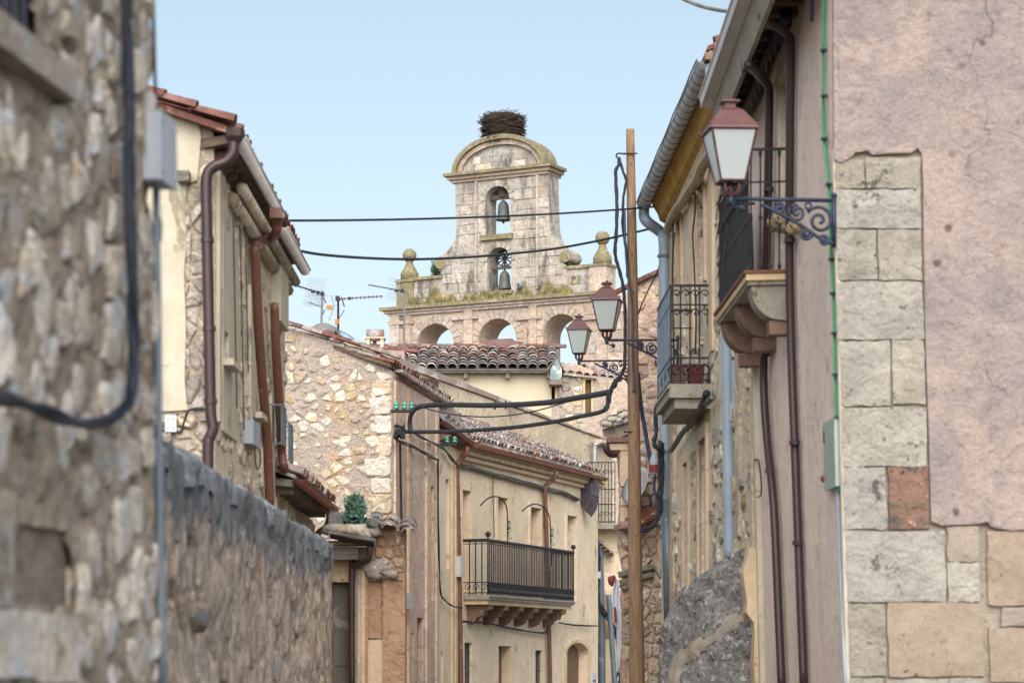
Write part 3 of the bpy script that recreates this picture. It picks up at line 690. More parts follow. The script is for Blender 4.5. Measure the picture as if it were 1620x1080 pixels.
# street facade: top follows eave
zt3 = f3.at(352, 265)[1]
wins3 = [rect(f3, 349.5, 522, 356, 574), rect(f3, 396.5, 620, 400.5, 655)]
top3 = [f3.at(340, 240), f3.at(448, 470)]
zt = 6.05
outer3 = [(.02, 0), (f3.L, 0), (f3.L, zt), (.02, zt)]
prism(MB(), f3, outer3, wins3, .3, -.001).build('street_wall', r2_plaster, h3)
MB().hexa([Vector((X3-.3, 21.9, 0)), Vector((X3-.3, 28.3, 0)), Vector((X3-.3, 28.3, 6)), Vector((X3-.3, 21.9, 6)), Vector((X3-5, 21.9, 0)), Vector((X3-5, 28.3, 0)), Vector((X3-5, 28.3, 6)), Vector((X3-5, 21.9, 6))]).build('inner_block', old_stone, h3)
for x0, y0, x1, y1 in ((342, 270, 345.5, 668), (347, 372, 371, 690), (392, 455, 399, 705), (411, 520, 414, 770), (426, 500, 430, 790), (373, 300, 378, 360)):
    hs = [w_ for w_ in wins3 if f3.at(x0, 600)[0] < w_[0][0] and w_[1][0] < f3.at(x1, 600)[0]]
    a0 = f3.at(x0, y0)[0]; a1 = f3.at(x1, y0)[0]
    zz0, zz1 = f3.at((x0+x1)/2, y1)[1], f3.at((x0+x1)/2, y0)[1]
    n_ = 7; e = [(a0+random.uniform(-.02, .02), zz0+(zz1-zz0)*i/n_) for i in range(n_+1)]
    e2 = [(a1+random.uniform(-.05, .05), zz1+(zz0-zz1)*i/n_) for i in range(n_+1)]
    prism(MB(), f3, e+e2, hs, .035, .035).build('cream_render', cream, h3)
for w_ in wins3:
    wo_ = fbox(f3, w_[0][0]-.02, w_[1][0]+.02, w_[0][1], w_[2][1], -.25, -.12).build('window', dark_void, h3)
    fbox(f3, w_[0][0]-.12, w_[1][0]+.16, w_[0][1]-.07, w_[0][1]-.01, -.05, .13).build('window_sill', cream, h3)
rubble(f3, (.1, f3.L, 2.4, 6.0), .32, .24, .025, [(old_stone, 1), (r2_plaster, 1)], h3, shrink=(.5, .9), rnd=random.Random(3), keep=.45, maxn=280)
slb = rect(f3g, 293, 292, 338, 650)
rubble(f3g, (slb[0][0], slb[1][0], slb[0][1], slb[2][1]), .11, .2, .03, [(old_stone, 1)], h3, shrink=(.8, .95), rnd=random.Random(4))
lw = rect(f3g, 255, 655, 338, 760)
rubble(f3g, (lw[0][0], lw[1][0], lw[0][1], lw[2][1]), .2, .15, .05, [(old_stone, 2), (rub_stone, 1)], h3, shrink=(.85, .97), rnd=random.Random(5))
fbox(f3g, *[f3g.at(x, 0)[0] for x in (284, 303)], f3g.at(0, 292)[1], f3g.at(0, 276)[1], -.1, .18).build('beam_end', wood_grey, h3)
# eave: soffit, rolls of moulding, gutters, roof
ex0 = PT(372, 212, 21.9); GX = ex0.x
def P3(x, y, z): return Vector((x, y, z))
ze = 6.12
sof = MB(); sof.hexa([P3(X3-.3, 21.65, ze+.0), P3(GX+.02, 21.45, ze+.05), P3(GX+.02, 28.1, ze+.05), P3(X3-.3, 28.1, ze), P3(X3-.3, 21.65, ze+.1), P3(GX+.02, 21.45, ze+.12), P3(GX+.02, 28.1, ze+.12), P3(X3-.3, 28.1, ze+.1)])
sof.build('soffit', wood_old, h3)
for i in range(17):
    y = 21.68+i*.385
    MB().hexa([P3(X3-.05, y, ze-.13), P3(GX-.05, y, ze-.05), P3(GX-.05, y+.11, ze-.05), P3(X3-.05, y+.11, ze-.13), P3(X3-.05, y, ze), P3(GX-.05, y, ze+.03), P3(GX-.05, y+.11, ze+.03), P3(X3-.05, y+.11, ze)]).build('rafter_tail', wood_old, h3)
for k, (dx, dz, r_) in enumerate(((.04, -.24, .07), (.13, -.14, .06))):
    MB().tube([P3(X3+dx, 22.6, ze+dz), P3(X3+dx, 28.2, ze+dz)], r_, 8).build('cornice_roll', rub_stone if k else old_stone, h3, True)
pitch = .34
rd = MB(); rd.hexa([P3(GX-.02, 21.42, ze+.13), P3(GX-.02, 28.2, ze+.13), P3(GX-5, 28.2, ze+.13+5*pitch), P3(GX-5, 21.42, ze+.13+5*pitch), P3(GX-.02, 21.42, ze+.19), P3(GX-.02, 28.2, ze+.19), P3(GX-5, 28.2, ze+.19+5*pitch), P3(GX-5, 21.42, ze+.19+5*pitch)])
rd.build('roof_deck', tile_red, h3)
tile_field(h3, P3(GX+.03, 21.32, ze+.2), Vector((0, 1, 0)), Vector((-1, 0, pitch)), 33, 9, [(tile_red, 1)], inside=lambda c, r, p: c < 1 or r < 2 or c > 31 or r > 7)
def gutter(pts, r, m, parent, name='gutter', lip=True):
    sp = [Vector(p) for p in pts]; mb = MB(); n = 8; vs = []; fs = []
    for i, p in enumerate(sp):
        t = (sp[min(i+1, len(sp)-1)]-sp[max(i-1, 0)]).normalized(); s_ = t.cross(Vector((0, 0, 1))).normalized()
        for k in range(n+1):
            a = math.pi+math.pi*k/n
            vs.append(p+s_*math.cos(a)*r+Vector((0, 0, 1))*math.sin(a)*r)
        for k in range(n+1):
            a = math.pi+math.pi*k/n
            vs.append(p+s_*math.cos(a)*(r-.008)+Vector((0, 0, 1))*math.sin(a)*(r-.008))
    q = 2*(n+1)
    for i in range(len(sp)-1):
        for k in range(n):
            fs += [(i*q+k, (i+1)*q+k, (i+1)*q+k+1, i*q+k+1), (i*q+n+1+k, i*q+n+2+k, (i+1)*q+n+2+k, (i+1)*q+n+1+k)]
    for i in (0, len(sp)-1): fs.append([i*q+k for k in range(n+1)])
    mb.add(vs, fs)
    s_ = (sp[1]-sp[0]).normalized().cross(Vector((0, 0, 1))).normalized()
    mb.tube([p+s_*r for p in sp], .012, 6); mb.tube([p-s_*r for p in sp], .012, 6)
    return mb.build(name, m, parent, True)
gutter([P3(GX+.08, 21.5, ze+.1), P3(GX+.08, 25.2, ze+.1)], .062, white_pipe, h3)
gutter([P3(GX+.1, 25.3, ze-.02), P3(GX+.1, 28.1, ze-.02)], .062, white_pipe, h3)
YY = 21.45
pipe([PT(371, 205, YY), PT(370, 225, YY), PT(368, 243, YY), PT(357, 256, YY), PT(338, 264, YY), PT(328, 276, YY), PT(326, 300, YY), PT(327, 350, YY), PT(330, 500, YY), PT(333, 640, YY), PT(335, 665, YY), PT(337, 678, YY), PT(332, 692, YY), PT(329, 705, YY), PT(329, 800, YY)], .05, dark_pipe, h3)
MB().lathe(PT(371, 226, YY), [(.05, 0), (.085, .05), (.085, .12)], 8).build('hopper', dark_pipe, h3)
brackets([PT(328, 380, YY), PT(331, 520, YY), PT(333, 635, YY)], .05, dark_pipe, h3)
Yp = 25.5
pipe([f3.W(x, y, o_) for x, y, o_ in ((437, 335, .3), (439, 352, .3), (437, 366, .28), (430, 376, .2), (412, 381, .1), (404, 392, .08), (404, 410, .08), (408, 500, .08), (415, 600, .08), (423, 700, .08), (427, 800, .08))], .05, rust_pipe, h3)
MB().box(f3.W(437, 338, .3), .12, .12, .1).build('hopper', rust_pipe, h3)
Yq = 27.3
pipe([f3.W(434, 480, .1), f3.W(437, 560, .1), f3.W(442, 640, .1), f3.W(446, 715, .1), f3.W(449, 738, .12), PT(455, 750, 27.6), PT(470, 760, 27.8), PT(483, 768, 28)], .05, rust_pipe, h3)
pipe([PT(447, 437, Yq), PT(447, 452, Yq), PT(446, 466, Yq), PT(440, 473, Yq), PT(435, 473, Yq)], .035, grey_pipe, h3)
MB().lathe(PT(447, 441, Yq), [(.04, 0), (.1, .06), (.1, .12)], 8).build('hopper', zinc, h3)
fbox(f3, f3.at(429, 0)[0]-.1, f3.at(440, 0)[0], 5.3, 5.95, 0, .12).build('cable_duct', cream, h3)
for x, y0, y1, lb in ((369, 345, 655, 'left of the three thin black cables hanging down the cream house'), (379, 320, 690, 'middle and longest of three thin black cables down the cream house'), (388, 350, 640, 'right of the three thin black cables hanging down the cream house')):
    wire('facade_cable', lb, [f3.W(x+(y-y0)*.02, y, .05) for y in range(y0, y1, 60)], .006, k=3, group='thin cables on the cream house')
bx_, bb = boxed('meter_box', 'pale meter box with looped cables on the left cream house wall', 'meter box', f3, 401, 664, 412, 710, 0, .1, box_grey)
boxed('switch_box', 'small white box on the gable of the cream house just above the lichen wall', 'switch box', f3g, 262, 657, 278, 682, 0, .08, box_white)
wire('gable_cable', 'black cable looping from the small white gable box to the dark downpipe', [f3g.W(x, y, .06) for x, y in ((276, 680), (286, 683), (292, 665), (298, 650), (312, 646), (330, 648))], .012, k=6)
wire('meter_cable', 'black cable coil hanging under the pale meter box on the left house', [f3.W(x, y, .08) for x, y in ((404, 700), (403, 720), (407, 742), (412, 730), (410, 705), (404, 690), (402, 650))], .007, k=6)
for i, (x0, x1, y0, y1) in enumerate(((425, 437, 640, 695), (437, 448, 668, 722))):
    gcc = MB(); a0 = f3.at(x0, 650)[0]; a1 = a0+.5; z1_ = f3.at(x0, y0)[1]; z0_ = z1_-.42
    t = thing('window_grille', ('upper' if i == 0 else 'lower')+' dark projecting window grille at the far end of the left house', 'grille', f3.P(a0, z0_), 'dark grilles at the far end of the left house')
    for z_ in (z0_, z1_): 
        MB().tube([f3.P(a0, z_, 0), f3.P(a0, z_, .14), f3.P(a1, z_, .14), f3.P(a1, z_, 0)], .01, 6).build('rail', slate_pipe, t)
    for k in range(9):
        MB().tube([f3.P(a0+(a1-a0)*k/8, z0_, .14), f3.P(a0+(a1-a0)*k/8, z1_, .14)], .008, 5).build('bar', slate_pipe, t)
    for k in (1, 2): MB().tube([f3.P(a0, z0_, .047*k), f3.P(a0, z1_, .047*k)], .008, 5).build('bar', iron, t)
# ============================================================ LOW ANNEX (small tiled eave)
h4 = thing('low_annex', 'low annex with brown gutter and small tiled eave below the left house', 'annex', (-2.4, 24, 0))
f4 = Face((-2.68, 27.2), (-2.68, 32.6))
fbox(f4, 0, 5.4, 0, 3.45, -.25, 0).build('street_wall', r2_plaster, h4)
MB().box((-2.79, 27.3, 1.7), .22, .12, 3.4).build('end_wall', peach_stone, h4)
gx = -2.44; gz = 3.53
MB().hexa([P3(-2.98, 27.0, gz+.02), P3(gx, 27.0, gz-.02), P3(gx, 32.2, gz-.02), P3(-2.98, 32.2, gz+.02), P3(-2.98, 27.0, gz+.1), P3(gx, 27.0, gz+.06), P3(gx, 32.2, gz+.06), P3(-2.98, 32.2, gz+.1)]).build('soffit', wood_grey, h4)
MB().hexa([P3(gx+.02, 27.0, gz+.07), P3(gx+.02, 32.5, gz+.07), P3(-2.94, 32.5, gz+.25), P3(-2.94, 27.0, gz+.25), P3(gx+.02, 27.0, gz+.11), P3(gx+.02, 32.5, gz+.11), P3(-2.94, 32.5, gz+.29), P3(-2.94, 27.0, gz+.29)]).build('roof_deck', tile_mix, h4)
tile_field(h4, P3(gx+.06, 27.1, gz+.12), Vector((0, 1, 0)), Vector((-1, 0, .4)), 25, 2, [(tile_red, 2), (tile_mix, 1)], dv_=.26)
gutter([P3(gx+.07, 26.95, gz+.05), P3(gx+.07, 32.2, gz+.05)], .065, rust_pipe, h4)
pipe([PT(521, 806, 32.1), PT(521, 818, 32.1), PT(518, 830, 32.1), PT(510, 838, 32.1), PT(503, 845, 32.1), PT(501, 870, 32.1)], .045, rust_pipe, h4)
for i in range(10):
    MB().box((-2.58, 27.2+i*.5, gz-.05), .26, .09, .08).build('rafter_tail', wood_grey, h4)
rubble(f4, (1.6, 5.3, 2.2, 3.4), .25, .18, .04, [(rub_white, 2), (rub_stone, 1)], h4, rnd=random.Random(8))
leafy('weed_tuft', 'small green weed clump growing in the annex gutter', 'plant', PT(487, 774, 29.0), .11, 260, leaf, .05, .12, 3)
# ============================================================ PORCH HOUSE with grey door
Y5 = 30.0; f5 = Face.px(470, Y5, 645, Y5)
h5 = thing('porch_house', 'narrow ochre house front with grey door, timber lintel and small roof', 'house', f5.P(1.0, 0))
z5 = f5.at(0, 862)[1]
door5 = rect(f5, 524.5, 888, 555, 1150); nic = rect(f5, 582, 918, 606, 1150)
out5 = pxpoly(f5, ((522.5, 868), (590, 866), (600, 826), (641, 836), (641, 1150), (522.5, 1150)))
prism(MB(), f5, out5, (door5, nic), .4, 0).build('front_wall', orange_plaster, h5)
MB().box((-3.0, Y5+2.6, 1.5), 2.5, 4.2, 3.0).build('rear_block', tan_plaster, h5)
fbox(f5, door5[0][0], door5[1][0], door5[2][1]-.25, door5[2][1], -.12, -.06).build('door_head', peach_trim, h5)
dr = fbox(f5, door5[0][0], door5[1][0], 0, door5[2][1]-.25, -.3, -.24).build('door', grey_door, h5)
for i in range(4): fbox(f5, door5[0][0]+.03, door5[1][0]-.02, .6+i*.45, .62+i*.45, -.24, -.225).build('door_batten', grey_door, dr)
fbox(f5, nic[0][0], nic[1][0], f5.at(0, 1010)[1]+.01, nic[2][1], -.2, -.08).build('upper_niche_panel', orange_plaster, h5)
fbox(f5, nic[0][0], nic[1][0], 0, f5.at(0, 1010)[1]-.01, -.2, -.05).build('lower_niche_panel', peach_trim, h5)
for x0, x1, m_ in ((560, 566, cement_tan), (566, 572, tan_plaster), (572, 578, peach_trim)):
    a0, a1 = f5.at(x0, 0)[0], f5.at(x1, 0)[0]; fbox(f5, a0, a1-.004, 0, f5.at(0, 900)[1], 0, .03+random.random()*.02).build('jamb', m_, h5)
a0, a1 = f5.at(523, 0)[0], f5.at(569, 0)[0]
fbox(f5, a0, a1, f5.at(0, 886)[1], f5.at(0, 866)[1], .02, .3).build('timber_lintel', wood_grey, h5)
fbox(f5, a0, a1+.1, f5.at(0, 864)[1], f5.at(0, 857)[1], 0, .42).build('eave_board', wood_old, h5)
gutter([PT(523, 845, Y5-.45), PT(592, 857, Y5-.45)], .055, dark_pipe, h5)
pipe([PT(586, 858, Y5-.42), PT(584, 880, Y5-.4), PT(578, 888, Y5-.35), PT(562, 893, Y5-.2), PT(557, 902, Y5-.12), PT(557, 1100, Y5-.12)], .04, dark_pipe, h5)
MB().hexa([PT(520, 842, Y5-.4), PT(594, 855, Y5-.4), PT(600, 822, Y5+1), PT(520, 806, Y5+1), PT(520, 850, Y5-.4), PT(594, 862, Y5-.4), PT(600, 830, Y5+1), PT(520, 814, Y5+1)]).build('roof_deck', tile_grey, h5)
for i in range(8):
    MB().ball(PT(526+i*9+random.uniform(-2, 2), 836+i*1.5+random.uniform(-8, 2), Y5-.2), random.uniform(.06, .12), 8, 5, .5, (1.4, 1, .7)).build('roof_stone', random.choice((rub_white, old_stone, rub_stone)), h5, True)
rg = rect(f5, 592, 836, 640, 905); rubble(f5, (rg[0][0], rg[1][0], rg[0][1], rg[2][1]), .1, .12, .03, [(peach_stone, 1), (orange_plaster, 1)], h5, rnd=random.Random(2))
for i in range(6):
    MB().ball(f5.W(580+i*7, 892+(i % 3)*8, .03), .1, 8, 5, .5, (1.2, .6, .7)).build('lintel_stone', old_stone, h5, True)
tile_field(h5, PT(578, 832, Y5-.35), Vector((1, 0, -.22)), Vector((0, 1, .25)), 3, 2, [(tile_grey, 1)])
tile_field(h5, PT(600, 836, Y5-.3), Vector((1, 0, -.15)), Vector((0, 1, .25)), 2, 2, [(tile_mix, 1)])
leafy('wall_shrub', 'blue green leafy plant growing on the small roof above the grey door', 'plant', PT(562, 838, Y5+.2), .17, 1100, leaf_blue, .055, .4, 4, spiky=True)
wire('sagging_wire', 'thin loose wire below the lintel stones beside the orange niche', [f5.W(x, y, .08) for x, y in ((600, 905), (615, 912), (628, 918), (638, 918))], .008)
# ============================================================ RUBBLE GABLE HOUSE
Y6 = 44.0; f6g = Face.px(380, Y6, 621, Y6); f6 = Face.px(621, Y6, 728, 51.3)
h6 = thing('rubble_gable_house', 'house with a rubble stone gable and tan plastered street side, centre left', 'house', f6.P(0, 0))
pg = ((380, 493), (445, 516), (540, 545), (600, 566), (621, 588), (621, 1150), (380, 1150))
slab(f6g, pg, 'gable_wall', rub_mortar, h6, .5, 0)
reg = pxpoly(f6g, ((440, 530), (540, 560), (612, 590), (619, 610), (619, 1000), (440, 1000)))
rr_ = random.Random(21)
rb = (f6g.at(440, 0)[0], f6g.at(619.5, 0)[0], f6g.at(0, 880)[1], f6g.at(0, 520)[1])
rubble(f6g, rb, .22, .17, .024, [(rub_stone, 3), (rub_white, 2), (rub_mortar, 1)], h6, shrink=(.34, 1.0), region=reg, keep=.86, rnd=rr_, jit=.95, maxn=300)
qrnd = random.Random(6)   # larger squared corner stones
z = f6g.at(0, 850)[1]; i = 0
while z < f6g.at(0, 600)[1]:
    h_ = qrnd.uniform(.28, .45); w_ = qrnd.uniform(.25, .62)
    poly = [(f6g.L-w_, z), (f6g.L-.005, z), (f6g.L-.005, z+h_-.03), (f6g.L-w_, z+h_-.03)]
    fixn(rock(f6g, poly, .05, 1.0, .01, .9, qrnd), f6g.n).build('corner_stone', qrnd.choice((rub_stone, rub_stone, rub_white)), h6)
    z += h_
zt6 = f6.at(621, 588)[1]
L6 = f6.at(694, 700)[0]
wn6 = [rect(f6, 680, 768, 687, 950), rect(f6, 660, 976, 670, 1150), rect(f6, 651.5, 1000, 655, 1150)]
prism(MB(), f6, [(.0, 0), (L6, 0), (L6, zt6), (.0, zt6)], wn6, .4, -.002).build('street_wall', tan_plaster, h6)
MB().add([f6.P(.2, 0, -.4), f6.P(L6, 0, -.4), f6.P(L6, zt6, -.4), f6.P(.2, zt6, -.4), Vector((-6.5, 44.4, 0)), Vector((-6.5, 50, 0)), Vector((-6.5, 50, zt6)), Vector((-6.5, 44.4, zt6))], [(0, 1, 2, 3), (4, 7, 6, 5), (0, 4, 5, 1), (1, 5, 6, 2), (2, 6, 7, 3), (3, 7, 4, 0)]).build('inner_block', rub_mortar, h6)
window(f6, 680, 768, 687, 950, h6, shut_brown, .2)
window(f6, 660, 976, 670, 1150, h6, blue_door, .15, name='door', fmat=blue_door)
window(f6, 651.5, 1000, 655, 1150, h6, dark_void, .2)
for x0, x1 in ((622, 626), (643, 647), (672, 678), (688, 691)):   # vertical boards / plaster ribs
    a0, a1 = f6.at(x0, 0)[0], f6.at(x1, 0)[0]; fbox(f6, a0, a1, 0, zt6-.15, 0, .05).build('rendered_rib', tan_plaster, h6)
# roof of the rubble house
ua = f6.u
e0 = PT(618, 581, Y6-.15); e1 = PT(711, 641, 50.2)
uv = (e1-e0).normalized(); inn = Vector((-uv.y, uv.x, 0)).normalized()   # towards the ridge (left)
pd = (inn+Vector((0, 0, .335))).normalized()
def q6(a, b, h_=0): return e0+uv*a+pd*b+Vector((0, 0, h_))
Lr = (e1-e0).length
MB().hexa([q6(0, 0), q6(Lr, 0), q6(Lr, 6), q6(0, 6), q6(0, 0, .07), q6(Lr, 0, .07), q6(Lr, 6, .07), q6(0, 6, .07)]).build('roof_deck', wood_old, h6)
tile_field(h6, q6(0, -.08, .07), uv, pd, int(Lr/.21), 14, [(tile_mix, 3), (tile_red, 2)], inside=lambda c, r, p: c < 2 or r < 3 or c > int(Lr/.21)-3)
for row, (din, dz) in enumerate(((.12, -.06), (.22, -.17), (.32, -.28), (.42, -.4))):    # corbelled courses of half tiles under the eave
    for i in range(2, int(Lr/.2)):
        p = e0+uv*(i*.2+.1)+inn*din+Vector((0, 0, dz+.02))
        o = -inn; s_ = uv; wz = s_.cross(o)
        if wz.z < 0: s_ = -s_; wz = s_.cross(o)
        inst('cornice_tile', TM['tile_mixed'] if row != 1 else TM['tile_red'], h6, frame(s_, o, wz, p-o*.15))
    MB().hexa([e0+uv*.4+inn*(din+.05)+Vector((0, 0, dz-.02)), e1+inn*(din+.05)+Vector((0, 0, dz-.02)), e1+inn*(din+.5)+Vector((0, 0, dz-.02)), e0+uv*.4+inn*(din+.5)+Vector((0, 0, dz-.02)),
               e0+uv*.4+inn*(din+.05)+Vector((0, 0, dz+.03)), e1+inn*(din+.05)+Vector((0, 0, dz+.03)), e1+inn*(din+.5)+Vector((0, 0, dz+.03)), e0+uv*.4+inn*(din+.5)+Vector((0, 0, dz+.03))]).build('cornice_course', orange_plaster, h6)
# ridge-side verge tiles along the gable top (mossy red)
for i in range(12):
    x = 445+i*15.5; y = 511+i*4.6
    p = PT(x, y, Y6-.02); d = (PT(x+15, y+4.9, Y6-.02)-p).normalized(); d = -d
    s_ = Vector((0, 1, 0)); wz = s_.cross(d)
    if wz.z < 0: s_ = -s_; wz = s_.cross(d)
    inst('verge_tile', TM[random.choice(('tile_mixed', 'tile_mixed', 'tile_red'))], h6, frame(s_, d, wz, PT(x+17, y+5+random.uniform(-1, 1), Y6-.05)))
MB().ball(PT(512, 524, 46), .17, 10, 6, .5, (1.6, 1, .8)).build('ridge_mound', tile_grey, h6, True)
boxed('meter_box', 'pale grey box on the tan street wall right of the orange niche', 'meter box', f6, 639, 937, 652, 962, 0, .15, box_white)
# ============================================================ BALCONY HOUSE (centre)
f0 = Face.px(693.5, 48.9, 728, 51.0)
fm_ = Face.px(728, 51.0, 946, 61.0)
hm = thing('balcony_house', 'warm beige house with the long black iron balcony and brown gutter', 'house', fm_.P(0, 0))
zE = fm_.at(735, 712)[1]
def archpoly(face, x0, x1, ys, yt, yb, n=10, pointed=False):
    a0, a1 = face.at(x0, ys)[0], face.at(x1, ys)[0]; zs = face.at((x0+x1)/2, ys)[1]; ztp = face.at((x0+x1)/2, yt)[1]; zb = face.at((x0+x1)/2, yb)[1]
    am = (a0+a1)/2; r_ = (a1-a0)/2
    top = [(am+r_*math.cos(math.pi*i/n), zs+(ztp-zs)*math.sin(math.pi*i/n)) for i in range(n+1)]
    return [(a0, zb), (a1, zb)]+top
up_w = [(731, 774, 745, 941), (787, 785, 803, 948), (839, 801, 856, 958), (897, 814, 912, 968)]
slabz = fm_.at(772, 940, .55)[1]
holes = []
for x0, y0, x1, y1 in up_w:
    r_ = rect(fm_, x0, y0, x1, y1); r_ = [(r_[0][0], slabz+.02), (r_[1][0], slabz+.02), r_[2], (r_[3][0], r_[2][1])]; holes.append(r_)
lo_w = [(735, 1016, 747, dark_void), (789, 1021, 809, shut_brown), (847, 1028, 858, blue_door)]
for x0, y0, x1, _ in lo_w:
    r_ = rect(fm_, x0, y0, x1, 1150); holes.append([(r_[0][0], .02), (r_[1][0], .02), r_[2], (r_[3][0], r_[2][1])])
ar = archpoly(fm_, 896, 930, 1034, 1016, 1140); ar = [(a, max(z_, .02)) for a, z_ in ar]; holes.append(ar)
prism(MB(), fm_, [(0, 0), (fm_.L, 0), (fm_.L, zE+.25), (0, zE+.25)], holes, .35, 0).build('front_wall', beige, hm)
MB().hexa([fm_.P(0, 0, -.5), fm_.P(fm_.L, 0, -.5), fm_.P(fm_.L, zE, -.5), fm_.P(0, zE, -.5), fm_.P(.5, 0, -.9), fm_.P(fm_.L, 0, -.9), fm_.P(fm_.L, zE, -.9), fm_.P(.5, zE, -.9)]).build('inner_block', dark_void, hm)
def leaf_fill(face, h_, m_, parent, rec=.24, panel=True, nm='window'):
    a0, a1 = h_[0][0], h_[1][0]; z0, z1 = h_[0][1], h_[2][1]
    o = fbox(face, a0-.01, a1+.01, z0-.01, z1+.01, -rec-.05, -rec).build(nm, m_, parent)
    if panel:
        am = (a0+a1)/2
        for p0, p1 in ((a0+.04, am-.02), (am+.02, a1-.04)):
            for q in range(3):
                zz0 = z0+.06+(z1-z0-.1)*q/3; zz1 = z0+(z1-z0-.1)*(q+1)/3
                if p1-p0 > .05: fbox(face, p0, p1, zz0, zz1, -rec, -rec+.02).build('panel', m_, o)
    return o
for h_ in holes[:4]:
    leaf_fill(fm_, h_, shut_brown, hm, nm='balcony_door')
    a0, a1, z1 = h_[0][0], h_[1][0], h_[2][1]
    for p in (fbox(fm_, a0-.14, a0-.0, slabz+.05, z1+.14, 0, .02), fbox(fm_, a1+.0, a1+.14, slabz+.05, z1+.14, 0, .02), fbox(fm_, a0, a1, z1, z1+.14, 0, .018)):
        p.build('door_surround', beige, hm)
for h_, (x0, y0, x1, m_) in zip(holes[4:7], lo_w):
    o = leaf_fill(fm_, h_, m_, hm, nm='ground_door', panel=m_ is shut_brown)
    if m_ is not shut_brown:
        for k in range(5): MB().tube([fm_.P(h_[0][0]+(h_[1][0]-h_[0][0])*(k+.5)/5, .1, -.06), fm_.P(h_[0][0]+(h_[1][0]-h_[0][0])*(k+.5)/5, h_[2][1], -.06)], .012, 5).build('bar', iron_navy, o)
        for k in range(4): fbox(fm_, h_[0][0], h_[1][0], .5+k*.4, .52+k*.4, -.07, -.05).build('bar', iron_navy, o)
prism(MB(), fm_, ar, (), .06, -.24).build('arched_door', shut_brown, hm)
ring = archpoly(fm_, 892, 934, 1034, 1011, 1140); ring = [(a, max(z_, .02)) for a, z_ in ring]
prism(MB(), fm_, ring, [[(a, z_+(.001 if z_ < .1 else 0)) for a, z_ in ar]], .03, .02).build('arch_surround', beige_trim, hm)
# left return with narrow openings
h0 = [rect(f0, 705, 757, 711, 900), rect(f0, 697.5, 1030, 701, 1150)]
h0[1] = [(h0[1][0][0], .03), (h0[1][1][0], .03), h0[1][2], h0[1][3]]
zE0 = zE+.1
prism(MB(), f0, [(0, 0), (f0.L, 0), (f0.L, zE0), (0, zE0)], h0, .35, 0).build('side_wall', beige, hm)
leaf_fill(f0, h0[0], shut_brown, hm, .15, False); leaf_fill(f0, h0[1], dark_void, hm, .2, False)
for x0, x1 in ((714, 716.5), (719, 722)):
    fbox(f0, f0.at(x0, 0)[0], f0.at(x1, 0)[0], .1, zE0-.2, 0, .035).build('rendered_rib', beige_trim, hm)
# cornice under the gutter, gutter and roof
Lm = fm_.L
for k, (o_, dz, hh) in enumerate(((.1, -.22, .09), (.17, -.12, .09), (.24, -.02, .08))):
    fbox(fm_, -.05*k, Lm, zE+dz, zE+dz+hh-.006, -.05, o_).build('cornice', peach_trim if k < 2 else beige_trim, hm)
for i in range(62):
    fbox(fm_, .03+i*.17, .11+i*.17, zE-.1, zE-.035, .17, .205).build('dentil', beige_trim, hm)
gutter([fm_.P(-.25, zE+.08, .33), fm_.P(Lm-.5, zE+.08, .33)], .075, rust_pipe, hm)
g0 = PT(699, 668, 48.6)
gutter([g0+Vector((0, 0, .03)), fm_.P(-.28, zE+.11, .33)], .07, brown_pipe, hm)
MB().hexa([f0.P(0, zE0-.12, 0), f0.P(f0.L, zE0-.12, 0), f0.P(f0.L, zE0, .28), f0.P(0, zE0, .28), f0.P(0, zE0, -.1), f0.P(f0.L, zE0, -.1), f0.P(f0.L, zE0+.06, -.1), f0.P(0, zE0+.06, -.1)]).build('soffit', slab_under, hm)
pipe([fm_.W(739, 706, .3), fm_.W(737, 716, .28), fm_.W(729, 728, .16), fm_.W(723, 740, .1), fm_.W(724, 800, .1), fm_.W(727, 950, .1), fm_.W(729, 1075, .1), fm_.W(729, 1100, .1)], .055, rust_pipe, hm)
pipe([fm_.W(880, 746, .33), fm_.W(878, 754, .3), fm_.W(868, 764, .14), fm_.W(862, 773, .1), fm_.W(863, 800, .1), fm_.W(867, 930, .1), fm_.W(870, 1070, .1), fm_.W(870, 1100, .1)], .055, rust_pipe, hm)
brackets([fm_.W(x, y, .1) for x, y in ((864, 830), (866, 905), (725, 820), (727, 900), (868, 1000))], .055, rust_pipe, hm)
# roof wedge of curved tiles, rising to the gable wall behind
f7 = Face.px(640, 55.6, 968, 64.2)    # line of the wall behind
updir = (-fm_.n+Vector((0, 0, .46))).normalized()
r0 = fm_.P(-.3, zE+.12, .36); rL = Lm-.35
def wedge_len(a):
    p = r0+fm_.u*a; d = -fm_.n; nn = f7.n; t = (f7.O-p).dot(nn)/d.dot(nn); return max(.2, t)
A = r0; B = r0+fm_.u*rL; la, lb = wedge_len(0), wedge_len(rL)
Au = A+(-fm_.n+Vector((0, 0, .46)))*la; Bu = B+(-fm_.n+Vector((0, 0, .46)))*lb
MB().hexa([A, B, Bu, Au, A+Vector((0, 0, .05)), B+Vector((0, 0, .05)), Bu+Vector((0, 0, .05)), Au+Vector((0, 0, .05))]).build('roof_deck', tile_mix, hm)
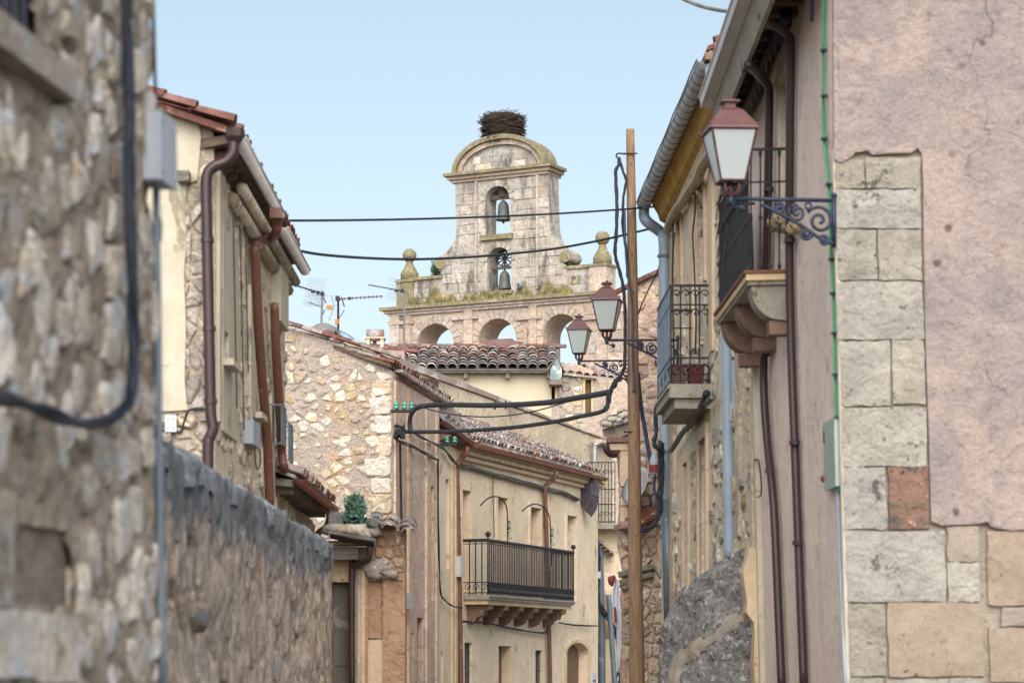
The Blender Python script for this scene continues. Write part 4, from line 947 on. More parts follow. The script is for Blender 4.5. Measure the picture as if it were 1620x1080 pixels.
# hip part to the left
LL = PT(694, 655, 49.3)
MB().add([A+Vector((0, 0, .05)), Au+Vector((0, 0, .05)), LL+Vector((0, 0, .7)), LL, A, LL-Vector((0, 0, .05))], [(0, 1, 2, 3), (0, 3, 5, 4)]).build('roof_hip', tile_mix, hm)
slopelen = math.sqrt(1+.46**2)
tile_field(hm, A+Vector((0, 0, .05)), fm_.u, updir, int(rL/.24), 10, [(tile_mix, 6), (tile_grey, 3), (tile_red, 1)], du=.24,
           inside=lambda c, r, p: r*.33/slopelen < wedge_len((c+.5)*.24)-.25)
hipd = (A-LL).normalized(); hn = Vector((-hipd.y, hipd.x, 0)).normalized(); hn = hn if hn.x < 0 else -hn
tile_field(hm, LL+Vector((0, 0, .04)), hipd, (hn+Vector((0, 0, .33))), 8, 3, [(tile_mix, 2), (tile_red, 2)], du=.24)
# balcony
OUT = .55
sA = fm_.at(772, 940, OUT)[0]; sB = fm_.at(907, 966, OUT)[0]
bal = fbox(fm_, sA, sB, slabz-.1, slabz, 0, OUT+.03).build('balcony', slab_stone, hm)
fbox(fm_, sA-.02, sB+.02, slabz-.045, slabz-.002, OUT+.03, OUT+.055).build('slab_moulding', slab_stone, bal)
fbox(fm_, sA+.06, sB-.06, slabz-.2, slabz-.1, 0, OUT-.03).build('slab_course', beige_trim, bal)
railz = fm_.at(772, 854, OUT)[1]
MB().tube([fm_.P(sA, railz, 0), fm_.P(sA, railz, OUT), fm_.P(sB, railz, OUT), fm_.P(sB, railz, 0)], .035, 6).build('handrail', iron, bal)
MB().tube([fm_.P(sA, railz-.07, 0), fm_.P(sA, railz-.07, OUT), fm_.P(sB, railz-.07, OUT), fm_.P(sB, railz-.07, 0)], .01, 5).build('upper_rail', iron, bal)
for z_ in (slabz+.04, slabz+.26): MB().tube([fm_.P(sA, z_, 0), fm_.P(sA, z_, OUT), fm_.P(sB, z_, OUT), fm_.P(sB, z_, 0)], .012, 5).build('lower_rail', iron, bal)
nb = 52
bars = MB().tube([Vector((0, 0, 0)), Vector((0, 0, railz-slabz))], .015, 5)
bme = bars.build('baluster', iron).data; bpy.data.objects.remove(bpy.data.objects['baluster'])
for i in range(nb+1):
    a = sA+(sB-sA)*i/nb; inst('baluster', bme, bal, Matrix.Translation(fm_.P(a, slabz, OUT)))
for k in (0, 1):
    for j in range(1, 4): inst('baluster', bme, bal, Matrix.Translation(fm_.P((sA, sB)[k], slabz, OUT*j/4)))
for a in (sA, sB):
    MB().tube([fm_.P(a, slabz, OUT), fm_.P(a, railz+.08, OUT)], .02, 6).ball(fm_.P(a, railz+.13, OUT), .06, 10, 6).build('newel', iron, bal, True)
for i in range(40):      # ring ornaments in the lower band
    a = sA+(sB-sA)*(i+.5)/40; c = fm_.P(a, slabz+.15, OUT)
    MB().tube([c+fm_.u*.07*math.cos(t_)+Vector((0, 0, .09*math.sin(t_))) for t_ in [j*math.pi/4 for j in range(9)]], .026, 4).build('ring_ornament', iron, bal)
for j in range(3):
    c = fm_.P(sA, slabz+.15, OUT*(j+.5)/3)
    MB().tube([c+fm_.n*.08*math.cos(t_)*(1-t_/9)+Vector((0, 0, .09*math.sin(t_)*(1-t_/9))) for t_ in [k*.55 for k in range(15)]], .009, 4).build('scroll_ornament', iron, bal)
nc = 6
for i in range(nc):      # stone corbels
    a = sA+.35+(sB-sA-.9)*i/(nc-1); prof = [(0, slabz-.2), (OUT-.04, slabz-.2), (OUT-.05, slabz-.3), (OUT*.72, slabz-.33), (OUT*.66, slabz-.43), (OUT*.4, slabz-.47), (OUT*.32, slabz-.56), (.05, slabz-.62), (0, slabz-.62)]
    vs = [fm_.P(a-.13, z_, o_) for o_, z_ in prof]+[fm_.P(a+.13, z_, o_) for o_, z_ in prof]; n_ = len(prof)
    MB().add(vs, [tuple(range(n_)), tuple(range(2*n_-1, n_-1, -1))]+[(j, (j+1) % n_, n_+(j+1) % n_, n_+j) for j in range(n_)]).build('corbel', slab_under, bal)
# items on this house
for i, pts in enumerate((((803, 880), (803, 830), (802, 805), (796, 791), (785, 785), (772, 788), (760, 799)), ((872, 895), (871, 840), (869, 817), (861, 803), (848, 797), (836, 800), (826, 808)))):
    t = thing('iron_hoop', ('left' if i == 0 else 'right')+' hooked iron rod arching over the long balcony rail', 'iron rod', fm_.W(*pts[0], OUT), 'hooked rods over the long balcony')
    MB().tube(smooth_pts([fm_.W(x, y, OUT-.02) for x, y in pts]), .016, 6).build('rod', iron, t, True)
    x = pts[1][0]; leafy('vine', '', '', fm_.W(x+2, pts[1][1]+22, OUT), .05, 70, leaf_blue, .05, .42, 9, False, parent=t)
boxed('meter_box', 'white oval box on the brown downpipe at the left end of the long balcony', 'box', fm_, 728.5, 879, 733, 912, .08, .2, box_white)
bundle('facade_cables', 'grey bundle of cables sagging along the beige house under its gutter', 'cable', [fm_.W(x, y, .08) for x, y in ((727, 736), (745, 738), (770, 746), (800, 755), (835, 764), (862, 772), (890, 779), (915, 790))], .02, 6, cable_grey, .03, k=4)
bundle('facade_cables', 'black cable bundle along the beige house just below the long balcony', 'cable', [fm_.W(x, y, .1) for x, y in ((731, 982), (770, 986), (810, 993), (858, 1000), (864, 996))], .015, 4, cable, .015, k=4)
bundle('facade_cables', 'black cable run between the second downpipe and the right end of the beige house', 'cable', [fm_.W(x, y, .1) for x, y in ((885, 984), (910, 988), (944, 990))], .015, 4, cable, .01, k=4)
bundle('corner_cables', 'black cable curving across the plaster corner left of the brown downpipe', 'cable', [f6.W(693, 726, .08), f6.W(694, 850, .08), f0.W(696, 930, .08), f0.W(704, 948, .08), f0.W(715, 958, .08), fm_.W(731, 961, .18)], .013, 3, cable, .01, k=5)
bundle('corner_cables', 'black cable pair fixed down beside the left brown downpipe of the beige house', 'cable', [fm_.W(x, y, .06) for x, y in ((721, 735), (721, 800), (723, 860), (725, 960))], .012, 2, cable, .01, k=3)
bundle('corner_cables', 'pale tangled cable bundle on the tan wall falling from the corner insulators', 'cable', [f6.W(x, y, .1) for x, y in ((626, 690), (632, 698), (650, 705), (672, 716), (693, 727))], .015, 4, cable_grey, .02, k=4)
bundle('corner_cables', 'dark cable bundle from the upper insulators across to the roof corner', 'cable', [f6.W(652, 682, .12), f6.W(668, 692, .1), f6.W(690, 703, .1), f0.W(705, 712, .1), f0.W(718, 730, .1), fm_.W(727, 738, .12)], .013, 4, cable_grey, .018, k=4)
wire('corner_cables', 'single black cable down the tan wall left of the pale meter box', [f6.W(x, y, .05) for x, y in ((633, 700), (634, 760), (636, 850), (637, 930))], .022, cable)
wire('thin_wall_cable', 'thin dark wire hanging from the cables above the left iron hoop', [fm_.W(x, y, .04) for x, y in ((780, 750), (780, 780), (782, 850))], .01, cable)
# ============================================================ WEATHERED GABLE behind
h7 = thing('plain_gable_house', 'tall weathered plain plaster gable rising behind the beige balcony house', 'house', f7.P(0, 0))
p7 = [f7.at(640, 580), f7.at(968, 702)]
gz0, gz1 = f7.at(641, 583)[1], f7.at(967, 700)[1]
prism(MB(), f7, [(-2, 0), (f7.L, 0), (f7.L, gz1), (0, gz0), (-2, gz0+.4)], (), .4, 0).build('gable_wall', grey_beige, h7)
fbox(f7, -2, f7.L, 0, gz1-.3, -4, -.4).build('inner_block', grey_beige, h7)
n7 = 26
for i in range(n7):
    a = f7.L*(i+.2)/n7; z_ = gz0+(gz1-gz0)*(i+.2)/n7; a2 = f7.L*(i+1.25)/n7; z2 = gz0+(gz1-gz0)*(i+1.25)/n7
    d = (f7.P(a, z_)-f7.P(a2, z2)).normalized(); s_ = f7.n.copy(); wz = s_.cross(d)
    if wz.z < 0: s_ = -s_; wz = s_.cross(d)
    inst('verge_tile', TM[random.choice(('tile_mixed', 'tile_mixed', 'tile_red', 'tile_grey'))], h7, frame(s_, d*1.1, wz, f7.P(a2, z2+.0, -.06)))
MB().hexa([f7.P(-2, gz0+.42, .05), f7.P(0, gz0+.02, .05), f7.P(f7.L, gz1+.02, .05), f7.P(f7.L, gz1+.02, .05), f7.P(-2, gz0+.42, -4), f7.P(0, gz0+.02, -4), f7.P(f7.L, gz1+.02, -4), f7.P(f7.L, gz1+.02, -4)]).build('roof_deck', tile_mix, h7)
fbox(f7, f7.at(936, 0)[0], f7.L-.05, f7.at(950, 703)[1], f7.at(950, 697)[1], 0, .3).build('stone_ledge', grey_beige, h7)
pipe([f7.W(961, 700, .2), f7.W(945, 702, .2), f7.W(941, 712, .15), f7.W(941, 790, .15)], .05, zinc, h7)
# ============================================================ TILED ROOF HOUSE (behind)
Y8 = 72.0; f8 = Face.px(560, Y8, 960, Y8)
h8 = thing('tiled_roof_house', 'pale house with a grey and red curved tile roof below the church arches', 'house', f8.P(3, 0))
w8 = [rect(f8, 869.5, 612, 880, 650), rect(f8, 924, 600, 937, 656)]
prism(MB(), f8, pxpoly(f8, ((560, 588), (873, 588), (873, 1100), (560, 1100))), (), .4, 0).build('front_wall', pale_beige, h8)
prism(MB(), f8, pxpoly(f8, ((873.3, 578), (918, 574), (943, 590), (945, 1100), (873.3, 1100))), [[(p[0], p[1]) for p in w8[1]]], .4, .02).build('stone_wall', ashlar_warm, h8)
fbox(f8, f8.at(600, 0)[0], f8.at(870, 0)[0], 0, f8.at(0, 600)[1], -6, -.4).build('inner_block', pale_beige, h8)
rgs = pxpoly(f8, ((884, 596), (920, 580), (920, 690), (884, 690)))
rubble(f8, (f8.at(884, 0)[0], f8.at(921, 0)[0], f8.at(0, 690)[1], f8.at(0, 585)[1]), .3, .25, .04, [(ashlar, 1), (rub_stone, 1)], h8, out=.02, rnd=random.Random(9), shrink=(.8, .97))
for (x0, y0, x1, y1) in ((869, 608, 881, 640), (922.5, 597, 938.5, 656)):
    a0, z1_ = f8.at(x0, y0); a1, z0_ = f8.at(x1, y1); mb = MB()
    o = fbox(f8, a0+.02, a1-.02, z0_, z1_-.02, .0 if x0 < 900 else -.2, .02 if x0 < 900 else -.15).build('window', shut_brown, h8)
    for b_ in ((a0, a0+.06, z0_, z1_-.07), (a1-.06, a1, z0_, z1_-.07), (a0, a1, z1_-.07, z1_)): fbox(f8, *b_, .02, .06).build('window_frame', yellow_frame, o)
ez = f8.at(0, 588)[1]; ea = f8.at(596, 0)[0]; eb = f8.at(886, 0)[0]
fbox(f8, ea, eb, ez-.06, ez+.02, -.3, .35).build('eave_board', wood_grey, h8)
for x in (737, 803, 868): fbox(f8, f8.at(x-3, 0)[0], f8.at(x+3, 0)[0], ez-.22, ez-.06, 0, .3).build('bracket', wood_grey, h8)
O8 = f8.P(ea, ez+.03, .4); u8 = f8.u; up8 = Vector((0, 1, .34)); D8 = 2.9
MB().hexa([O8, O8+u8*(eb-ea), O8+u8*(eb-ea)+up8*D8, O8+up8*D8, O8-Vector((0, 0, .03)), O8+u8*(eb-ea)-Vector((0, 0, .03)), O8+u8*(eb-ea)+up8*D8-Vector((0, 0, 1.2)), O8+up8*D8-Vector((0, 0, 1.2))]).build('roof_deck', tile_grey, h8)
rr8 = random.Random(31)
nc8 = int((eb-ea)/.3)
TM['tile_grey_big'] = tile_mesh('tile_grey_big', tile_grey, .3, .5); TM['tile_mix_big'] = tile_mesh('tile_mix_big', tile_mix, .3, .5); TM['tile_red_big'] = tile_mesh('tile_red_big', tile_red, .3, .5)
for r_ in range(7):
    for c in range(nc8):
        p = O8+u8*(.3*(c+.5)+rr8.uniform(-.02, .02))+up8.normalized()*(.41*r_-.06+rr8.uniform(-.03, .03))+Vector((0, -.02, .05+rr8.uniform(0, .02)))
        k = rr8.choices(('tile_grey_big', 'tile_mix_big', 'tile_red_big'), ((8, 1, .3) if r_ < 3 else (3, 4, 3)))[0]
        vv = (up8.normalized()-Vector((0, 0, .06))).normalized(); uu = (u8+Vector((0, rr8.uniform(-.06, .06), 0))).normalized(); wz = uu.cross(vv).normalized()
        inst('roof_tile', TM[k], h8, frame(uu, vv, wz, p))
for i in range(22):
    p = O8+up8*D8+u8*((eb-ea)*(i)/22)+Vector((0, -.05, .02)); inst('ridge_tile', TM[rr8.choice(('tile_mix_big', 'tile_red_big', 'tile_red_big'))], h8, frame(Vector((0, 1, 0)), Vector((1, 0, 0)), Vector((0, 0, 1)), p))
MB().ball(O8+up8*D8+u8*((eb-ea)*.68), .42, 12, 6, .3, (1.5, .6, .75)).build('ridge_lump', tile_red, h8, True)
# small right hand roof
O9 = f8.P(f8.at(884, 0)[0], f8.at(0, 590)[1], .2)
tile_field(h8, O9, Vector((1, 0, -.12)), Vector((0, 1, .36)), 9, 3, [(tile_mix, 2), (tile_red, 1)], du=.24)
MB().hexa([O9, O9+Vector((2.2, 0, -.25)), O9+Vector((2.2, 1.2, .2)), O9+Vector((0, 1.2, .42)), O9-Vector((0, 0, .06)), O9+Vector((2.2, 0, -.31)), O9+Vector((2.2, 1.2, .14)), O9+Vector((0, 1.2, .36))]).build('low_roof_deck', tile_mix, h8)
# gabled weathered box at the corner
gb = thing('gabled_box', 'small faded blue gabled wooden box hanging at the corner under the tiled roof', 'wooden box', f8.W(880, 606, .3))
pl = pxpoly(f8, ((870, 597), (871, 583), (881, 566), (889, 583), (888, 603), (871, 603)), .5)
prism(MB(), f8, pl, (), .35, .5).build('box_body', curved_paint, gb)
for s_, e_ in (((880, 563), (893, 588)), ((882, 563), (867, 586))):
    a, b_ = f8.W(*s_, .5), f8.W(*e_, .5); MB().hexa([a, b_, b_+Vector((0, .5, 0)), a+Vector((0, .5, 0)), a+Vector((0, 0, .06)), b_+Vector((0, 0, .06)), b_+Vector((0, .5, .06)), a+Vector((0, .5, .06))]).build('box_roof', wood_grey, gb)
slab(f8, ((868, 600), (890, 600), (889, 608), (869, 608)), 'box_sill', wood_grey, gb, .5, .55)
# chimney
Yc = 66
chm = thing('chimney', 'small cream chimney with clay cap left of the church', 'chimney', PT(594, 560, Yc))
cb_ = PT(594, 560, Yc)
for sx in (-1, 1):
    for sy in (-1, 1): MB().box(cb_+Vector((sx*.19, sy*.19, .25)), .09, .09, .3).build('post', pale_beige, chm)
MB().box(cb_+Vector((0, 0, -.45)), .48, .48, 1.1).build('stack', pale_beige, chm)
MB().box(cb_+Vector((0, 0, .42)), .54, .54, .04).build('cap_slab', peach_trim, chm)
MB().tube([cb_+Vector((-.24, -.1, .5)), cb_+Vector((.24, -.1, .5))], .16, 8).build('cap_tile', tile_mix, chm, True)
MB().box(cb_+Vector((-.02, 0, .2)), .1, .1, .38).build('flue', tile_red, chm)
# low house far left carrying the chimney (its roof edge shows between gable and tiled roof)
hb = thing('red_ridge_house', 'low red tiled roof edge showing behind the rubble gable left of the church', 'house', PT(560, 1000, 64))
MB().hexa([PT(500, 585, 63), PT(640, 585, 63), PT(640, 552, 66), PT(500, 540, 66), PT(500, 1040, 63), PT(640, 1040, 63), PT(640, 1040, 66), PT(500, 1040, 66)]).build('body', tile_mix, hb)
for i in range(14):
    p = PT(510+i*9.5, 541+i*1.1, 65.9); inst('ridge_tile', TM['tile_red_big'], hb, frame(Vector((0, 1, 0)), Vector((1, 0, -.1)), Vector((0.1, 0, 1)), p))
# ============================================================ CHURCH BELL GABLE
fc = Face.px(605, 97.2, 965, 92.5)
ch = thing('church_bell_gable', 'weathered stone church bell gable with two bells and three big arches', 'church', fc.P(4, 0))
def carch(x0, x1, yt, yb, n=14):
    a0, a1 = fc.at(x0, 500)[0], fc.at(x1, 500)[0]; am = (a0+a1)/2; r_ = (a1-a0)/2; zt_ = fc.at((x0+x1)/2, yt)[1]; zb = fc.at((x0+x1)/2, yb)[1]
    return [(a0, zb), (a1, zb)]+[(am+r_*math.cos(math.pi*i/n), zt_-r_+r_*math.sin(math.pi*i/n)) for i in range(n+1)]
arches = [carch(660, 718, 512, 610), carch(757, 817, 504, 610), carch(859, 917, 497, 610)]
zc = fc.at(790, 474)[1]
baseo = [(fc.at(618, 0)[0], 0), (fc.at(1010, 0)[0], 0), (fc.at(1010, 0)[0], zc-.1), (fc.at(618, 0)[0], zc-.1)]
prism(MB(), fc, baseo, arches, 1.5, 0).build('arcade_wall', ashlar_warm, ch)
lowb = fc.at(0, 620)[1]
for i, (x0, x1) in enumerate(((618, 633), (640, 652), (735, 749), (838, 850), (945, 962))):
    fbox(fc, fc.at(x0, 480)[0], fc.at(x1, 480)[0], 8, zc-.32, 0, .1).build('pilaster', ashlar_warm, ch)
for (x0, x1) in ((616, 655), (716, 757), (818, 858), (918, 962)):      # impost bands
    z_ = fc.at((x0+x1)/2, 500 if x0 > 700 else 508)[1]; fbox(fc, fc.at(x0, 480)[0], fc.at(x1, 480)[0], z_-.14, z_, 0, .13).build('impost', ashlar_warm, ch)
for ai, A_ in enumerate(arches):     # voussoirs
    am = (A_[0][0]+A_[1][0])/2; r_ = (A_[1][0]-A_[0][0])/2; zs_ = max(p[1] for p in A_)-r_
    for k in range(13):
        t0, t1 = math.pi*k/13+.012, math.pi*(k+1)/13-.012; r1, r2 = r_+.01, r_+.36
        pl = [(am+r1*math.cos(t0), zs_+r1*math.sin(t0)), (am+r2*math.cos(t0), zs_+r2*math.sin(t0)), (am+r2*math.cos(t1), zs_+r2*math.sin(t1)), (am+r1*math.cos(t1), zs_+r1*math.sin(t1))]
        prism(MB(), fc, pl, (), .07, .035+.012*random.random()).build('voussoir', ashlar_warm, ch)
ring_ex = []
for A_ in arches:
    am = (A_[0][0]+A_[1][0])/2; r_ = (A_[1][0]-A_[0][0])/2+.4; zs_ = max(p[1] for p in A_)-(r_-.4)
    ring_ex.append([(am-r_+.38, 0), (am+r_-.38, 0), (am+r_, zs_)]+[(am+r_*math.cos(math.pi*i/10), zs_+r_*math.sin(math.pi*i/10)) for i in range(11)]+[(am-r_, zs_)])
crnd = random.Random(77)
blocks(fc, [(baseo[0][0]+.02, lowb), (fc.at(1000, 0)[0], lowb), (fc.at(1000, 0)[0], zc-.35), (baseo[0][0]+.02, zc-.35)], ring_ex, .62, .36, [(ashlar_warm, 3), (ashlar, 1)], ch, proud=.035, rnd=crnd, maxn=260)
# main cornice in three steps
ca0, ca1 = fc.at(606, 0)[0], fc.at(966, 0)[0]
for (z0_, z1_, o_, m_) in ((-.34, -.24, .12, ashlar_warm), (-.24, -.13, .2, ashlar_warm), (-.13, 0, .32, lichen_ochre)):
    e = {.12: .28, .2: .14, .32: 0}[o_]; fbox(fc, ca0+e, ca1-e, zc+z0_+.002, zc+z1_, -1.7, o_).build('cornice', m_, ch)
# attic parapets
def cp(x, y): return fc.at(x, y)
pz = cp(690, 440)[1]; pz2 = cp(900, 425)[1]
for x0, x1, zz in ((645, 724, pz), (848, 959, pz2)):
    fbox(fc, cp(x0, 0)[0], cp(x1, 0)[0], zc, zz, -.7, -.12).build('parapet', ashlar, ch)
    fbox(fc, cp(x0, 0)[0]-.03, cp(x1, 0)[0]+.03, zz, zz+.12, -.8, -.04).build('parapet_coping', lichen_ochre, ch)
    blocks(fc, [(cp(x0, 0)[0]+.02, zc+.01), (cp(x1, 0)[0]-.02, zc+.01), (cp(x1, 0)[0]-.02, zz-.01), (cp(x0, 0)[0]+.02, zz-.01)], [], .6, .34, [(ashlar, 1), (lichen_ochre, .5)], ch, out=-.12, rnd=crnd)
# tower
Q = lambda L_: [cp(x, y) for x, y in L_]
zl = zc
left = [(692, 448), (698, 443), (697, 430), (690, 420), (690, 409), (700, 402), (710, 393), (717, 382), (720, 372), (720, 341), (719, 280)]
right = [(866, 273), (868, 341), (870, 365), (875, 379), (886, 389), (899, 396), (903, 405), (900, 412), (890, 414), (895, 422), (897, 436)]
left = left[:1]+[(v.x, v.y) for v in smooth_pts([Vector((x, y, 0)) for x, y in left[1:]], 4)]; right = [(v.x, v.y) for v in smooth_pts([Vector((x, y, 0)) for x, y in right], 4)]
tower = [(cp(692, 448)[0], zl)]+Q(left)+Q(right)+[(cp(897, 436)[0], zl)]
def barch(x0, x1, yt, yb, n=10):
    a0, a1 = cp(x0, 300)[0], cp(x1, 300)[0]; am = (a0+a1)/2; r_ = (a1-a0)/2; zt_ = cp((x0+x1)/2, yt)[1]; zb = cp((x0+x1)/2, yb)[1]
    return [(a0, zb), (a1, zb)]+[(am+r_*math.cos(math.pi*i/n), zt_-r_+r_*math.sin(math.pi*i/n)) for i in range(n+1)]
b1, b2 = barch(767, 806, 294, 371), barch(770, 808, 391, 460)
b2 = [(a, max(z_, zl+.25)) for a, z_ in b2]
TH = .9; TO = -.05
prism(MB(), fc, tower, (b1, b2), TH, TO).build('tower_wall', ashlar, ch)
tw_in = [(p[0]+(.12 if i < len(tower)/2 else -.12), p[1]) for i, p in enumerate(tower)]
def grow(h_, d): 
    am = sum(p[0] for p in h_)/len(h_); zm = sum(p[1] for p in h_)/len(h_)
    return [(a+(d if a > am else -d), z_+(d if z_ > zm else -d)) for a, z_ in h_]
blocks(fc, tower, (grow(b1, .16), grow(b2, .16)), .6, .38, [(ashlar, 4), (ashlar_warm, 1)], ch, proud=.04, out=TO, rnd=crnd, maxn=240)
for b_ in (b1, b2):
    am = (b_[0][0]+b_[1][0])/2; r_ = (b_[1][0]-b_[0][0])/2; zs_ = max(p[1] for p in b_)-r_
    for k in range(9):
        t0, t1 = math.pi*k/9+.02, math.pi*(k+1)/9-.02; r1, r2 = r_+.0, r_+.22
        pl = [(am+r1*math.cos(t0), zs_+r1*math.sin(t0)), (am+r2*math.cos(t0), zs_+r2*math.sin(t0)), (am+r2*math.cos(t1), zs_+r2*math.sin(t1)), (am+r1*math.cos(t1), zs_+r1*math.sin(t1))]
        prism(MB(), fc, pl, (), .06, TO+.05).build('voussoir', ashlar, ch)
fbox(fc, b1[0][0]-.16, b1[1][0]+.14, b1[0][1]-.2, b1[0][1]-.0, TO-TH, TO+.16).build('sill', lichen_ochre, ch)
fbox(fc, b2[0][0]-.1, b2[1][0]+.1, b2[0][1]-.14, b2[0][1]-.0, TO-TH, TO+.1).build('sill', lichen_ochre, ch)
for x0, x1 in ((752, 755.5), (849, 852.5)):
    fbox(fc, cp(x0, 300)[0], cp(x1, 300)[0], zl+.3, cp(800, 282)[1], TO, TO+.12).build('pilaster_edge', ashlar, ch)
# scroll cylinders
for (x, y) in ((697, 416), (894, 405)):
    a, z_ = cp(x, y); MB().tube([fc.P(a, z_, TO+.08), fc.P(a, z_, TO-TH-.03)], .24, 14).build('volute', lichen_ochre, ch)
zk = cp(790, 272)[1]; k0, k1 = cp(706, 272)[0], cp(876, 272)[0]
for (d0, d1, o_, e, m_) in ((-.26, -.15, .1, .24, ashlar_warm), (-.15, -.02, .2, .12, ashlar_warm), (-.02, .1, .32, 0, lichen_ochre)):
    fbox(fc, k0+e, k1-e, zk+d0+.002, zk+d1, TO-TH-.2, TO+o_).build('upper_cornice', m_, ch)
# curved pediment
p0, p1 = cp(718, 268)[0], cp(866, 268)[0]; pm = (p0+p1)/2; pr = (p1-p0)/2; zpt = cp(788, 214)[1]-(zk+.1)
N = 22
arc = lambda k: [(pm+(pr-k)*math.cos(math.pi*i/N), zk+.1+(zpt-k)*math.sin(math.pi*i/N)) for i in range(N+1)]
prism(MB(), fc, arc(.1), (), TH, TO-.02).build('tympanum', ashlar, ch)
for k, o_, m_ in ((0, .26, lichen_ochre), (.2, .14, ashlar_warm)):
    outer_ = arc(k); inner_ = arc(k+.18)
    prism(MB(), fc, outer_+inner_[::-1], (), TH+.2, TO+o_).build('arched_cornice', m_, ch)
blocks(fc, [(a, z_) for a, z_ in arc(.42)], [], .55, .33, [(ashlar, 1), (rub_white, .2)], ch, proud=.03, out=TO-.02, rnd=crnd)
# ball finials
for i, (x, yb, yt) in enumerate(((640, 446, 394), (946, 421, 368))):
    a, z_ = cp(x, yb); c = fc.P(a, 0, -.4); s = (yb-yt)/F*95
    fin = fbox(fc, a-.38, a+.38, zc, z_+.0, -.78, -.0).build('finial_pedestal', lichen_ochre if i == 0 else ashlar_warm, ch)
    fbox(fc, a-.43, a+.43, z_, z_+.1, -.83, .05).build('pedestal_cap', lichen_ochre, fin)
    c.z = z_+.1
    MB().lathe(c, [(.36, 0), (.36, .22*s), (.3, .3*s), (.17, .48*s), (.12, .6*s), (.13, .62*s)], 14).build('finial_neck', lichen_ochre, fin, True)
    MB().ball(c+Vector((0, 0, .8*s-.02)), .28, 16, 10).build('finial_ball', lichen_ochre, fin, True)
# bells
def bell(label, x, yt, yb, wpx, out, yoke_y):
    a, zt_ = cp(x, yt); _, zb = cp(x, yb); c = fc.P(a, 0, out); c.z = zb; H = zt_-zb; r_ = wpx/2/F*95
    t = thing('bell', label, 'bell', c)
    MB().lathe(c, [(r_*1.15, 0), (r_*1.16, .04*H), (r_*1.02, .14*H), (r_*.9, .35*H), (r_*.84, .65*H), (r_*.74, .86*H), (r_*.5, .97*H), (r_*.15, H*1.08)], 18).build('bell_body', bronze, t, True)
    MB().tube([c+Vector((0, 0, .3*H)), c-Vector((0, 0, .1*H))], .03, 6).ball(c-Vector((0, 0, .1*H)), .05).build('clapper', iron, t, True)
    return t, c, H
t, c, H = bell('large greenish bronze bell in the upper opening of the bell gable', 788, 316, 346, 21, -.45, 305)
yk = MB(); a = cp(788, 308)[0]; zz = cp(788, 309)[1]
fbox(fc, b1[0][0]+.02, b1[1][0]-.02, zz-.08, zz+.08, -.53, -.38, yk); yk.box(fc.P(a, zz+.2, -.45), .3, .3, .42, R(28)).build('headstock', wood_old, t)
t, c, H = bell('small green bell hanging in the lower opening of the bell gable', 789, 427, 455, 20, -.5, 405)
a = cp(789, 0)[0]; zz = cp(796, 418)[1]
MB().tube([fc.P(a, zz-.2, -.5), fc.P(a, zz+.5, -.5)], .04, 6).build('hanger', iron, t)
for k in range(5):
    an = math.pi*k/5; zc_ = cp(796, 405)[1]
    MB().tube([fc.P(a+.36*math.cos(an), zc_+.3*math.sin(an), -.5), fc.P(a-.36*math.cos(an), zc_-.3*math.sin(an), -.5)], .03, 5).build('wheel_spoke', iron, t)
MB().tube([fc.P(a+.36*math.cos(j*.5), zc_+.32*math.sin(j*.5), -.5) for j in range(14)], .03, 5).build('wheel_rim', iron, t)
fbox(fc, b2[0][0], b2[1][0], cp(796, 422)[1], cp(796, 418)[1], -.56, -.44).build('beam', wood_old, t)
# nest
a, z_ = cp(785, 219); nc_ = fc.P(a, z_-.12, -.55); nz = 1.05
nest = thing('stork_nest', 'big dark stork nest of twigs on top of the curved pediment', 'nest', nc_)
prof = [(.62, 0), (.72, .2), (.76, .5), (.74, .85), (.66, 1.08), (.4, 1.06)]
MB().lathe(nc_, [(r_*.9, h_*nz) for r_, h_ in prof], 18).build('nest_core', twig, nest, True)
rn = random.Random(4); tm = MB()
for i in range(1500):
    an = rn.uniform(0, 6.28); h_ = rn.uniform(-.02, 1.1)*nz; r_ = .64+.14*min(1, h_/nz*1.6)+rn.uniform(-.05, .05)
    if h_ > .98*nz: r_ *= rn.random()
    p = nc_+Vector((math.cos(an)*r_, math.sin(an)*r_, h_)); d = Vector((-math.sin(an)+rn.uniform(-.7, .7), math.cos(an)+rn.uniform(-.7, .7), rn.uniform(-.5, .5))).normalized()*rn.uniform(.14, .36)
    tm.tube([p-d, p+d], rn.uniform(.007, .014), 3, caps=False)
tm.build('twigs', twig, nest, kind='stuff')
bird = thing('bird', 'small dark bird perched on the left rim of the nest', 'bird', nc_+Vector((-.66, 0, 1.07)))
bq = nc_+Vector((-.66, 0, 1.12)); MB().ball(bq, .07, 8, 6, 0, (1.3, .8, .8)).ball(bq+Vector((-.07, 0, .07)), .04, 8, 6).tube([bq+Vector((.06, 0, 0)), bq+Vector((.2, 0, -.04))], .02, 5).build('bird_body', iron, bird, True)
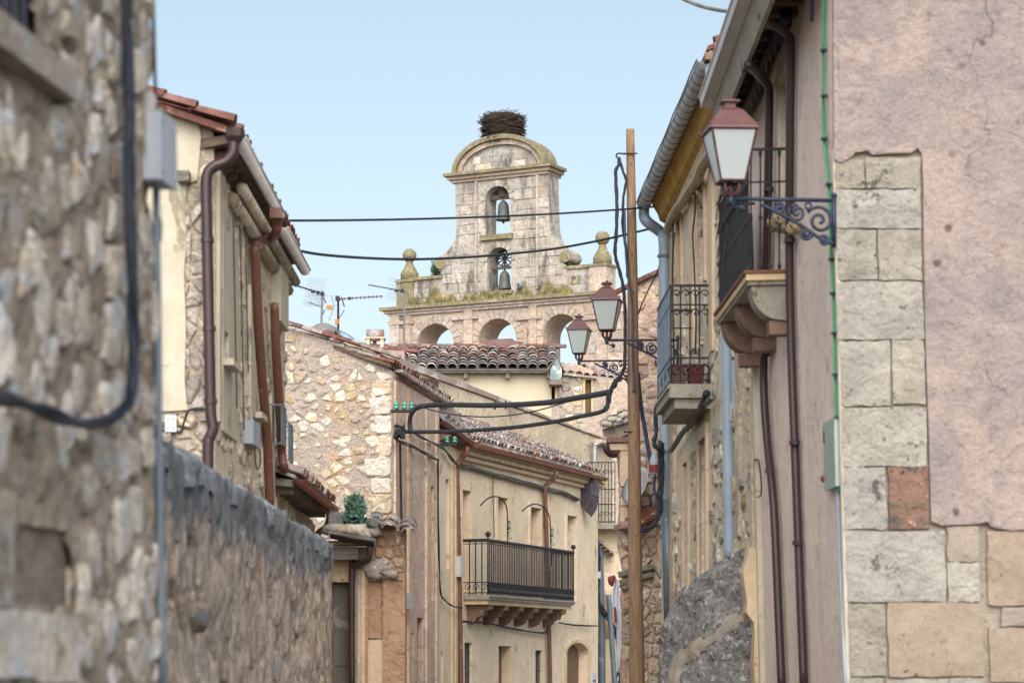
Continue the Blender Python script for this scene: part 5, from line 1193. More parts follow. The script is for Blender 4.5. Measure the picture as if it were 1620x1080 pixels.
# grass on the cornice
gr = MB(); rg_ = random.Random(8)
for i in range(3600):
    x = rg_.choice((rg_.uniform(650, 745), rg_.uniform(650, 745), rg_.uniform(745, 860), rg_.uniform(860, 905), rg_.uniform(660, 900)))
    a = cp(x, 460)[0]; dens = noise.noise(Vector((x*.05, 0, 0)))
    if 800 < x < 812 and rg_.random() < .7: continue
    hh = max(.06, (.3+.7*dens)*rg_.uniform(.4, 1.3)); p = fc.P(a, zc, rg_.uniform(-.1, .27)); w_ = fc.u*.014
    tip = p+Vector((rg_.uniform(-.12, .12), rg_.uniform(-.08, .08), hh))
    gr.add([p-w_, p+w_, tip], [(0, 1, 2)])
go = gr.build('dry_grass', grass_m, kind='stuff', loc=fc.P(4, zc, 0)); tag(go, 'dry yellow green grass growing along the church cornice', 'grass')
leafy('cornice_shrub', 'small leafy shrub on the church parapet between the left ball finial and the tower', 'shrub', fc.P(cp(683, 440)[0], pz+.1, -.4), .32, 340, leaf, .1, .6, 12)
leafy('parapet_weed', 'low green weed at the foot of the right scroll on the church', 'weed', fc.P(cp(893, 422)[0], pz2+.1, -.3), .2, 130, leaf, .09, .16, 13)
pg = fc.W(822, 460, .2); pig = thing('bird', 'dark pigeon sitting on the church cornice beside the lower bell', 'bird', pg)
MB().ball(pg+Vector((0, 0, .1)), .11, 8, 6, 0, (.9, 1.2, 1)).ball(pg+Vector((-.05, -.05, .24)), .05, 8, 6).build('bird_body', cable_blue, pig, True)
# ============================================================ RIGHT NEAR HOUSE
Y1R = 19.5; LN = .0235
XR = (1342-CX)/F*Y1R
fr_ = Face((XR, Y1R), (2.605, 25.6), lean=LN)     # street side
fe = Face((XR, Y1R), (XR+6, Y1R), lean=LN)        # end wall towards the camera
hr = thing('corner_house', 'pink and mauve rendered corner house with ashlar quoins filling the right edge', 'house', (XR+.5, 20, 0))
TZ = 7.6
# street side wall with balcony door
bd = [fr_.at(1228, 110)[0], fr_.at(1247, 110)[0]]; bz = fr_.at(1215, 424)[1]
dz1 = fr_.at(1247, 96)[1]
dh = [(bd[1], bz), (bd[0], bz), (bd[0], dz1), (bd[1], dz1)]; dh = [(min(bd), bz), (max(bd), bz), (max(bd), dz1), (min(bd), dz1)]
prism(MB(), fr_, [(.07, 0), (fr_.L, 0), (fr_.L, TZ-.2), (.07, TZ-.2)], [dh], .35, 0).build('street_wall', pink_plaster, hr)
fbox(fr_, .4, fr_.L, 0, TZ-.3, -4, -.4).build('inner_block', pink_plaster, hr)
o = fbox(fr_, dh[0][0], dh[1][0], bz, dz1, -.16, -.1).build('balcony_door', shut_slat, hr)
for i in range(26):
    z_ = bz+.1+i*(dz1-bz-.15)/26; fbox(fr_, dh[0][0]+.03, dh[1][0]-.03, z_, z_+.02, -.1, -.07).build('slat', shut_slat, o)
fbox(fr_, dh[0][0]-.0, dh[1][0], dz1-.05, dz1, -.1, .02).build('door_lintel', peach_trim, hr)
fbox(fr_, fr_.at(1196, 600)[0], fr_.at(1186+16, 600)[0]+.15, 0, bz-.1, 0, .05).build('rendered_rib', cream, hr)
# end wall: structural body, render coat with broken edges, ashlar blocks
def E(x, y): return fe.at(x, y)
prism(MB(), fe, [(0, 0), (6, 0), (6, 9.2), (3, 9.2), (0, TZ-.2)], (), .38, -.03).build('end_wall', cement_tan, hr)
coat = [(1318, -40), (1319, 120), (1320, 252), (1330, 258), (1345, 252), (1352, 243), (1372, 238), (1380, 246), (1402, 245), (1440, 243), (1452, 236), (1458, 243),
        (1460, 300), (1461, 400), (1464, 520), (1468, 640), (1470, 740), (1472, 826), (1492, 830), (1520, 829), (1562, 828), (1568, 834), (1600, 838), (1640, 836), (1700, 838), (1900, 840), (1900, -40)]
cp_ = [E(x+random.uniform(-1, 1), y+random.uniform(-1.5, 1.5)) for x, y in coat]
prism(MB(), fe, cp_, (), .06, .022).build('render_coat', rough_mauve, hr)
hfg = MB()     # relief skin over the coat: real bumps and scars
na, nz_ = 150, 240; a0 = E(1324, 0)[0]; a1 = E(1720, 0)[0]; z0_ = E(0, 840)[1]; z1_ = E(0, -30)[1]
inside = {}
vs = []; fs = []
for i in range(na+1):
    for j in range(nz_+1):
        a = a0+(a1-a0)*i/na; z_ = z0_+(z1_-z0_)*j/nz_; p = fe.P(a, z_)
        d = noise.fractal(p*1.6, 1, 2, 5)*.012+noise.fractal(p*7, 1, 2, 3)*.003
        rdg = abs(noise.noise(p*1.1+Vector((5, 0, 2)))); d -= .01*max(0, 1-rdg*45)
        vs.append(fe.P(a, z_, .026+d)); inside[(i, j)] = inpoly((a, z_), cp_)
for i in range(na):
    for j in range(nz_):
        if inside[(i, j)] and inside[(i+1, j)] and inside[(i, j+1)] and inside[(i+1, j+1)]:
            k = i*(nz_+1)+j; fs.append((k, k+nz_+1, k+nz_+2, k+1))
hfg.add(vs, fs); hfg.build('rough_render', rough_mauve, hr, True)
bl = [(1322, 254, 1368, 298, 'p'), (1370, 250, 1456, 297, 'p'), (1322, 301, 1457, 361, 'p'), (1324, 364, 1387, 442, 'p'), (1389, 364, 1458, 442, 'p'), (1326, 446, 1461, 536, 'p'),
      (1329, 540, 1409, 641, 'p'), (1411, 538, 1463, 638, 'p'), (1331, 645, 1466, 737, 'p'), (1334, 740, 1403, 836, 'p'), (1405, 739, 1469, 836, 'r'),
      (1338, 840, 1496, 951, 'p'), (1499, 833, 1548, 888, 'o'), (1500, 891, 1550, 951, 'p'), (1562, 840, 1660, 957, 'o'), (1342, 955, 1401, 1068, 'p'), (1404, 953, 1556, 1069, 'o'),
      (1585, 961, 1680, 989, 'o'), (1566, 993, 1680, 1078, 'o'), (1344, 1072, 1398, 1160, 'p'), (1402, 1073, 1560, 1160, 'p'), (1663, 842, 1800, 957, 'o'), (1564, 1082, 1700, 1160, 'p')]
br_ = random.Random(3)
def ashb(face, a0, a1, z0, z1, o0, pr, m, parent, rnd, nm='ashlar_block', nx=7, nz=5):
    """dressed block with chipped arrises: low grid with sunk, uneven rim"""
    vs = []; fs = []
    for i in range(nx+1):
        for j in range(nz+1):
            u_, v_ = i/nx, j/nz; rim = i in (0, nx) or j in (0, nz)
            a = a0+(a1-a0)*u_; z_ = z0+(z1-z0)*v_
            if rim: a += rnd.uniform(-.008, .008); z_ += rnd.uniform(-.008, .008)
            vs.append(face.P(a, z_, o0+(pr*rnd.uniform(.55, .9) if rim else pr*rnd.uniform(.85, 1.1))))
    for i in range(nx):
        for j in range(nz): k = i*(nz+1)+j; fs.append((k, k+nz+1, k+nz+2, k+1))
    loop = [i*(nz+1) for i in range(nx+1)]+[nx*(nz+1)+j for j in range(1, nz+1)]+[i*(nz+1)+nz for i in range(nx-1, -1, -1)]+[j for j in range(nz-1, 0, -1)]
    b0 = len(vs); vs += [face.P(*(lambda q: ((q-face.O).dot(face.u), q.z))(vs[i]), o0-.04) if face.lean == 0 else vs[i]-face.n*(pr+.04) for i in loop]
    for k in range(len(loop)): k2 = (k+1) % len(loop); fs.append((loop[k], b0+k, b0+k2, loop[k2]))
    return MB().add(vs, fs).build(nm, m, parent)
for x0, y0, x1, y1, c_ in bl:
    a0, z1_ = E(x0, y0); a1, z0_ = E(x1, y1)
    ashb(fe, a0-.003, a1+.003, max(z0_, .02)-.003, z1_+.003, -.01, .022, {'p': block_pale, 'o': block_ochre, 'r': block_rust}[c_], hr, br_, 'ashlar_block', 7, 5)
# pale arris strip of the corner
pts = [fe.P(-.01, z_, .0) for z_ in (0, .8, 2.5, 4, 5.7)]
MB().tube([p+Vector((.01, .03, 0)) for p in pts], .028, 8).build('corner_bead', cream, hr, True)
# eave, gutter
GXR = (1190-CX)/F*21.4; GZR = EYE+1040/F*21.4
def G(y, dx=0, dz=0): return Vector((GXR+dx+.0, y, GZR+dz))
MB().hexa([G(19.3, .0, -.02), G(25.4, 0, -.02), G(25.4, .5, .1), G(19.3, .5, .1), G(19.3, 0, .05), G(25.4, 0, .05), G(25.4, .5, .18), G(19.3, .5, .18)]).build('soffit', wood_old, hr)
for i in range(15): MB().box(G(19.5+i*.41, .22, -.06), .44, .1, .1).build('rafter_tail', wood_old, hr)
MB().hexa([G(19.2, -.05, .06), G(25.5, -.05, .06), G(25.5, 3.5, 1.3), G(19.2, 3.5, 1.3), G(19.2, -.05, .12), G(25.5, -.05, .12), G(25.5, 3.5, 1.36), G(19.2, 3.5, 1.36)]).build('roof_deck', tile_red, hr)
tile_field(hr, G(19.2, -.05, .12), Vector((0, 1, 0)), Vector((1, 0, .35)), 30, 2, [(tile_red, 1)])
mb = MB()
for y in (19.2,):
    mb.hexa([G(y, -.13, -.02), G(25.5, -.13, -.02), G(25.5, -.02, -.05), G(y, -.02, -.05), G(y, -.15, .08), G(25.5, -.15, .08), G(25.5, -.0, .08), G(y, -.0, .08)])
mb.tube([G(19.2, -.15, .08), G(25.5, -.15, .08)], .014, 6); mb.tube([G(19.2, -.13, -.02), G(25.5, -.13, -.02)], .01, 6)
mb.build('gutter', white_pipe, hr)
MB().hexa([G(19.2, -.02, -.06), G(25.4, -.02, -.06), G(25.4, .02, -.36), G(19.2, .02, -.36), G(19.2, .03, -.02), G(25.4, .03, -.02), G(25.4, .06, -.36), G(19.2, .06, -.36)]).build('fascia', slab_stone, hr)
dpA = [fr_.W(x, y, o) for x, y, o in ((1183, 102, .42), (1190, 108, .36), (1203, 122, .2), (1214, 134, .1), (1217, 150, .07), (1216, 250, .07), (1213, 420, .07), (1210, 520, .07), (1208, 600, .07), (1213, 690, .07), (1224, 800, .07), (1231, 950, .07), (1237, 1090, .07))]
pipe(dpA, .042, dark_pipe, hr)
dpB = [fr_.W(x, y, o) for x, y, o in ((1206, 25, .4), (1214, 36, .34), (1232, 44, .2), (1246, 56, .1), (1251, 75, .06), (1250, 200, .06), (1249, 400, .06), (1252, 560, .06), (1258, 720, .06), (1264, 880, .06), (1272, 1090, .06))]
pipe(dpB, .04, dark_pipe, hr)
brackets([fr_.W(x, y, .07) for x, y in ((1211, 560), (1218, 745), (1257, 700), (1249, 380), (1216, 300), (1262, 858))], .042, dark_pipe, hr)
# balcony of the corner house
sa, sb = fr_.at(1249, 424)[0], None
OB = .43
sa = fr_.at(1180, 425, OB)[0]; sb = fr_.at(1131, 464, OB)[0]; slz = fr_.at(1180, 428, OB)[1]
bal = fbox(fr_, sa+.02, sb-.02, slz-.13, slz-.03, 0, OB-.02).build('balcony', slab_stone, hr)
fbox(fr_, sa-.02, sb+.02, slz-.03, slz, -.02, OB+.02).build('tile_edging', tile_red, bal)
fbox(fr_, sa-.005, sb+.005, slz-.09, slz-.032, -.02, OB+.0).build('slab_moulding', beige_trim, bal)
mold = [(0, slz-.14), (OB-.04, slz-.14), (OB-.06, slz-.22), (OB*.62, slz-.3), (OB*.55, slz-.38), (0, slz-.38)]
for k, (aa, ab, m_) in enumerate(((sa+.05, sa+.32, slab_stone), (sb-.32, sb-.05, slab_under), ((sa+sb)/2-.14, (sa+sb)/2+.14, slab_under))):
    n_ = 12; pf = [(0, slz-.135), (OB-.05, slz-.135)]+[(OB-.05-(OB*.62)*(1-math.cos(t_*math.pi/2/n_)) , slz-.15-.3*math.sin(t_*math.pi/2/n_)) for t_ in range(1, n_+1)]+[(0, slz-.46)]
    vs = [fr_.P(aa, z_, o_) for o_, z_ in pf]+[fr_.P(ab, z_, o_) for o_, z_ in pf]; q = len(pf)
    MB().add(vs, [tuple(range(q)), tuple(range(2*q-1, q-1, -1))]+[(j, (j+1) % q, q+(j+1) % q, q+j) for j in range(q)]).build('corbel', m_, bal)
    fbox(fr_, aa+.03, ab-.03, slz-.58, slz-.45, -.02, OB*.5).build('corbel_foot', slab_under, bal)
rz_ = fr_.at(1185, 218, OB)[1]
MB().tube([fr_.P(sa+.04, rz_, 0), fr_.P(sa+.04, rz_, OB-.04), fr_.P(sb-.04, rz_, OB-.04), fr_.P(sb-.04, rz_, 0)], .014, 6).build('handrail', iron, bal)
MB().tube([fr_.P(sa+.04, rz_-.3, 0), fr_.P(sa+.04, rz_-.3, OB-.04), fr_.P(sb-.04, rz_-.3, OB-.04)], .009, 6).build('mid_rail', iron, bal)
def bal_bar(p, h_, m_):
    MB().tube([p, p+Vector((0, 0, h_))], .009, 6).lathe(p+Vector((0, 0, h_*.42)), [(.009, 0), (.018, .015), (.018, .03), (.009, .045)], 8).lathe(p+Vector((0, 0, .02)), [(.018, 0), (.018, .03), (.009, .05)], 8).lathe(p+Vector((0, 0, h_-.08)), [(.009, 0), (.02, .06)], 8).build('baluster', m_, bal)
for i in range(5): bal_bar(fr_.P(sa+.04, slz, .03+(OB-.08)*i/4), rz_-slz, iron)
nbb = 20
for i in range(1, nbb+1): bal_bar(fr_.P(sa+.04+(sb-sa-.08)*i/nbb, slz, OB-.04), rz_-slz, iron)
for j in range(3): 
    p = fr_.P(sa+.04, rz_-.08, .1+.1*j)
scr = thing('dark_screen', 'dark grey cloth screen tied behind the far railing of the near right balcony', 'screen', fr_.P(sb-.1, slz, OB))
cl = MB(); vs = []; fs = []; n1, n2 = 14, 20
for i in range(n1+1):
    for j in range(n2+1):
        a = sb-.06-1.35*i/n1; z_ = slz+.02+(rz_-slz-.12)*j/n2; vs.append(fr_.P(a, z_, OB-.085+.014*math.sin(i*1.3)+.012*noise.noise(Vector((i*.4, j*.3, 0)))))
for i in range(n1):
    for j in range(n2): k = i*(n2+1)+j; fs.append((k, k+1, k+n2+2, k+n2+1))
cl.add(vs, fs).build('cloth', dark_cloth, scr, True)
ec = MB(); vs = []; fs = []
for i in range(9):
    for j in range(15):
        vs.append(fr_.P(sb-.07+.012*math.sin(i), slz+.02+(rz_-slz-.12)*j/14, .03+(OB-.1)*i/8))
for i in range(8):
    for j in range(14): k = i*15+j; fs.append((k, k+1, k+16, k+15))
ec.add(vs, fs).build('end_cloth', dark_cloth, scr, True)
for k in range(5):
    MB().tube(smooth_pts([fr_.P(sb-.1, slz+.15+.2*k, OB-.02), fr_.P(sb-.6, slz+.35+.2*k, OB-.02), fr_.P(sb-1.1, slz+.7+.12*k, OB-.02)]), .006, 4).build('cord', cable_grey, scr)
fo = thing('foam_lump', 'lumpy yellow tan foam patch on the wall under the near lamp bracket', 'foam', fr_.W(1238, 358, .05))
fm2 = MB()
for i in range(16): fm2.ball(fr_.W(1222+i*2.6, 352+8*math.sin(i*1.7)+i*.2, .05+.03*math.cos(i*2)), .04+.02*random.random(), 8, 6, .5)
fm2.build('foam', foam, fo, True)
# cables and box on the corner house
bundle('green_cable', 'bright green cable clipped down the pink wall beside the near right corner', 'cable', [fr_.W(x, y, .03) for x, y in ((1302, -30), (1303, 80), (1304, 220), (1311, 292), (1315, 380), (1318, 470), (1322, 600), (1325, 700), (1327, 780))], .012, 2, green_cable, .004, k=4)
clip_pts = [fr_.W(x, y, .035) for x, y in ((1303, 80), (1304, 152), (1304, 220), (1311, 292), (1316, 410), (1318, 464), (1320, 527), (1322, 592), (1324, 660), (1325, 740))]
t = thing('cable_clips', 'row of small black clips holding the green cable', 'clip', clip_pts[0])
for p in clip_pts: MB().box(p, .05, .05, .02).build('clip', cable, t)
wire('wall_conduit', 'pale grey conduit running down from the green cable at the corner', [fr_.W(x, y, .03) for x, y in ((1325, 770), (1329, 880), (1333, 980), (1338, 1100))], .014, grey_pipe, k=3, cat='conduit')
wire('blue_cable_end', 'short blue black cable end hanging at the top of the pink wall', [fr_.W(x, y, .05) for x, y in ((1284, -30), (1285, 10), (1284, 34))], .018, cable_blue, k=3)
t, bb = boxed('alarm_box', 'pale green box with red button beside the green cable on the corner house', 'box', fr_, 1302, 671, 1322, 768, 0, .06, box_green)
MB().ball(fr_.W(1303, 757, .06), .03, 10, 6).build('red_button', red_cloth, t, True)
fbox(fr_, bb[1]-.07, bb[1]-.02, bb[3]-.16, bb[3]-.06, .06, .066).build('vent_slot', iron, t)
rod_ = [fr_.W(x, y, .05) for x, y in ((1192, 728), (1200, 728), (1204, 760), (1204, 782), (1198, 786))]
wire('iron_hook', 'thin iron bar standing off the pink wall above the buttress', rod_, .008, iron, k=3, cat='hook')
# ============================================================ RIGHT MIDDLE HOUSE (patchy rubble, zinc gutter)
f9 = Face((2.56, 25.8), (2.36, 38.2))
h9 = thing('patchy_house', 'patchy rubble house with zinc gutter, yellow soffit and grey pipes on the right', 'house', f9.P(0, 0))
zt9 = 8.3
ww9 = [rect(f9, 1104, 300, 1116, 440), rect(f9, 1107, 700, 1119, 912), rect(f9, 1083, 735, 1090, 930), rect(f9, 1074, 350, 1079, 450)]
ww9 = [[(min(h_[0][0], h_[1][0]), h_[0][1]), (max(h_[0][0], h_[1][0]), h_[0][1]), (max(h_[0][0], h_[1][0]), h_[2][1]), (min(h_[0][0], h_[1][0]), h_[2][1])] for h_ in ww9]
prism(MB(), f9, [(0, 0), (f9.L, 0), (f9.L, zt9), (0, zt9)], ww9, .4, 0).build('street_wall', r2_plaster, h9)
fbox(f9, 0, f9.L, 0, zt9-.1, -4, -.45).build('inner_block', r2_plaster, h9)
for h_ in ww9:
    a0, a1, z0_, z1_ = h_[0][0], h_[1][0], h_[0][1], h_[2][1]
    fbox(f9, a0, a1, z0_, z1_, -.3, -.24).build('shutter', shut_brown, h9)
    fbox(f9, a0-.16, a0, z0_-.05, z1_+.16, -.02, .035).build('surround', peach_trim, h9); fbox(f9, a1, a1+.16, z0_-.05, z1_+.16, -.02, .035).build('surround', peach_trim, h9)
    fbox(f9, a0, a1, z1_, z1_+.16, -.02, .033).build('surround', peach_trim, h9)
hx9 = [[(h_[0][0]-.18, h_[0][1]-.1), (h_[1][0]+.18, h_[0][1]-.1), (h_[1][0]+.18, h_[2][1]+.2), (h_[0][0]-.18, h_[2][1]+.2)] for h_ in ww9]
rubble(f9, (.1, f9.L, 1.0, 6.9), .42, .26, .035, [(old_stone, 2), (rub_stone, 3), (r2_plaster, 2)], h9, shrink=(.45, .88), holes=hx9, keep=.5, rnd=random.Random(14), maxn=290)
for x0, x1, y0, y1, m_ in ((1063, 1069, 380, 1000, peach_stone), (1093, 1100, 300, 560, peach_trim), (1126, 1131, 240, 560, peach_trim), (1168, 1174, 560, 850, peach_stone)):
    a0, a1 = f9.at(x1, 600)[0], f9.at(x0, 600)[0]; fbox(f9, a0, a1, f9.at(x0, y1)[1], f9.at(x0, y0)[1], -.01, .04).build('vertical_strip', m_, h9)
# gutter with sections
gA = PT(1118, 98, 27.0); gB = PT(1018, 322, 37.6)
zz_ = (gA.z+gB.z)/2
gA = Vector((gA.x, 27.0, zz_+.0)); gB = Vector((gB.x, 37.6, zz_))
# keep both ends at one height: move the near end to the depth that shows it at y=98
yA = (zz_-EYE)*F/(HZ-98); gA = Vector(((1118-CX)/F*yA, yA, zz_)); yB = (zz_-EYE)*F/(HZ-322); gB = Vector(((1019-CX)/F*yB, yB, zz_))
gg = gB-gA
gutter([gA+gg*i/24 for i in range(25)], .1, zinc, h9)
for i in range(25):
    c = gA+gg*i/24; d = gg.normalized(); s_ = Vector((-d.y, d.x, 0))
    MB().tube([c+s_*.103*math.cos(t_)+Vector((0, 0, .103*math.sin(t_))) for t_ in [math.pi+math.pi*k/8 for k in range(9)]], .008, 4).build('gutter_strap', slate_pipe, h9)
wire('gutter_cable', 'thin dark cable along the outer lip of the zinc gutter', [gA+gg*i/12+Vector((-.115, 0, .02+.01*math.sin(i*2))) for i in range(13)], .009)
pipe([gA+Vector((.03, -.05, -.06)), gA+Vector((.05, -.1, -.22)), gA+Vector((.16, -.12, -.36)), gA+Vector((.3, -.1, -.42))], .06, zinc, h9)
wl = f9.P(0, zz_-.0, 0)
def K(y, dx, dz):   # section across the eave between gutter and wall at depth y
    t_ = (y-gA.y)/(gB.y-gA.y); g_ = gA+gg*t_; a = (y-25.8); wx = f9.P(a*f9.L/12.4, 0).x
    return Vector((g_.x+(wx-g_.x)*dx, y, zz_+dz))
y0_, y1_ = gA.y-.15, gB.y
MB().hexa([K(y0_, .15, -.0), K(y1_, .15, 0), K(y1_, 1.1, .0), K(y0_, 1.1, .0), K(y0_, .15, .1), K(y1_, .15, .1), K(y1_, 1.1, .2), K(y0_, 1.1, .2)]).build('tile_bed', wood_old, h9)
prev = None
for (xa, za, xb, zb, m_) in ((.3, -.02, .52, -.16, yellow_soffit), (.52, -.16, .6, -.26, yellow_soffit), (.6, -.26, .95, -.34, yellow_soffit), (.8, -.34, 1.02, -.52, beige_trim)):
    MB().hexa([K(y0_, xa, za), K(y1_, xa, za), K(y1_, xb, zb), K(y0_, xb, zb), K(y0_, xa+.25, za+.02), K(y1_, xa+.25, za+.02), K(y1_, xb+.25, zb+.02), K(y0_, xb+.25, zb+.02)]).build('soffit_moulding', m_, h9)
for i in range(44):      # clay tile undersides
    y = y0_+.1+(y1_-y0_-.2)*i/44; inst('eave_tile', TM['tile_mixed'], h9, frame(Vector((0, 1, 0)), Vector((1, 0, .12)).normalized(), Vector((-.12, 0, 1)).normalized(), K(y, .08, .05)))
MB().hexa([K(y0_, 0, .1), K(y1_, 0, .1), K(y1_, 0, .1)+Vector((4, 0, 1.4)), K(y0_, 0, .1)+Vector((4, 0, 1.4)), K(y0_, 0, .15), K(y1_, 0, .15), K(y1_, 0, .15)+Vector((4, 0, 1.4)), K(y0_, 0, .15)+Vector((4, 0, 1.4))]).build('roof_deck', tile_red, h9)
for i in range(6):
    p = K(y0_, 0, .18)+Vector((.08+i*.3, .02, i*.105)); inst('verge_tile', TM['tile_red'], h9, frame(Vector((0, 1, 0)), Vector((1, 0, .35)).normalized(), Vector((-.35, 0, 1)).normalized(), p))
for (x0, y0, x1, y1, m_) in ((1129, 71, 1157, 97, brick_m), (1114, 88, 1128, 99, slab_under), (1155, 62, 1168, 80, brick_m), (1132, 98, 1150, 110, zinc)):
    a = PT((x0+x1)/2, (y0+y1)/2, yA-.05); MB().box(a, (x1-x0)/F*yA, .3, (y1-y0)/F*yA).build('verge_brick', m_, h9)
# downpipes
pipe([gB+Vector((0, 0, -.06)), gB+Vector((.0, -.02, -.2)), gB+Vector((.06, -.06, -.3)), PT(1046, 368, 36.6), PT(1050, 380, 36.4), PT(1051, 420, 36.4), PT(1052, 700, 36.4), PT(1056, 860, 36.4), PT(1061, 985, 36.4)], .085, grey_pipe, h9, k=6)
MB().tube([PT(1054.5, 790, 36.38), PT(1061, 1000, 36.38)], .095, 12).build('lower_downpipe', slate_pipe, h9, True)
brackets([PT(1051, 405, 36.4), PT(1053, 714, 36.4), PT(1056, 800, 36.4)], .09, slate_pipe, h9)
YG = 27.6
pipe([PT(1150, 490, YG), PT(1151, 620, YG), PT(1153, 760, YG), PT(1155, 885, YG)], .068, grey_pipe, h9)
bb_ = PT(1164, 655, YG)
t = thing('junction_box', 'grey junction box with looped cable beside the light grey downpipe', 'junction box', bb_, None)
MB().box(bb_+Vector((0, 0, .02)), .14, .12, .19).build('case', box_grey, t); MB().box(bb_+Vector((.0, -.07, .02)), .15, .02, .2).build('cover', box_grey, t); MB().box(bb_+Vector((.03, -.0, -.12)), .06, .08, .12).build('cable_gland', box_grey, t)
MB().box(PT(1161, 605, YG), .1, .1, .5).build('cable_trunking', grey_pipe, h9)
wire('cable_loop', 'black cable looping out of the grey junction box beside the light pipe', [PT(x, y, YG-.05) for x, y in ((1183, 640), (1178, 650), (1177, 675), (1179, 690), (1176, 706), (1171, 700), (1172, 688), (1178, 684))], .013, k=5)
# balcony of the middle house (narrow, grey iron, flower pots)
OB9 = .52; a9 = f9.at(1124, 620)[0]; b9 = f9.at(1038, 640, OB9)[0]; s9 = f9.at(1059, 607, OB9)[1]
a9 = f9.at(1059, 607, OB9)[0]
bal9 = fbox(f9, a9, b9, s9-.17, s9, -.02, OB9).build('balcony', slab_stone, h9)
fbox(f9, a9+.06, b9-.06, s9-.3, s9-.17, -.02, OB9-.07).build('slab_underside', slab_stone, bal9)
fbox(f9, a9-.02, b9+.02, s9-.06, s9-.02, OB9-.0, OB9+.02).build('slab_moulding', slab_stone, bal9)
rt9 = f9.at(1058, 453, OB9)[1]; rr9 = f9.at(1058, 567, OB9)[1]
for z_, r_ in ((rt9, .017), (rt9-.24, .01), (rr9, .013), (s9+.05, .012)):
    MB().tube([f9.P(a9+.02, z_, 0), f9.P(a9+.02, z_, OB9-.02), f9.P(b9-.02, z_, OB9-.02), f9.P(b9-.02, z_, 0)], r_, 6).build('rail', iron, bal9)
for i in range(5): MB().tube([f9.P(a9+.02, s9, .02+(OB9-.04)*i/4), f9.P(a9+.02, rt9, .02+(OB9-.04)*i/4)], .011, 6).build('baluster', iron, bal9)
for i in range(1, 25): MB().tube([f9.P(a9+.02+(b9-a9-.04)*i/24, s9, OB9-.02), f9.P(a9+.02+(b9-a9-.04)*i/24, rt9, OB9-.02)], .009, 6).build('baluster', slate_pipe, bal9)
def scroll_at(c, ax, r_, tw, parent, m_=iron, th=.009, turns=14):
    return MB().tube([c+ax*math.cos(tw*i*.5)*r_*(1-i/17)+Vector((0, 0, math.sin(i*.5)*r_*(1-i/17))) for i in range(turns)], th, 5).build('scroll', m_, parent, True)
for i in range(4):
    for z_ in (rt9-.1, rt9-.34): scroll_at(f9.P(a9+.02, z_, .07+(OB9-.04)*i/4), f9.n, .055, 1 if i % 2 else -1, bal9)
for i in range(4):
    scroll_at(f9.P(a9+.02, (rr9+s9)/2, .08+(OB9-.04)*i/4), f9.n, .1, 1 if i % 2 else -1, bal9, iron, .012)
    scroll_at(f9.P(a9+.6*i+.2, (rr9+s9)/2, OB9-.02), f9.u, .1, 1 if i % 2 else -1, bal9, iron, .012)
for i, (o_, m_, lab) in enumerate(((.16, red_cloth, 'dark red plastic flower trough on the narrow iron balcony, nearer the wall'), (.38, tile_red, 'dull clay coloured trough on the narrow iron balcony, nearer the street'))):
    c = f9.P(a9+.2, s9+.0, o_); t = thing('flower_pot', lab, 'flower pot', c)
    pw, pd_ = .085, .3; P = lambda x_, y_, z_: c+f9.n*x_+f9.u*y_+Vector((0, 0, z_))
    MB().hexa([P(-pw, 0, .01), P(pw, 0, .01), P(pw*1.15, -.02, .24), P(-pw*1.15, -.02, .24), P(-pw, pd_, .01), P(pw, pd_, .01), P(pw*1.15, pd_, .24), P(-pw*1.15, pd_, .24)]).build('pot', m_, t)
    MB().hexa([P(-pw*1.2, -.03, .241), P(pw*1.2, -.03, .241), P(pw*1.2, -.03, .27), P(-pw*1.2, -.03, .27), P(-pw*1.2, pd_, .241), P(pw*1.2, pd_, .241), P(pw*1.2, pd_, .27), P(-pw*1.2, pd_, .27)]).build('rim', m_, t)
wire('junction_cables', 'thick dark cable mass running under the narrow balcony', [f9.W(x, y, .12) for x, y in ((1118, 622), (1112, 640), (1100, 655), (1090, 668))], .05, cable_navy, k=5)
bundle('twisted_bundle', 'grey twisted cable bundle dropping along the wall below the narrow balcony', 'cable', [f9.W(x, y, .1) for x, y in ((1128, 628), (1108, 648), (1096, 668), (1080, 684), (1070, 700), (1062, 712))], .02, 5, cable_grey, .02, twist=.5, k=8)
bundle('eave_cables', 'cream twisted cable bundle hanging below the yellow soffit', 'cable', [f9.W(x, y, .12) for x, y in ((1150, 215), (1128, 240), (1112, 262), (1103, 285), (1094, 298), (1083, 315), (1070, 332), (1062, 348), (1057, 362))], .034, 6, cable_cream, .03, twist=.45, k=10)
bundle('eave_cables', 'dark cables tucked under the eave of the corner house behind the near lantern', 'cable', [fr_.W(x, y, .1) for x, y in ((1245, 20), (1228, 60), (1210, 100), (1196, 140), (1180, 178), (1165, 205))], .03, 5, cable_navy, .03, twist=.4, k=8)
wire('drop_cable', 'black cable dangling down the patchy wall from the cream cable bundle', [f9.W(x, y, .08) for x, y in ((1098, 300), (1100, 330), (1096, 370), (1098, 420), (1101, 500), (1100, 560))], .012)
wire('drop_cable', 'thin black cable beside the far downpipe of the patchy house', [f9.W(x, y, .1) for x, y in ((1062, 330), (1065, 370), (1064, 450), (1066, 560), (1064, 640))], .014)
wire('drop_cable', 'dark cable tail hanging just right of the light grey downpipe', [PT(x, y, YG+.1) for x, y in ((1164, 500), (1166, 540), (1163, 580))], .02, cable_navy)
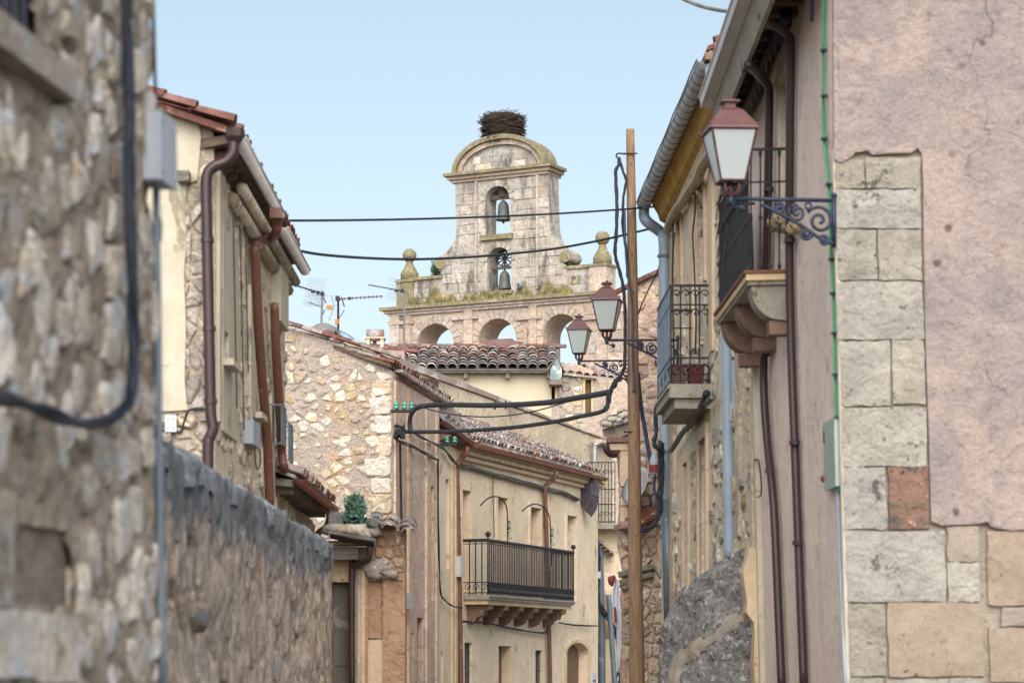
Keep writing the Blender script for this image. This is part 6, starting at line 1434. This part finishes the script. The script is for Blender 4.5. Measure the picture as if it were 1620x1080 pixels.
# buttress
vs = []; fs = []; na, nz_ = 46, 60
bt = thing('lichen_buttress', 'bulging cement buttress patched with black and white lichen at bottom right', 'buttress', (2.4, 26, 0))
edge = [(1052, 1200), (1052, 1010), (1060, 985), (1072, 950), (1090, 925), (1118, 903), (1150, 880), (1172, 868), (1178, 872), (1180, 905), (1176, 935), (1183, 970), (1196, 975), (1198, 1040), (1198, 1200)]
Yb = 25.5
for i in range(na+1):
    x = 1050+150*i/na
    tops = [(1050, 1012), (1058, 990), (1072, 950), (1090, 925), (1118, 903), (1150, 880), (1172, 867), (1176, 868), (1190, 872), (1200, 880)]
    for (xa, ya), (xb, yb_) in zip(tops, tops[1:]):
        if xa <= x <= xb: yt_ = ya+(yb_-ya)*(x-xa)/(xb-xa)
    zt_ = EYE+(HZ-yt_)/F*Yb+.03*noise.noise(Vector((i*.3, 0, 0)))
    for j in range(nz_+1):
        z_ = zt_*j/nz_; s_ = 1-j/nz_
        yy = Yb+.35*math.sin(i/na*3.1)*-1*(.35+.65*s_)+.9*(1-i/na)
        p = Vector(((x-CX)/F*Yb+.0, yy+.0, z_)); d = noise.fractal(p*2.2, 1, 2, 4)*.07+noise.fractal(p*9, 1, 2, 3)*.018
        vs.append(p+Vector((-.35, -1, 0))*d*1.2)
for i in range(na):
    for j in range(nz_): k = i*(nz_+1)+j; fs.append((k, k+nz_+1, k+nz_+2, k+1))
b0 = len(vs)
for i in range(na+1): p = vs[i*(nz_+1)+nz_]; vs += [p+Vector((.5, 1.6, -.05)), Vector((p.x+.5, p.y+1.6, 0))]
for i in range(na):
    k = i*(nz_+1)+nz_; fs.append((k, k+nz_+1, b0+2*i+2, b0+2*i)); fs.append((b0+2*i, b0+2*i+2, b0+2*i+3, b0+2*i+1))
fs.append([j for j in range(nz_+1)]+[b0, b0+1]); fs.append([na*(nz_+1)+j for j in range(nz_, -1, -1)]+[b0+2*na+1, b0+2*na])
pr_ = [(1062, 1085), (1078, 1048), (1098, 1026), (1125, 1010), (1148, 990), (1172, 972), (1200, 962)]
def band_d(p):
    x = CX+F*p.x/p.y; y = HZ-F*(p.z-EYE)/p.y; best = 1e9
    for (xa, ya), (xb, yb_) in zip(pr_, pr_[1:]):
        t_ = max(0, min(1, ((x-xa)*(xb-xa)+(y-ya)*(yb_-ya))/((xb-xa)**2+(yb_-ya)**2))); best = min(best, math.hypot(x-xa-t_*(xb-xa), y-ya-t_*(yb_-ya)))
    return best+noise.noise(p*5)*14
band = [band_d(v) if k < b0 else 99 for k, v in enumerate(vs)]
nb_ = len(vs); lay = [v+Vector((-.3, -1, .2))*(.035*max(0, 1-band[k]/13)) for k, v in enumerate(vs[:b0])]
f_m = [f for f in fs[:na*nz_] if sum(band[k] for k in f)/4 < 11]; used = sorted({k for f in f_m for k in f}); mp_ = {k: i for i, k in enumerate(used)}
MB().add(vs, fs).build('buttress_body', cement_dark, bt, True)
MB().add([lay[k]+Vector((-.3, -1, 0))*.004 for k in used], [tuple(mp_[k] for k in f) for f in f_m]).build('tan_mortar_band', cement_tan, bt, True)
# peach plaster strip between buttress and corner house
fb_ = Face.px(1150, 25.15, 1225, 25.15); rw = random.Random(8)
slab(fb_, [(1204, 1180), (1201, 1000), (1199, 868)]+[(x+rw.uniform(-2, 2), y) for x, y in ((1186, 866), (1181, 880), (1177, 905), (1178, 930), (1184, 952), (1182, 968), (1191, 985), (1195, 1010), (1192, 1050), (1196, 1100), (1193, 1180))], 'plaster_strip', peach_trim, bt, .4)
# strip of pinkish plaster at right of the buttress
# ============================================================ ROUGH STONE HOUSE END (behind pole)
Y3 = 40.0; fs3 = Face.px(960, Y3, 1060, Y3)
h10 = thing('rough_stone_house', 'narrow pinkish rough stone house end standing behind the wooden pole', 'house', fs3.P(1, 0))
poly10 = ((1001, 452), (1018, 444), (1048, 428), (1060, 425), (1060, 1150), (984, 1150), (982, 960), (986, 900), (978, 860), (982, 780), (977, 700), (984, 690), (1002, 684))
slab(fs3, poly10, 'end_wall', pink_stone, h10, .5)
a0 = fs3.at(985, 0)[0]
MB().hexa([fs3.P(a0+.05, 0, -.5), fs3.P(1.05, 0, -.5), fs3.P(1.05, 7.3, -.5), fs3.P(a0+.3, 7.3, -.5), Vector((2.3, 47, 0)), Vector((6, 47, 0)), Vector((6, 47, 7.2)), Vector((2.5, 47, 7.2))]).build('inner_block', pink_stone, h10)
rubble(fs3, (fs3.at(978, 0)[0], fs3.at(1060, 0)[0], .4, fs3.at(0, 700)[1]), .17, .2, .06, [(peach_stone, 3), (pink_stone, 1)], h10, shrink=(.8, .97), region=pxpoly(fs3, ((980, 700), (1048, 700), (1048, 1150), (984, 1150), (984, 900))), rnd=random.Random(17), jit=.9)
rubble(fs3, (fs3.at(1002, 0)[0], fs3.at(1050, 0)[0], fs3.at(0, 700)[1], fs3.at(0, 450)[1]), .2, .2, .03, [(pink_stone, 3), (peach_stone, 1)], h10, shrink=(.5, .9), region=pxpoly(fs3, poly10), rnd=random.Random(18), keep=.6)
for i, (y0, y1) in enumerate(((700, 770), (772, 800), (802, 828))):
    a0, z1_ = fs3.at(981, y0); a1, z0_ = fs3.at(1000, y1); fbox(fs3, a0, a1, z0_+.01, z1_-.01, 0, .06).build('corner_stone', peach_trim, h10)
for i in range(8):     # little tiled eave left of the pole
    x, y = 958+i*5.4, 676-i*2.2+3*math.sin(i*2)
    p = PT(x, y, Y3-.15); inst('eave_tile', TM[('tile_mixed', 'tile_red')[i % 2]], h10, frame(Vector((1, 0, .05)), Vector((0, 1, .3)).normalized(), Vector((0, -.3, 1)).normalized(), p))
    MB().ball(p+Vector((0, .02, .06)), .07, 8, 5, .4, (1.2, 1, .7)).build('mortar_cap', rub_white, h10, True)
MB().hexa([PT(956, 692, Y3), PT(1000, 690, Y3), PT(1000, 668, Y3), PT(953, 682, Y3), PT(956, 692, Y3+1), PT(1000, 690, Y3+1), PT(1000, 660, Y3+1), PT(953, 672, Y3+1)]).build('eave_corbel', peach_stone, h10)
for k, (x0, y0, x1, y1) in enumerate(((960, 692, 995, 700), (964, 702, 992, 712))):
    a0, z1_ = fs3.at(x0, y0); a1, z0_ = fs3.at(x1, y1); fbox(fs3, a0, a1, z0_, z1_, -.3, .12-.04*k).build('corbel_course', peach_trim if k else tile_red, h10)
pipe([PT(958, 704, Y3-.1), PT(960, 712, Y3-.1), PT(967, 718, Y3-.08), PT(975, 718, Y3-.05)], .06, dark_pipe, h10)
for k, (x0, x1, y) in enumerate(((978, 1034, 903), (980, 1032, 916), (984, 1010, 925))):
    p0_, p1_ = fs3.W(x0, y+6, .08), fs3.W(x1, y-7, .08); MB().tube([p0_+(p1_-p0_)*i/5 for i in range(6)], .055, 6).build('timber_tie', wood_grey, h10)
for k in range(5):
    p = fs3.W(960+k*9+13, 838-k*6, .22); inst('loose_tile', TM['tile_mixed' if k % 2 else 'tile_red'], h10, frame(Vector((.3, .9, 0)).normalized(), Vector((.95, -.3, .25)).normalized(), Vector((-.2, -.1, 1)).normalized(), p))
MB().hexa([fs3.W(1000, 812, .4), fs3.W(1036, 800, .4), fs3.W(1038, 818, .4), fs3.W(1002, 836, .4), fs3.W(1000, 812, 0), fs3.W(1036, 800, 0), fs3.W(1038, 818, 0), fs3.W(1002, 836, 0)]).build('tile_canopy', tile_red, h10)
for i in range(9): MB().ball(fs3.W(980+i*1.5, 835+i*3, .1), .07+.02*random.random(), 8, 5, .5).build('rubble_lump', peach_stone, h10, True)
for i in range(7):
    p = fs3.W(1052-i*8, 427+i*4, .02); d = (fs3.W(1000, 453, 0)-fs3.W(1052, 427, 0)).normalized(); s_ = Vector((0, 1, 0)); wz = s_.cross(-d)
    if wz.z < 0: s_ = -s_; wz = s_.cross(-d)
    inst('verge_tile', TM['tile_red'], h10, frame(s_, -d, wz, p+d*.4))
sdish = thing('satellite_dish', 'grey satellite dish seen edge on beside the pole', 'satellite dish', fs3.W(1020, 790, .3))
c = fs3.W(1014, 772, .35)
MB().lathe((0, 0, 0), [(.0, .0), (.12, .015), (.24, .06), (.33, .12), (.335, .125), (.24, .07), (.12, .025), (0, .01)], 18)
dm = MB().lathe((0, 0, 0), [(.001, .0), (.12, .015), (.24, .06), (.33, .12), (.335, .128), (.24, .07), (.12, .025), (.001, .012)], 18)
Rr = Vector((-.8, -.5, .35)).to_track_quat('Z', 'Y').to_matrix(); dm.v = [c+Rr @ v for v in dm.v]; dm.build('dish', dish_m, sdish, True)
MB().tube([c, c+Vector((.15, .1, -.1)), fs3.W(1030, 800, 0)], .02, 6).tube([c, c+Vector((-.2, -.25, .05))], .01, 5).build('dish_arm', alu, sdish)
# ============================================================ FAR HOUSE beyond with small balcony
Y11 = 63.0; f11 = Face.px(925, Y11, 1010, Y11)
h11 = thing('far_ochre_house', 'ochre house end at the bend with a narrow iron balcony, left of the wooden pole', 'house', f11.P(.8, 0))
h11h = [rect(f11, 946, 1016, 957, 1150)]; h11h[0] = [(a, max(z_, .02)) for a, z_ in h11h[0]]
prism(MB(), f11, pxpoly(f11, ((934, 838), (1010, 838), (1010, 1150), (934, 1150))), h11h, .4, .02).build('front_wall', beige, h11)
slab(f11, ((957, 940), (1000, 940), (1000, 1010), (957, 1010)), 'plaster_patch', orange_plaster, h11, .02, .035)
leaf_fill(f11, h11h[0], shut_brown, h11, .2, False, 'door')
fbox(f11, f11.at(928, 0)[0], f11.at(1000, 0)[0], f11.at(0, 838)[1], f11.at(0, 829)[1], -.2, .6).build('balcony', slab_stone, h11)
b11 = bpy.data.objects[-1] if False else [o for o in COL.objects if o.name.startswith('balcony') and o.parent == h11][0]
za, zb = f11.at(0, 828, .6)[1], f11.at(0, 731, .6)[1]; aa, ab = f11.at(931, 800, .6)[0], f11.at(973, 800, .6)[0]
for z_ in (za+.05, za+.5, zb-.0, (za+zb)/2+.1): MB().tube([f11.P(aa, z_, 0), f11.P(aa, z_, .58), f11.P(ab, z_, .58)], .015, 5).build('rail', iron, b11)
for i in range(9):
    a = aa+(ab-aa)*i/8; MB().tube([f11.P(a, za, .58), f11.P(a, zb, .58)], .012, 5).build('baluster', iron, b11)
for i in range(5):
    for z_ in (za+.25, zb-.25): scroll_at(f11.P(aa+.06+(ab-aa)*i/5, z_, .58), f11.u, .07, 1 if i % 2 else -1, b11)
um = thing('folded_cover', 'dark grey folded round cover hanging on the far iron balcony', 'cover', f11.W(938, 780, 3.5))
vs = [f11.W(937, 780, 3.6)]; oc = [(932, 746), (941, 752), (947, 765), (948, 785), (944, 805), (936, 818), (926, 808), (918, 795), (917, 778), (922, 766)]
for i, (x, y) in enumerate(oc): vs.append(f11.W(x, y, 3.46+.05*(i % 2)))
for x, y in oc: vs.append(f11.W(x, y, 3.4))
n_ = len(oc); fs = [(0, 1+i, 1+(i+1) % n_) for i in range(n_)]+[(1+i, 1+n_+i, 1+n_+(i+1) % n_, 1+(i+1) % n_) for i in range(n_)]+[tuple(range(1+n_, 1+2*n_))]
MB().add(vs, fs).build('cloth', dark_cloth, um)
for i in (0, 3, 6): MB().tube([vs[0], vs[1+i]+(vs[1+i]-f11.W(*oc[i], 3.4))*.1], .015, 5).build('rib', cable_grey, um)
# brackets under balcony / tile canopy and pipes
for i in range(5):
    p = f11.W(944+i*5.5, 858+i*5, .4); inst('canopy_tile', TM['tile_mixed'], h11, frame(Vector((1, 0, -.4)).normalized(), Vector((0, 1, .2)).normalized(), Vector((.4, -.2, 1)).normalized(), p))
pipe([f11.W(948, 862, .25), f11.W(950, 900, .22), f11.W(952, 1000, .22), f11.W(953, 1100, .22)], .09, slate_pipe, h11)
pipe([f11.W(963, 940, .5), f11.W(967, 1000, .5), f11.W(973, 1090, .5)], .07, slate_pipe, h11)
bundle('street_cables', 'tangle of thin dark cables beside the slate pipes at the street bend', 'cable', [f11.W(x, y, .4) for x, y in ((943, 850), (947, 880), (945, 930), (950, 960), (975, 1000), (980, 1050), (976, 1090))], .02, 4, cable, .05, k=6)
boxed('white_box', 'small white box on the slate pipe at the street bend', 'box', f11, 940, 964, 946, 983, .2, .4, box_white)
boxed('white_box', 'white pipe fitting box higher on the slate pipe at the street bend', 'box', f11, 946, 904, 950, 914, .3, .45, box_white)
sign = thing('wall_plate', 'small pale blue plate low on the wall at the right end of the beige house', 'plate', fm_.W(938, 1068, 0))
a0, z1_ = fm_.at(935, 1062); a1, z0_ = fm_.at(942, 1085); fbox(fm_, a0, a1, z0_, z1_, 0, .03).build('plate', box_white, sign)
fbox(fm_, a0+.08, a1-.08, z0_+.12, z1_-.2, .03, .036).build('plate_print', cable_blue, sign)
# white laundry hanging
la = thing('hanging_cloth', 'white cloth with red bits hanging from a rod left of the wooden pole', 'cloth', fs3.W(972, 920, .6))
vs = []; fs = []; prf = [(973, 915, 977), (969, 930, 980), (967, 950, 981), (973, 965, 983), (975, 990, 983), (975, 1020, 982), (976, 1050, 981), (977, 1062, 980)]
for j, (xl, y, xr) in enumerate(prf):
    for i in range(9): vs.append(fs3.W(xl+(xr-xl)*i/8, y, .5+.05*math.sin(i*1.6+j*.4)))
for j in range(len(prf)-1):
    for i in range(8): k = j*9+i; fs.append((k, k+1, k+10, k+9))
nv = len(vs); vs += [v+Vector((0, .03, 0)) for v in vs]; fs += [tuple(nv+i for i in reversed(f)) for f in fs]
MB().add(vs, fs).build('sheet', white_cloth, la, True)
MB().ball(fs3.W(968, 918, .5), .07, 8, 6, .5, (1, .6, 1.2)).build('red_knot', red_cloth, la, True)
MB().tube([fs3.W(973, 960, .57), fs3.W(974, 985, .57)], .02, 5).build('red_strip', red_cloth, la)
MB().tube([fs3.W(962, 912, .5), fs3.W(990, 935, .2)], .012, 5).build('rod', alu, la)
# ============================================================ WOODEN POLE
YP = 36.3
pb, ptp = PT(1007, 1040, YP), PT(997.5, 205, YP)
dP = (ptp-pb)/(ptp.z-pb.z); base = pb-dP*pb.z; 
pole = thing('utility_pole', 'tall bare wooden utility pole standing in the street', 'pole', base)
ctr = [base+dP*(ptp.z*i/30)+Vector((noise.noise(Vector((i*.15, 0, 0)))*.012, 0, 0)) for i in range(31)]
MB().tube(ctr, [.128-.065*i/30 for i in range(31)], 14).build('pole_shaft', wood_pole, pole, True)
for y, w_ in ((243, 10), (683, 7)):
    p = PT(1000, y, YP-.08); MB().tube([p+Vector((-.13, 0, 0)), p+Vector((.02 if y > 300 else .08, 0, 0))], .012, 6).build('hook_bolt', iron, pole)
MB().tube(smooth_pts([PT(990, 244, YP-.05), PT(978, 243, YP-.05), PT(975, 247, YP-.05), PT(979, 251, YP-.05)]), .013, 6).build('cable_hook', iron, pole)
rp = random.Random(6)
for i in range(9):
    y = rp.uniform(260, 1000); p = PT(997.5+(1007-997.5)*(y-205)/835+rp.uniform(-3, 3), y, YP-.1); MB().ball(p, .012, 6, 4, 0, (1, .5, 1)).build('nail', iron, pole)
# cables by the pole
bundle('pole_cables', 'thick black cables drooping down the left side of the wooden pole', 'cable', [PT(x, y, YP-.1) for x, y in ((979, 250), (979, 262), (974, 272), (976, 320), (975, 370), (973, 400), (979, 425), (986, 455), (989, 500), (989, 545), (988, 585))], .018, 4, cable, .012, k=7)
bundle('pole_cables', 'thin wires hanging from the pole hook beside the thick cables', 'cable', [PT(x, y, YP-.1) for x, y in ((980, 252), (985, 270), (990, 285), (986, 320), (985, 355), (991, 400), (993, 440))], .012, 3, cable_navy, .012, k=7)
bundle('pole_cables', 'dark looping cables where the street cables leave the pole by the lowest lantern', 'cable', [PT(x, y, YP-.15) for x, y in ((989, 575), (982, 595), (972, 610), (965, 622), (962, 640), (955, 650))], .016, 4, cable, .02, k=7)
wire('blue_cable', 'blue cable crossing the front of the wooden pole and running down its right side', [PT(x, y, YP-.14) for x, y in ((988, 330), (990, 400), (994, 440), (1000, 480), (1001, 560), (1004, 620))], .018, cable_blue)
wire('blue_cable', 'blue grey cable slanting down right of the pole to the grey cable splice', [PT(x, y, YP+.2) for x, y in ((1009, 590), (1014, 640), (1024, 700), (1030, 735))], .035, cable_blue)
bundle('blue_cable', 'pale blue cables hanging below the grey cable splice', 'cable', [PT(x, y, YP+.2) for x, y in ((1035, 750), (1036, 780), (1040, 800), (1040, 812))], .02, 2, cable_blue, .01)
wire('guy_cable', 'thin cable slanting from the far downpipe down behind the pole', [PT(x, y, 36.6) for x, y in ((1045, 408), (1040, 430), (1025, 460), (1010, 495), (1000, 530))], .012)
bundle('drop_cables', 'black cable fork dropping from the narrow balcony corner', 'cable', [PT(x, y, 35.8) for x, y in ((1039, 645), (1037, 680), (1036, 700), (1041, 710), (1048, 700))], .03, 2, cable, .015, k=6)
bundle('drop_cables', 'tangled dark cables falling beside the far grey downpipe', 'cable', [PT(x, y, 36.0) for x, y in ((1046, 700), (1046, 740), (1044, 790), (1043, 812), (1030, 835), (1016, 836))], .02, 5, cable, .035, k=6)
spl = thing('cable_splice', 'grey bottle shaped cable splice with a red band hanging beside the far downpipe', 'cable splice', PT(1036, 740, 36.2))
c = PT(1036, 750, 36.2); MB().lathe(c, [(.05, 0), (.075, .02), (.08, .2), (.05, .3), (.03, .36)], 12).build('splice_body', box_grey, spl, True); MB().lathe(c, [(.082, .03), (.086, .04), (.086, .13), (.082, .14)], 12).build('red_band', red_cloth, spl)
# ============================================================ LAMPS
lantern_lamp('largest oxide red lantern on scrolled bracket at the near right corner house', fr_.W(1319, 322, .03)+Vector((0, -.02, 0)), PT(1156, 318, 19.4), .36, R(7), tilt=R(-1))
lantern_lamp('middle lantern of the three, on a dark bracket left of the narrow balcony', PT(1072, 540, 34.6), PT(960, 540, 34.5), .375, R(-9))
lantern_lamp('smallest and farthest lantern, on a scrolled bracket touching the left of the wooden pole', PT(1003, 572, 39.7), PT(916, 573, 39.6), .34, R(-9))
# ============================================================ INSULATORS AND WIRES
def insul(label, x0, x1, y, Y, xs, group):
    t = thing('insulator_bracket', label, 'insulator', PT(x0, y, Y), group)
    MB().tube([PT(x0, y, Y), PT(x1, y, Y)], .03, 6).build('iron_bar', iron, t)
    for x in xs:
        c = PT(x, y, Y); MB().tube([c, c+Vector((0, 0, .1))], .012, 6).build('pin', iron, t)
        MB().lathe(c+Vector((0, 0, .04)), [(.045, 0), (.055, .03), (.03, .05), (.05, .07), (.045, .1), (.02, .13)], 10).build('glass_insulator', ins_green, t, True)
insul('iron bar with three green glass insulators on the tan house corner', 618, 653, 650, 43.7, (627, 640, 651), 'green glass insulators')
insul('iron bar with two green glass insulators under the brown gutter corner', 691, 722, 703, 48.6, (707, 719), 'green glass insulators')
def sag(a, b, s_, n=12):
    return [a+(b-a)*i/n-Vector((0, 0, s_*4*(i/n)*(1-i/n))) for i in range(n+1)]
wire('overhead_wire', 'upper thin black wire strung across the street in front of the bell gable', sag(PT(425, 349, 27.2), PT(1060, 325, 37.4), .06), .014)
wire('overhead_wire', 'lower thin black wire sagging across the street in front of the bell gable', [PT(435, 385, 27.0), PT(490, 400, 28), PT(560, 407, 29.3), PT(640, 410, 30.7), PT(720, 408, 32), PT(800, 402, 33.3), PT(880, 393, 34.6), PT(960, 378, 35.8), PT(1036, 360, 37.2)], .017)
wire('overhead_wire', 'grey cable curving across the sky at the top right corner', [PT(x, y, Y) for x, y, Y in ((1060, -12, 24), (1090, 3, 23.6), (1120, 13, 23.2), (1160, 19, 22.8), (1200, 17, 22.4), (1250, -5, 22))], .018, cable_grey)
wire('thick_overhead_cable', 'upper thick black cable from the tan house corner to the pole, ending in a bend', [PT(x, y, Y) for x, y, Y in ((650, 682, 43.6), (648, 668, 43.6), (652, 652, 43.5), (665, 643, 43.4), (700, 640, 43), (780, 641, 41), (860, 637, 39), (920, 628, 37.6), (965, 620, 36.3))], .045, cable, 8)
wire('thick_overhead_cable', 'lower thick black cable sagging from the tan house corner to the pole', [PT(x, y, Y) for x, y, Y in ((628, 682, 43.7), (660, 683, 43.5), (720, 682, 42.6), (800, 677, 41), (870, 668, 39.2), (920, 658, 37.8), (957, 648, 36.5), (963, 625, 36.3), (975, 600, 36.2))], .035, cable, 8)
wire('thin_overhead_wire', 'thin dark wire sagging between the two thick cables', sag(PT(655, 640, 43.5), PT(905, 632, 40), .25), .011)
for x in (783, 800): 
    p = PT(x, 641-(x-783)*.05, 41-(x-783)*.02); tag(MB().box(p, .03, .1, .14).build('cable_clamp', iron, None), 'small black clamp on the upper thick cable, '+('left' if x == 783 else 'right')+' one of two', 'clamp', 'clamps on the thick cable')
kt = thing('cable_clamp_knot', 'tangled dark wire knot at the tan house corner below the three insulators', 'cable', PT(632, 680, 43.6))
rk = random.Random(3)
for k in range(7): MB().tube(smooth_pts([PT(632+rk.uniform(-9, 9), 682+rk.uniform(-12, 12), 43.6+rk.uniform(-.1, .1)) for _ in range(5)]), .017, 5).build('strand', cable, kt, True)
# ============================================================ ANTENNAS
def yagi(mb, p, d, L, n, el):
    mb.tube([p, p+d*L], .014, 5); s_ = d.cross(Vector((0, 0, 1))).normalized()*.9+Vector((0, 0, .5))
    for i in range(n): c = p+d*L*(i+.6)/n; mb.tube([c-s_*el/2, c+s_*el/2], .007, 4)
def grid_panel(mb, c, u_, v_, w_, h_, n=9):
    for i in range(n+1):
        mb.tube([c+u_*(w_*(i/n-.5))-v_*h_/2, c+u_*(w_*(i/n-.5))+v_*h_/2], .0042, 3); mb.tube([c-u_*w_/2+v_*(h_*(i/n-.5)), c+u_*w_/2+v_*(h_*(i/n-.5))], .0042, 3)
YA = 47
a1_ = thing('tv_antenna', 'television antenna with square grid reflectors on a grey mast, leftmost of three', 'antenna', PT(509, 525, YA))
MB().tube([PT(508, 526, YA), PT(510, 460, YA)], .022, 6).build('mast', alu, a1_)
m = MB(); yagi(m, PT(512, 465, YA), (PT(456, 448, YA)-PT(512, 465, YA)).normalized(), .72, 13, .12); m.build('boom', iron, a1_)
m = MB(); grid_panel(m, PT(500, 454, YA+.05), Vector((.95, .3, .0)), Vector((.1, 0, 1)), .38, .3, 8); grid_panel(m, PT(498, 475, YA+.05), Vector((.95, .3, .0)), Vector((.35, 0, 1)), .42, .22, 8); m.build('grid_reflector', alu, a1_)
for dx in (0, 1): MB().tube([PT(511, 470, YA), PT(516, 480, YA)] if dx else [PT(509, 500, YA), PT(514, 490, YA)], .012, 5).build('red_strut', red_cloth, a1_)
m = MB(); m.box(PT(495, 461, YA), .07, .06, .05); m.box(PT(503, 463, YA), .05, .06, .07); m.box(PT(510, 465, YA), .07, .06, .07); m.build('feed_box', cable, a1_)
m = MB(); m.tube([PT(488, 478, YA), PT(510, 486, YA)], .012, 5); m.build('lower_boom', alu, a1_)
a2_ = thing('tv_antenna', 'television antenna pointing right with orange feed boxes, middle of three', 'antenna', PT(535, 528, YA), None)
MB().tube([PT(535, 530, YA), PT(535, 470, YA)], .024, 6).build('mast', iron, a2_)
m = MB(); yagi(m, PT(534, 473, YA), (PT(606, 468.5, YA)-PT(534, 473, YA)).normalized(), .88, 11, .1); m.build('boom', alu, a2_)
MB().box(PT(521, 486, YA), .12, .07, .06).build('orange_feed_box', orange_pl, a2_); MB().box(PT(533, 509, YA), .07, .07, .09).build('orange_feed_box', orange_pl, a2_)
m = MB()
for (x0, y0, x1, y1) in ((524, 467, 529, 484), (529, 484, 520, 507), (536, 504, 545, 490)): m.tube([PT(x0, y0, YA), PT(x1, y1, YA)], .011, 5)
m.build('reflector_arm', alu, a2_)
m = MB()
for k in range(6): m.tube([PT(512+k*2, 468+k*7.5, YA), PT(546-k*1.5, 467+k*7.7, YA)], .0035, 3)
m.build('reflector_wire', alu, a2_)
MB().tube([PT(540, 470, YA), PT(545, 485, YA)], .014, 5).build('red_strut', red_cloth, a2_)
MB().box(PT(553, 472, YA), .06, .06, .05).build('feed_box', cable, a2_); MB().box(PT(534, 472, YA), .08, .07, .09).build('feed_box', cable, a2_)
a3_ = thing('tv_antenna', 'television antenna on a grey mast standing in front of the church left end', 'antenna', PT(639, 548, 68))
MB().tube([PT(639, 552, 68), PT(640, 462, 68)], .035, 6).build('mast', alu, a3_)
m = MB(); yagi(m, PT(641, 461, 68), (PT(580, 450, 68)-PT(641, 461, 68)).normalized(), 1.05, 15, .14); m.build('boom', iron, a3_)
m = MB(); m.box(PT(627, 460, 68), .1, .08, .06); m.box(PT(636, 460, 68), .09, .08, .1); m.build('feed_box', cable_navy, a3_)
m = MB(); grid_panel(m, PT(622, 458, 68.1), Vector((.6, .8, 0)), Vector((.1, 0, 1)), .5, .6, 7); m.build('grid_reflector', alu, a3_)
dsh = thing('satellite_dish', 'small pale blue satellite dish on the roof ridge right of the antennas', 'satellite dish', PT(544, 540, 46))
dm = MB().lathe((0, 0, 0), [(.001, .0), (.1, .012), (.17, .05), (.2, .08), (.204, .085), (.17, .056), (.1, .02), (.001, .01)], 18)
Rr = Vector((.5, -.3, .9)).to_track_quat('Z', 'Y').to_matrix(); c = PT(543, 536, 46); dm.v = [c+Rr @ v for v in dm.v]; dm.build('dish', grey_pipe, dsh, True)
MB().tube([c, c-Vector((0, 0, .2))], .02, 6).build('dish_arm', alu, dsh)
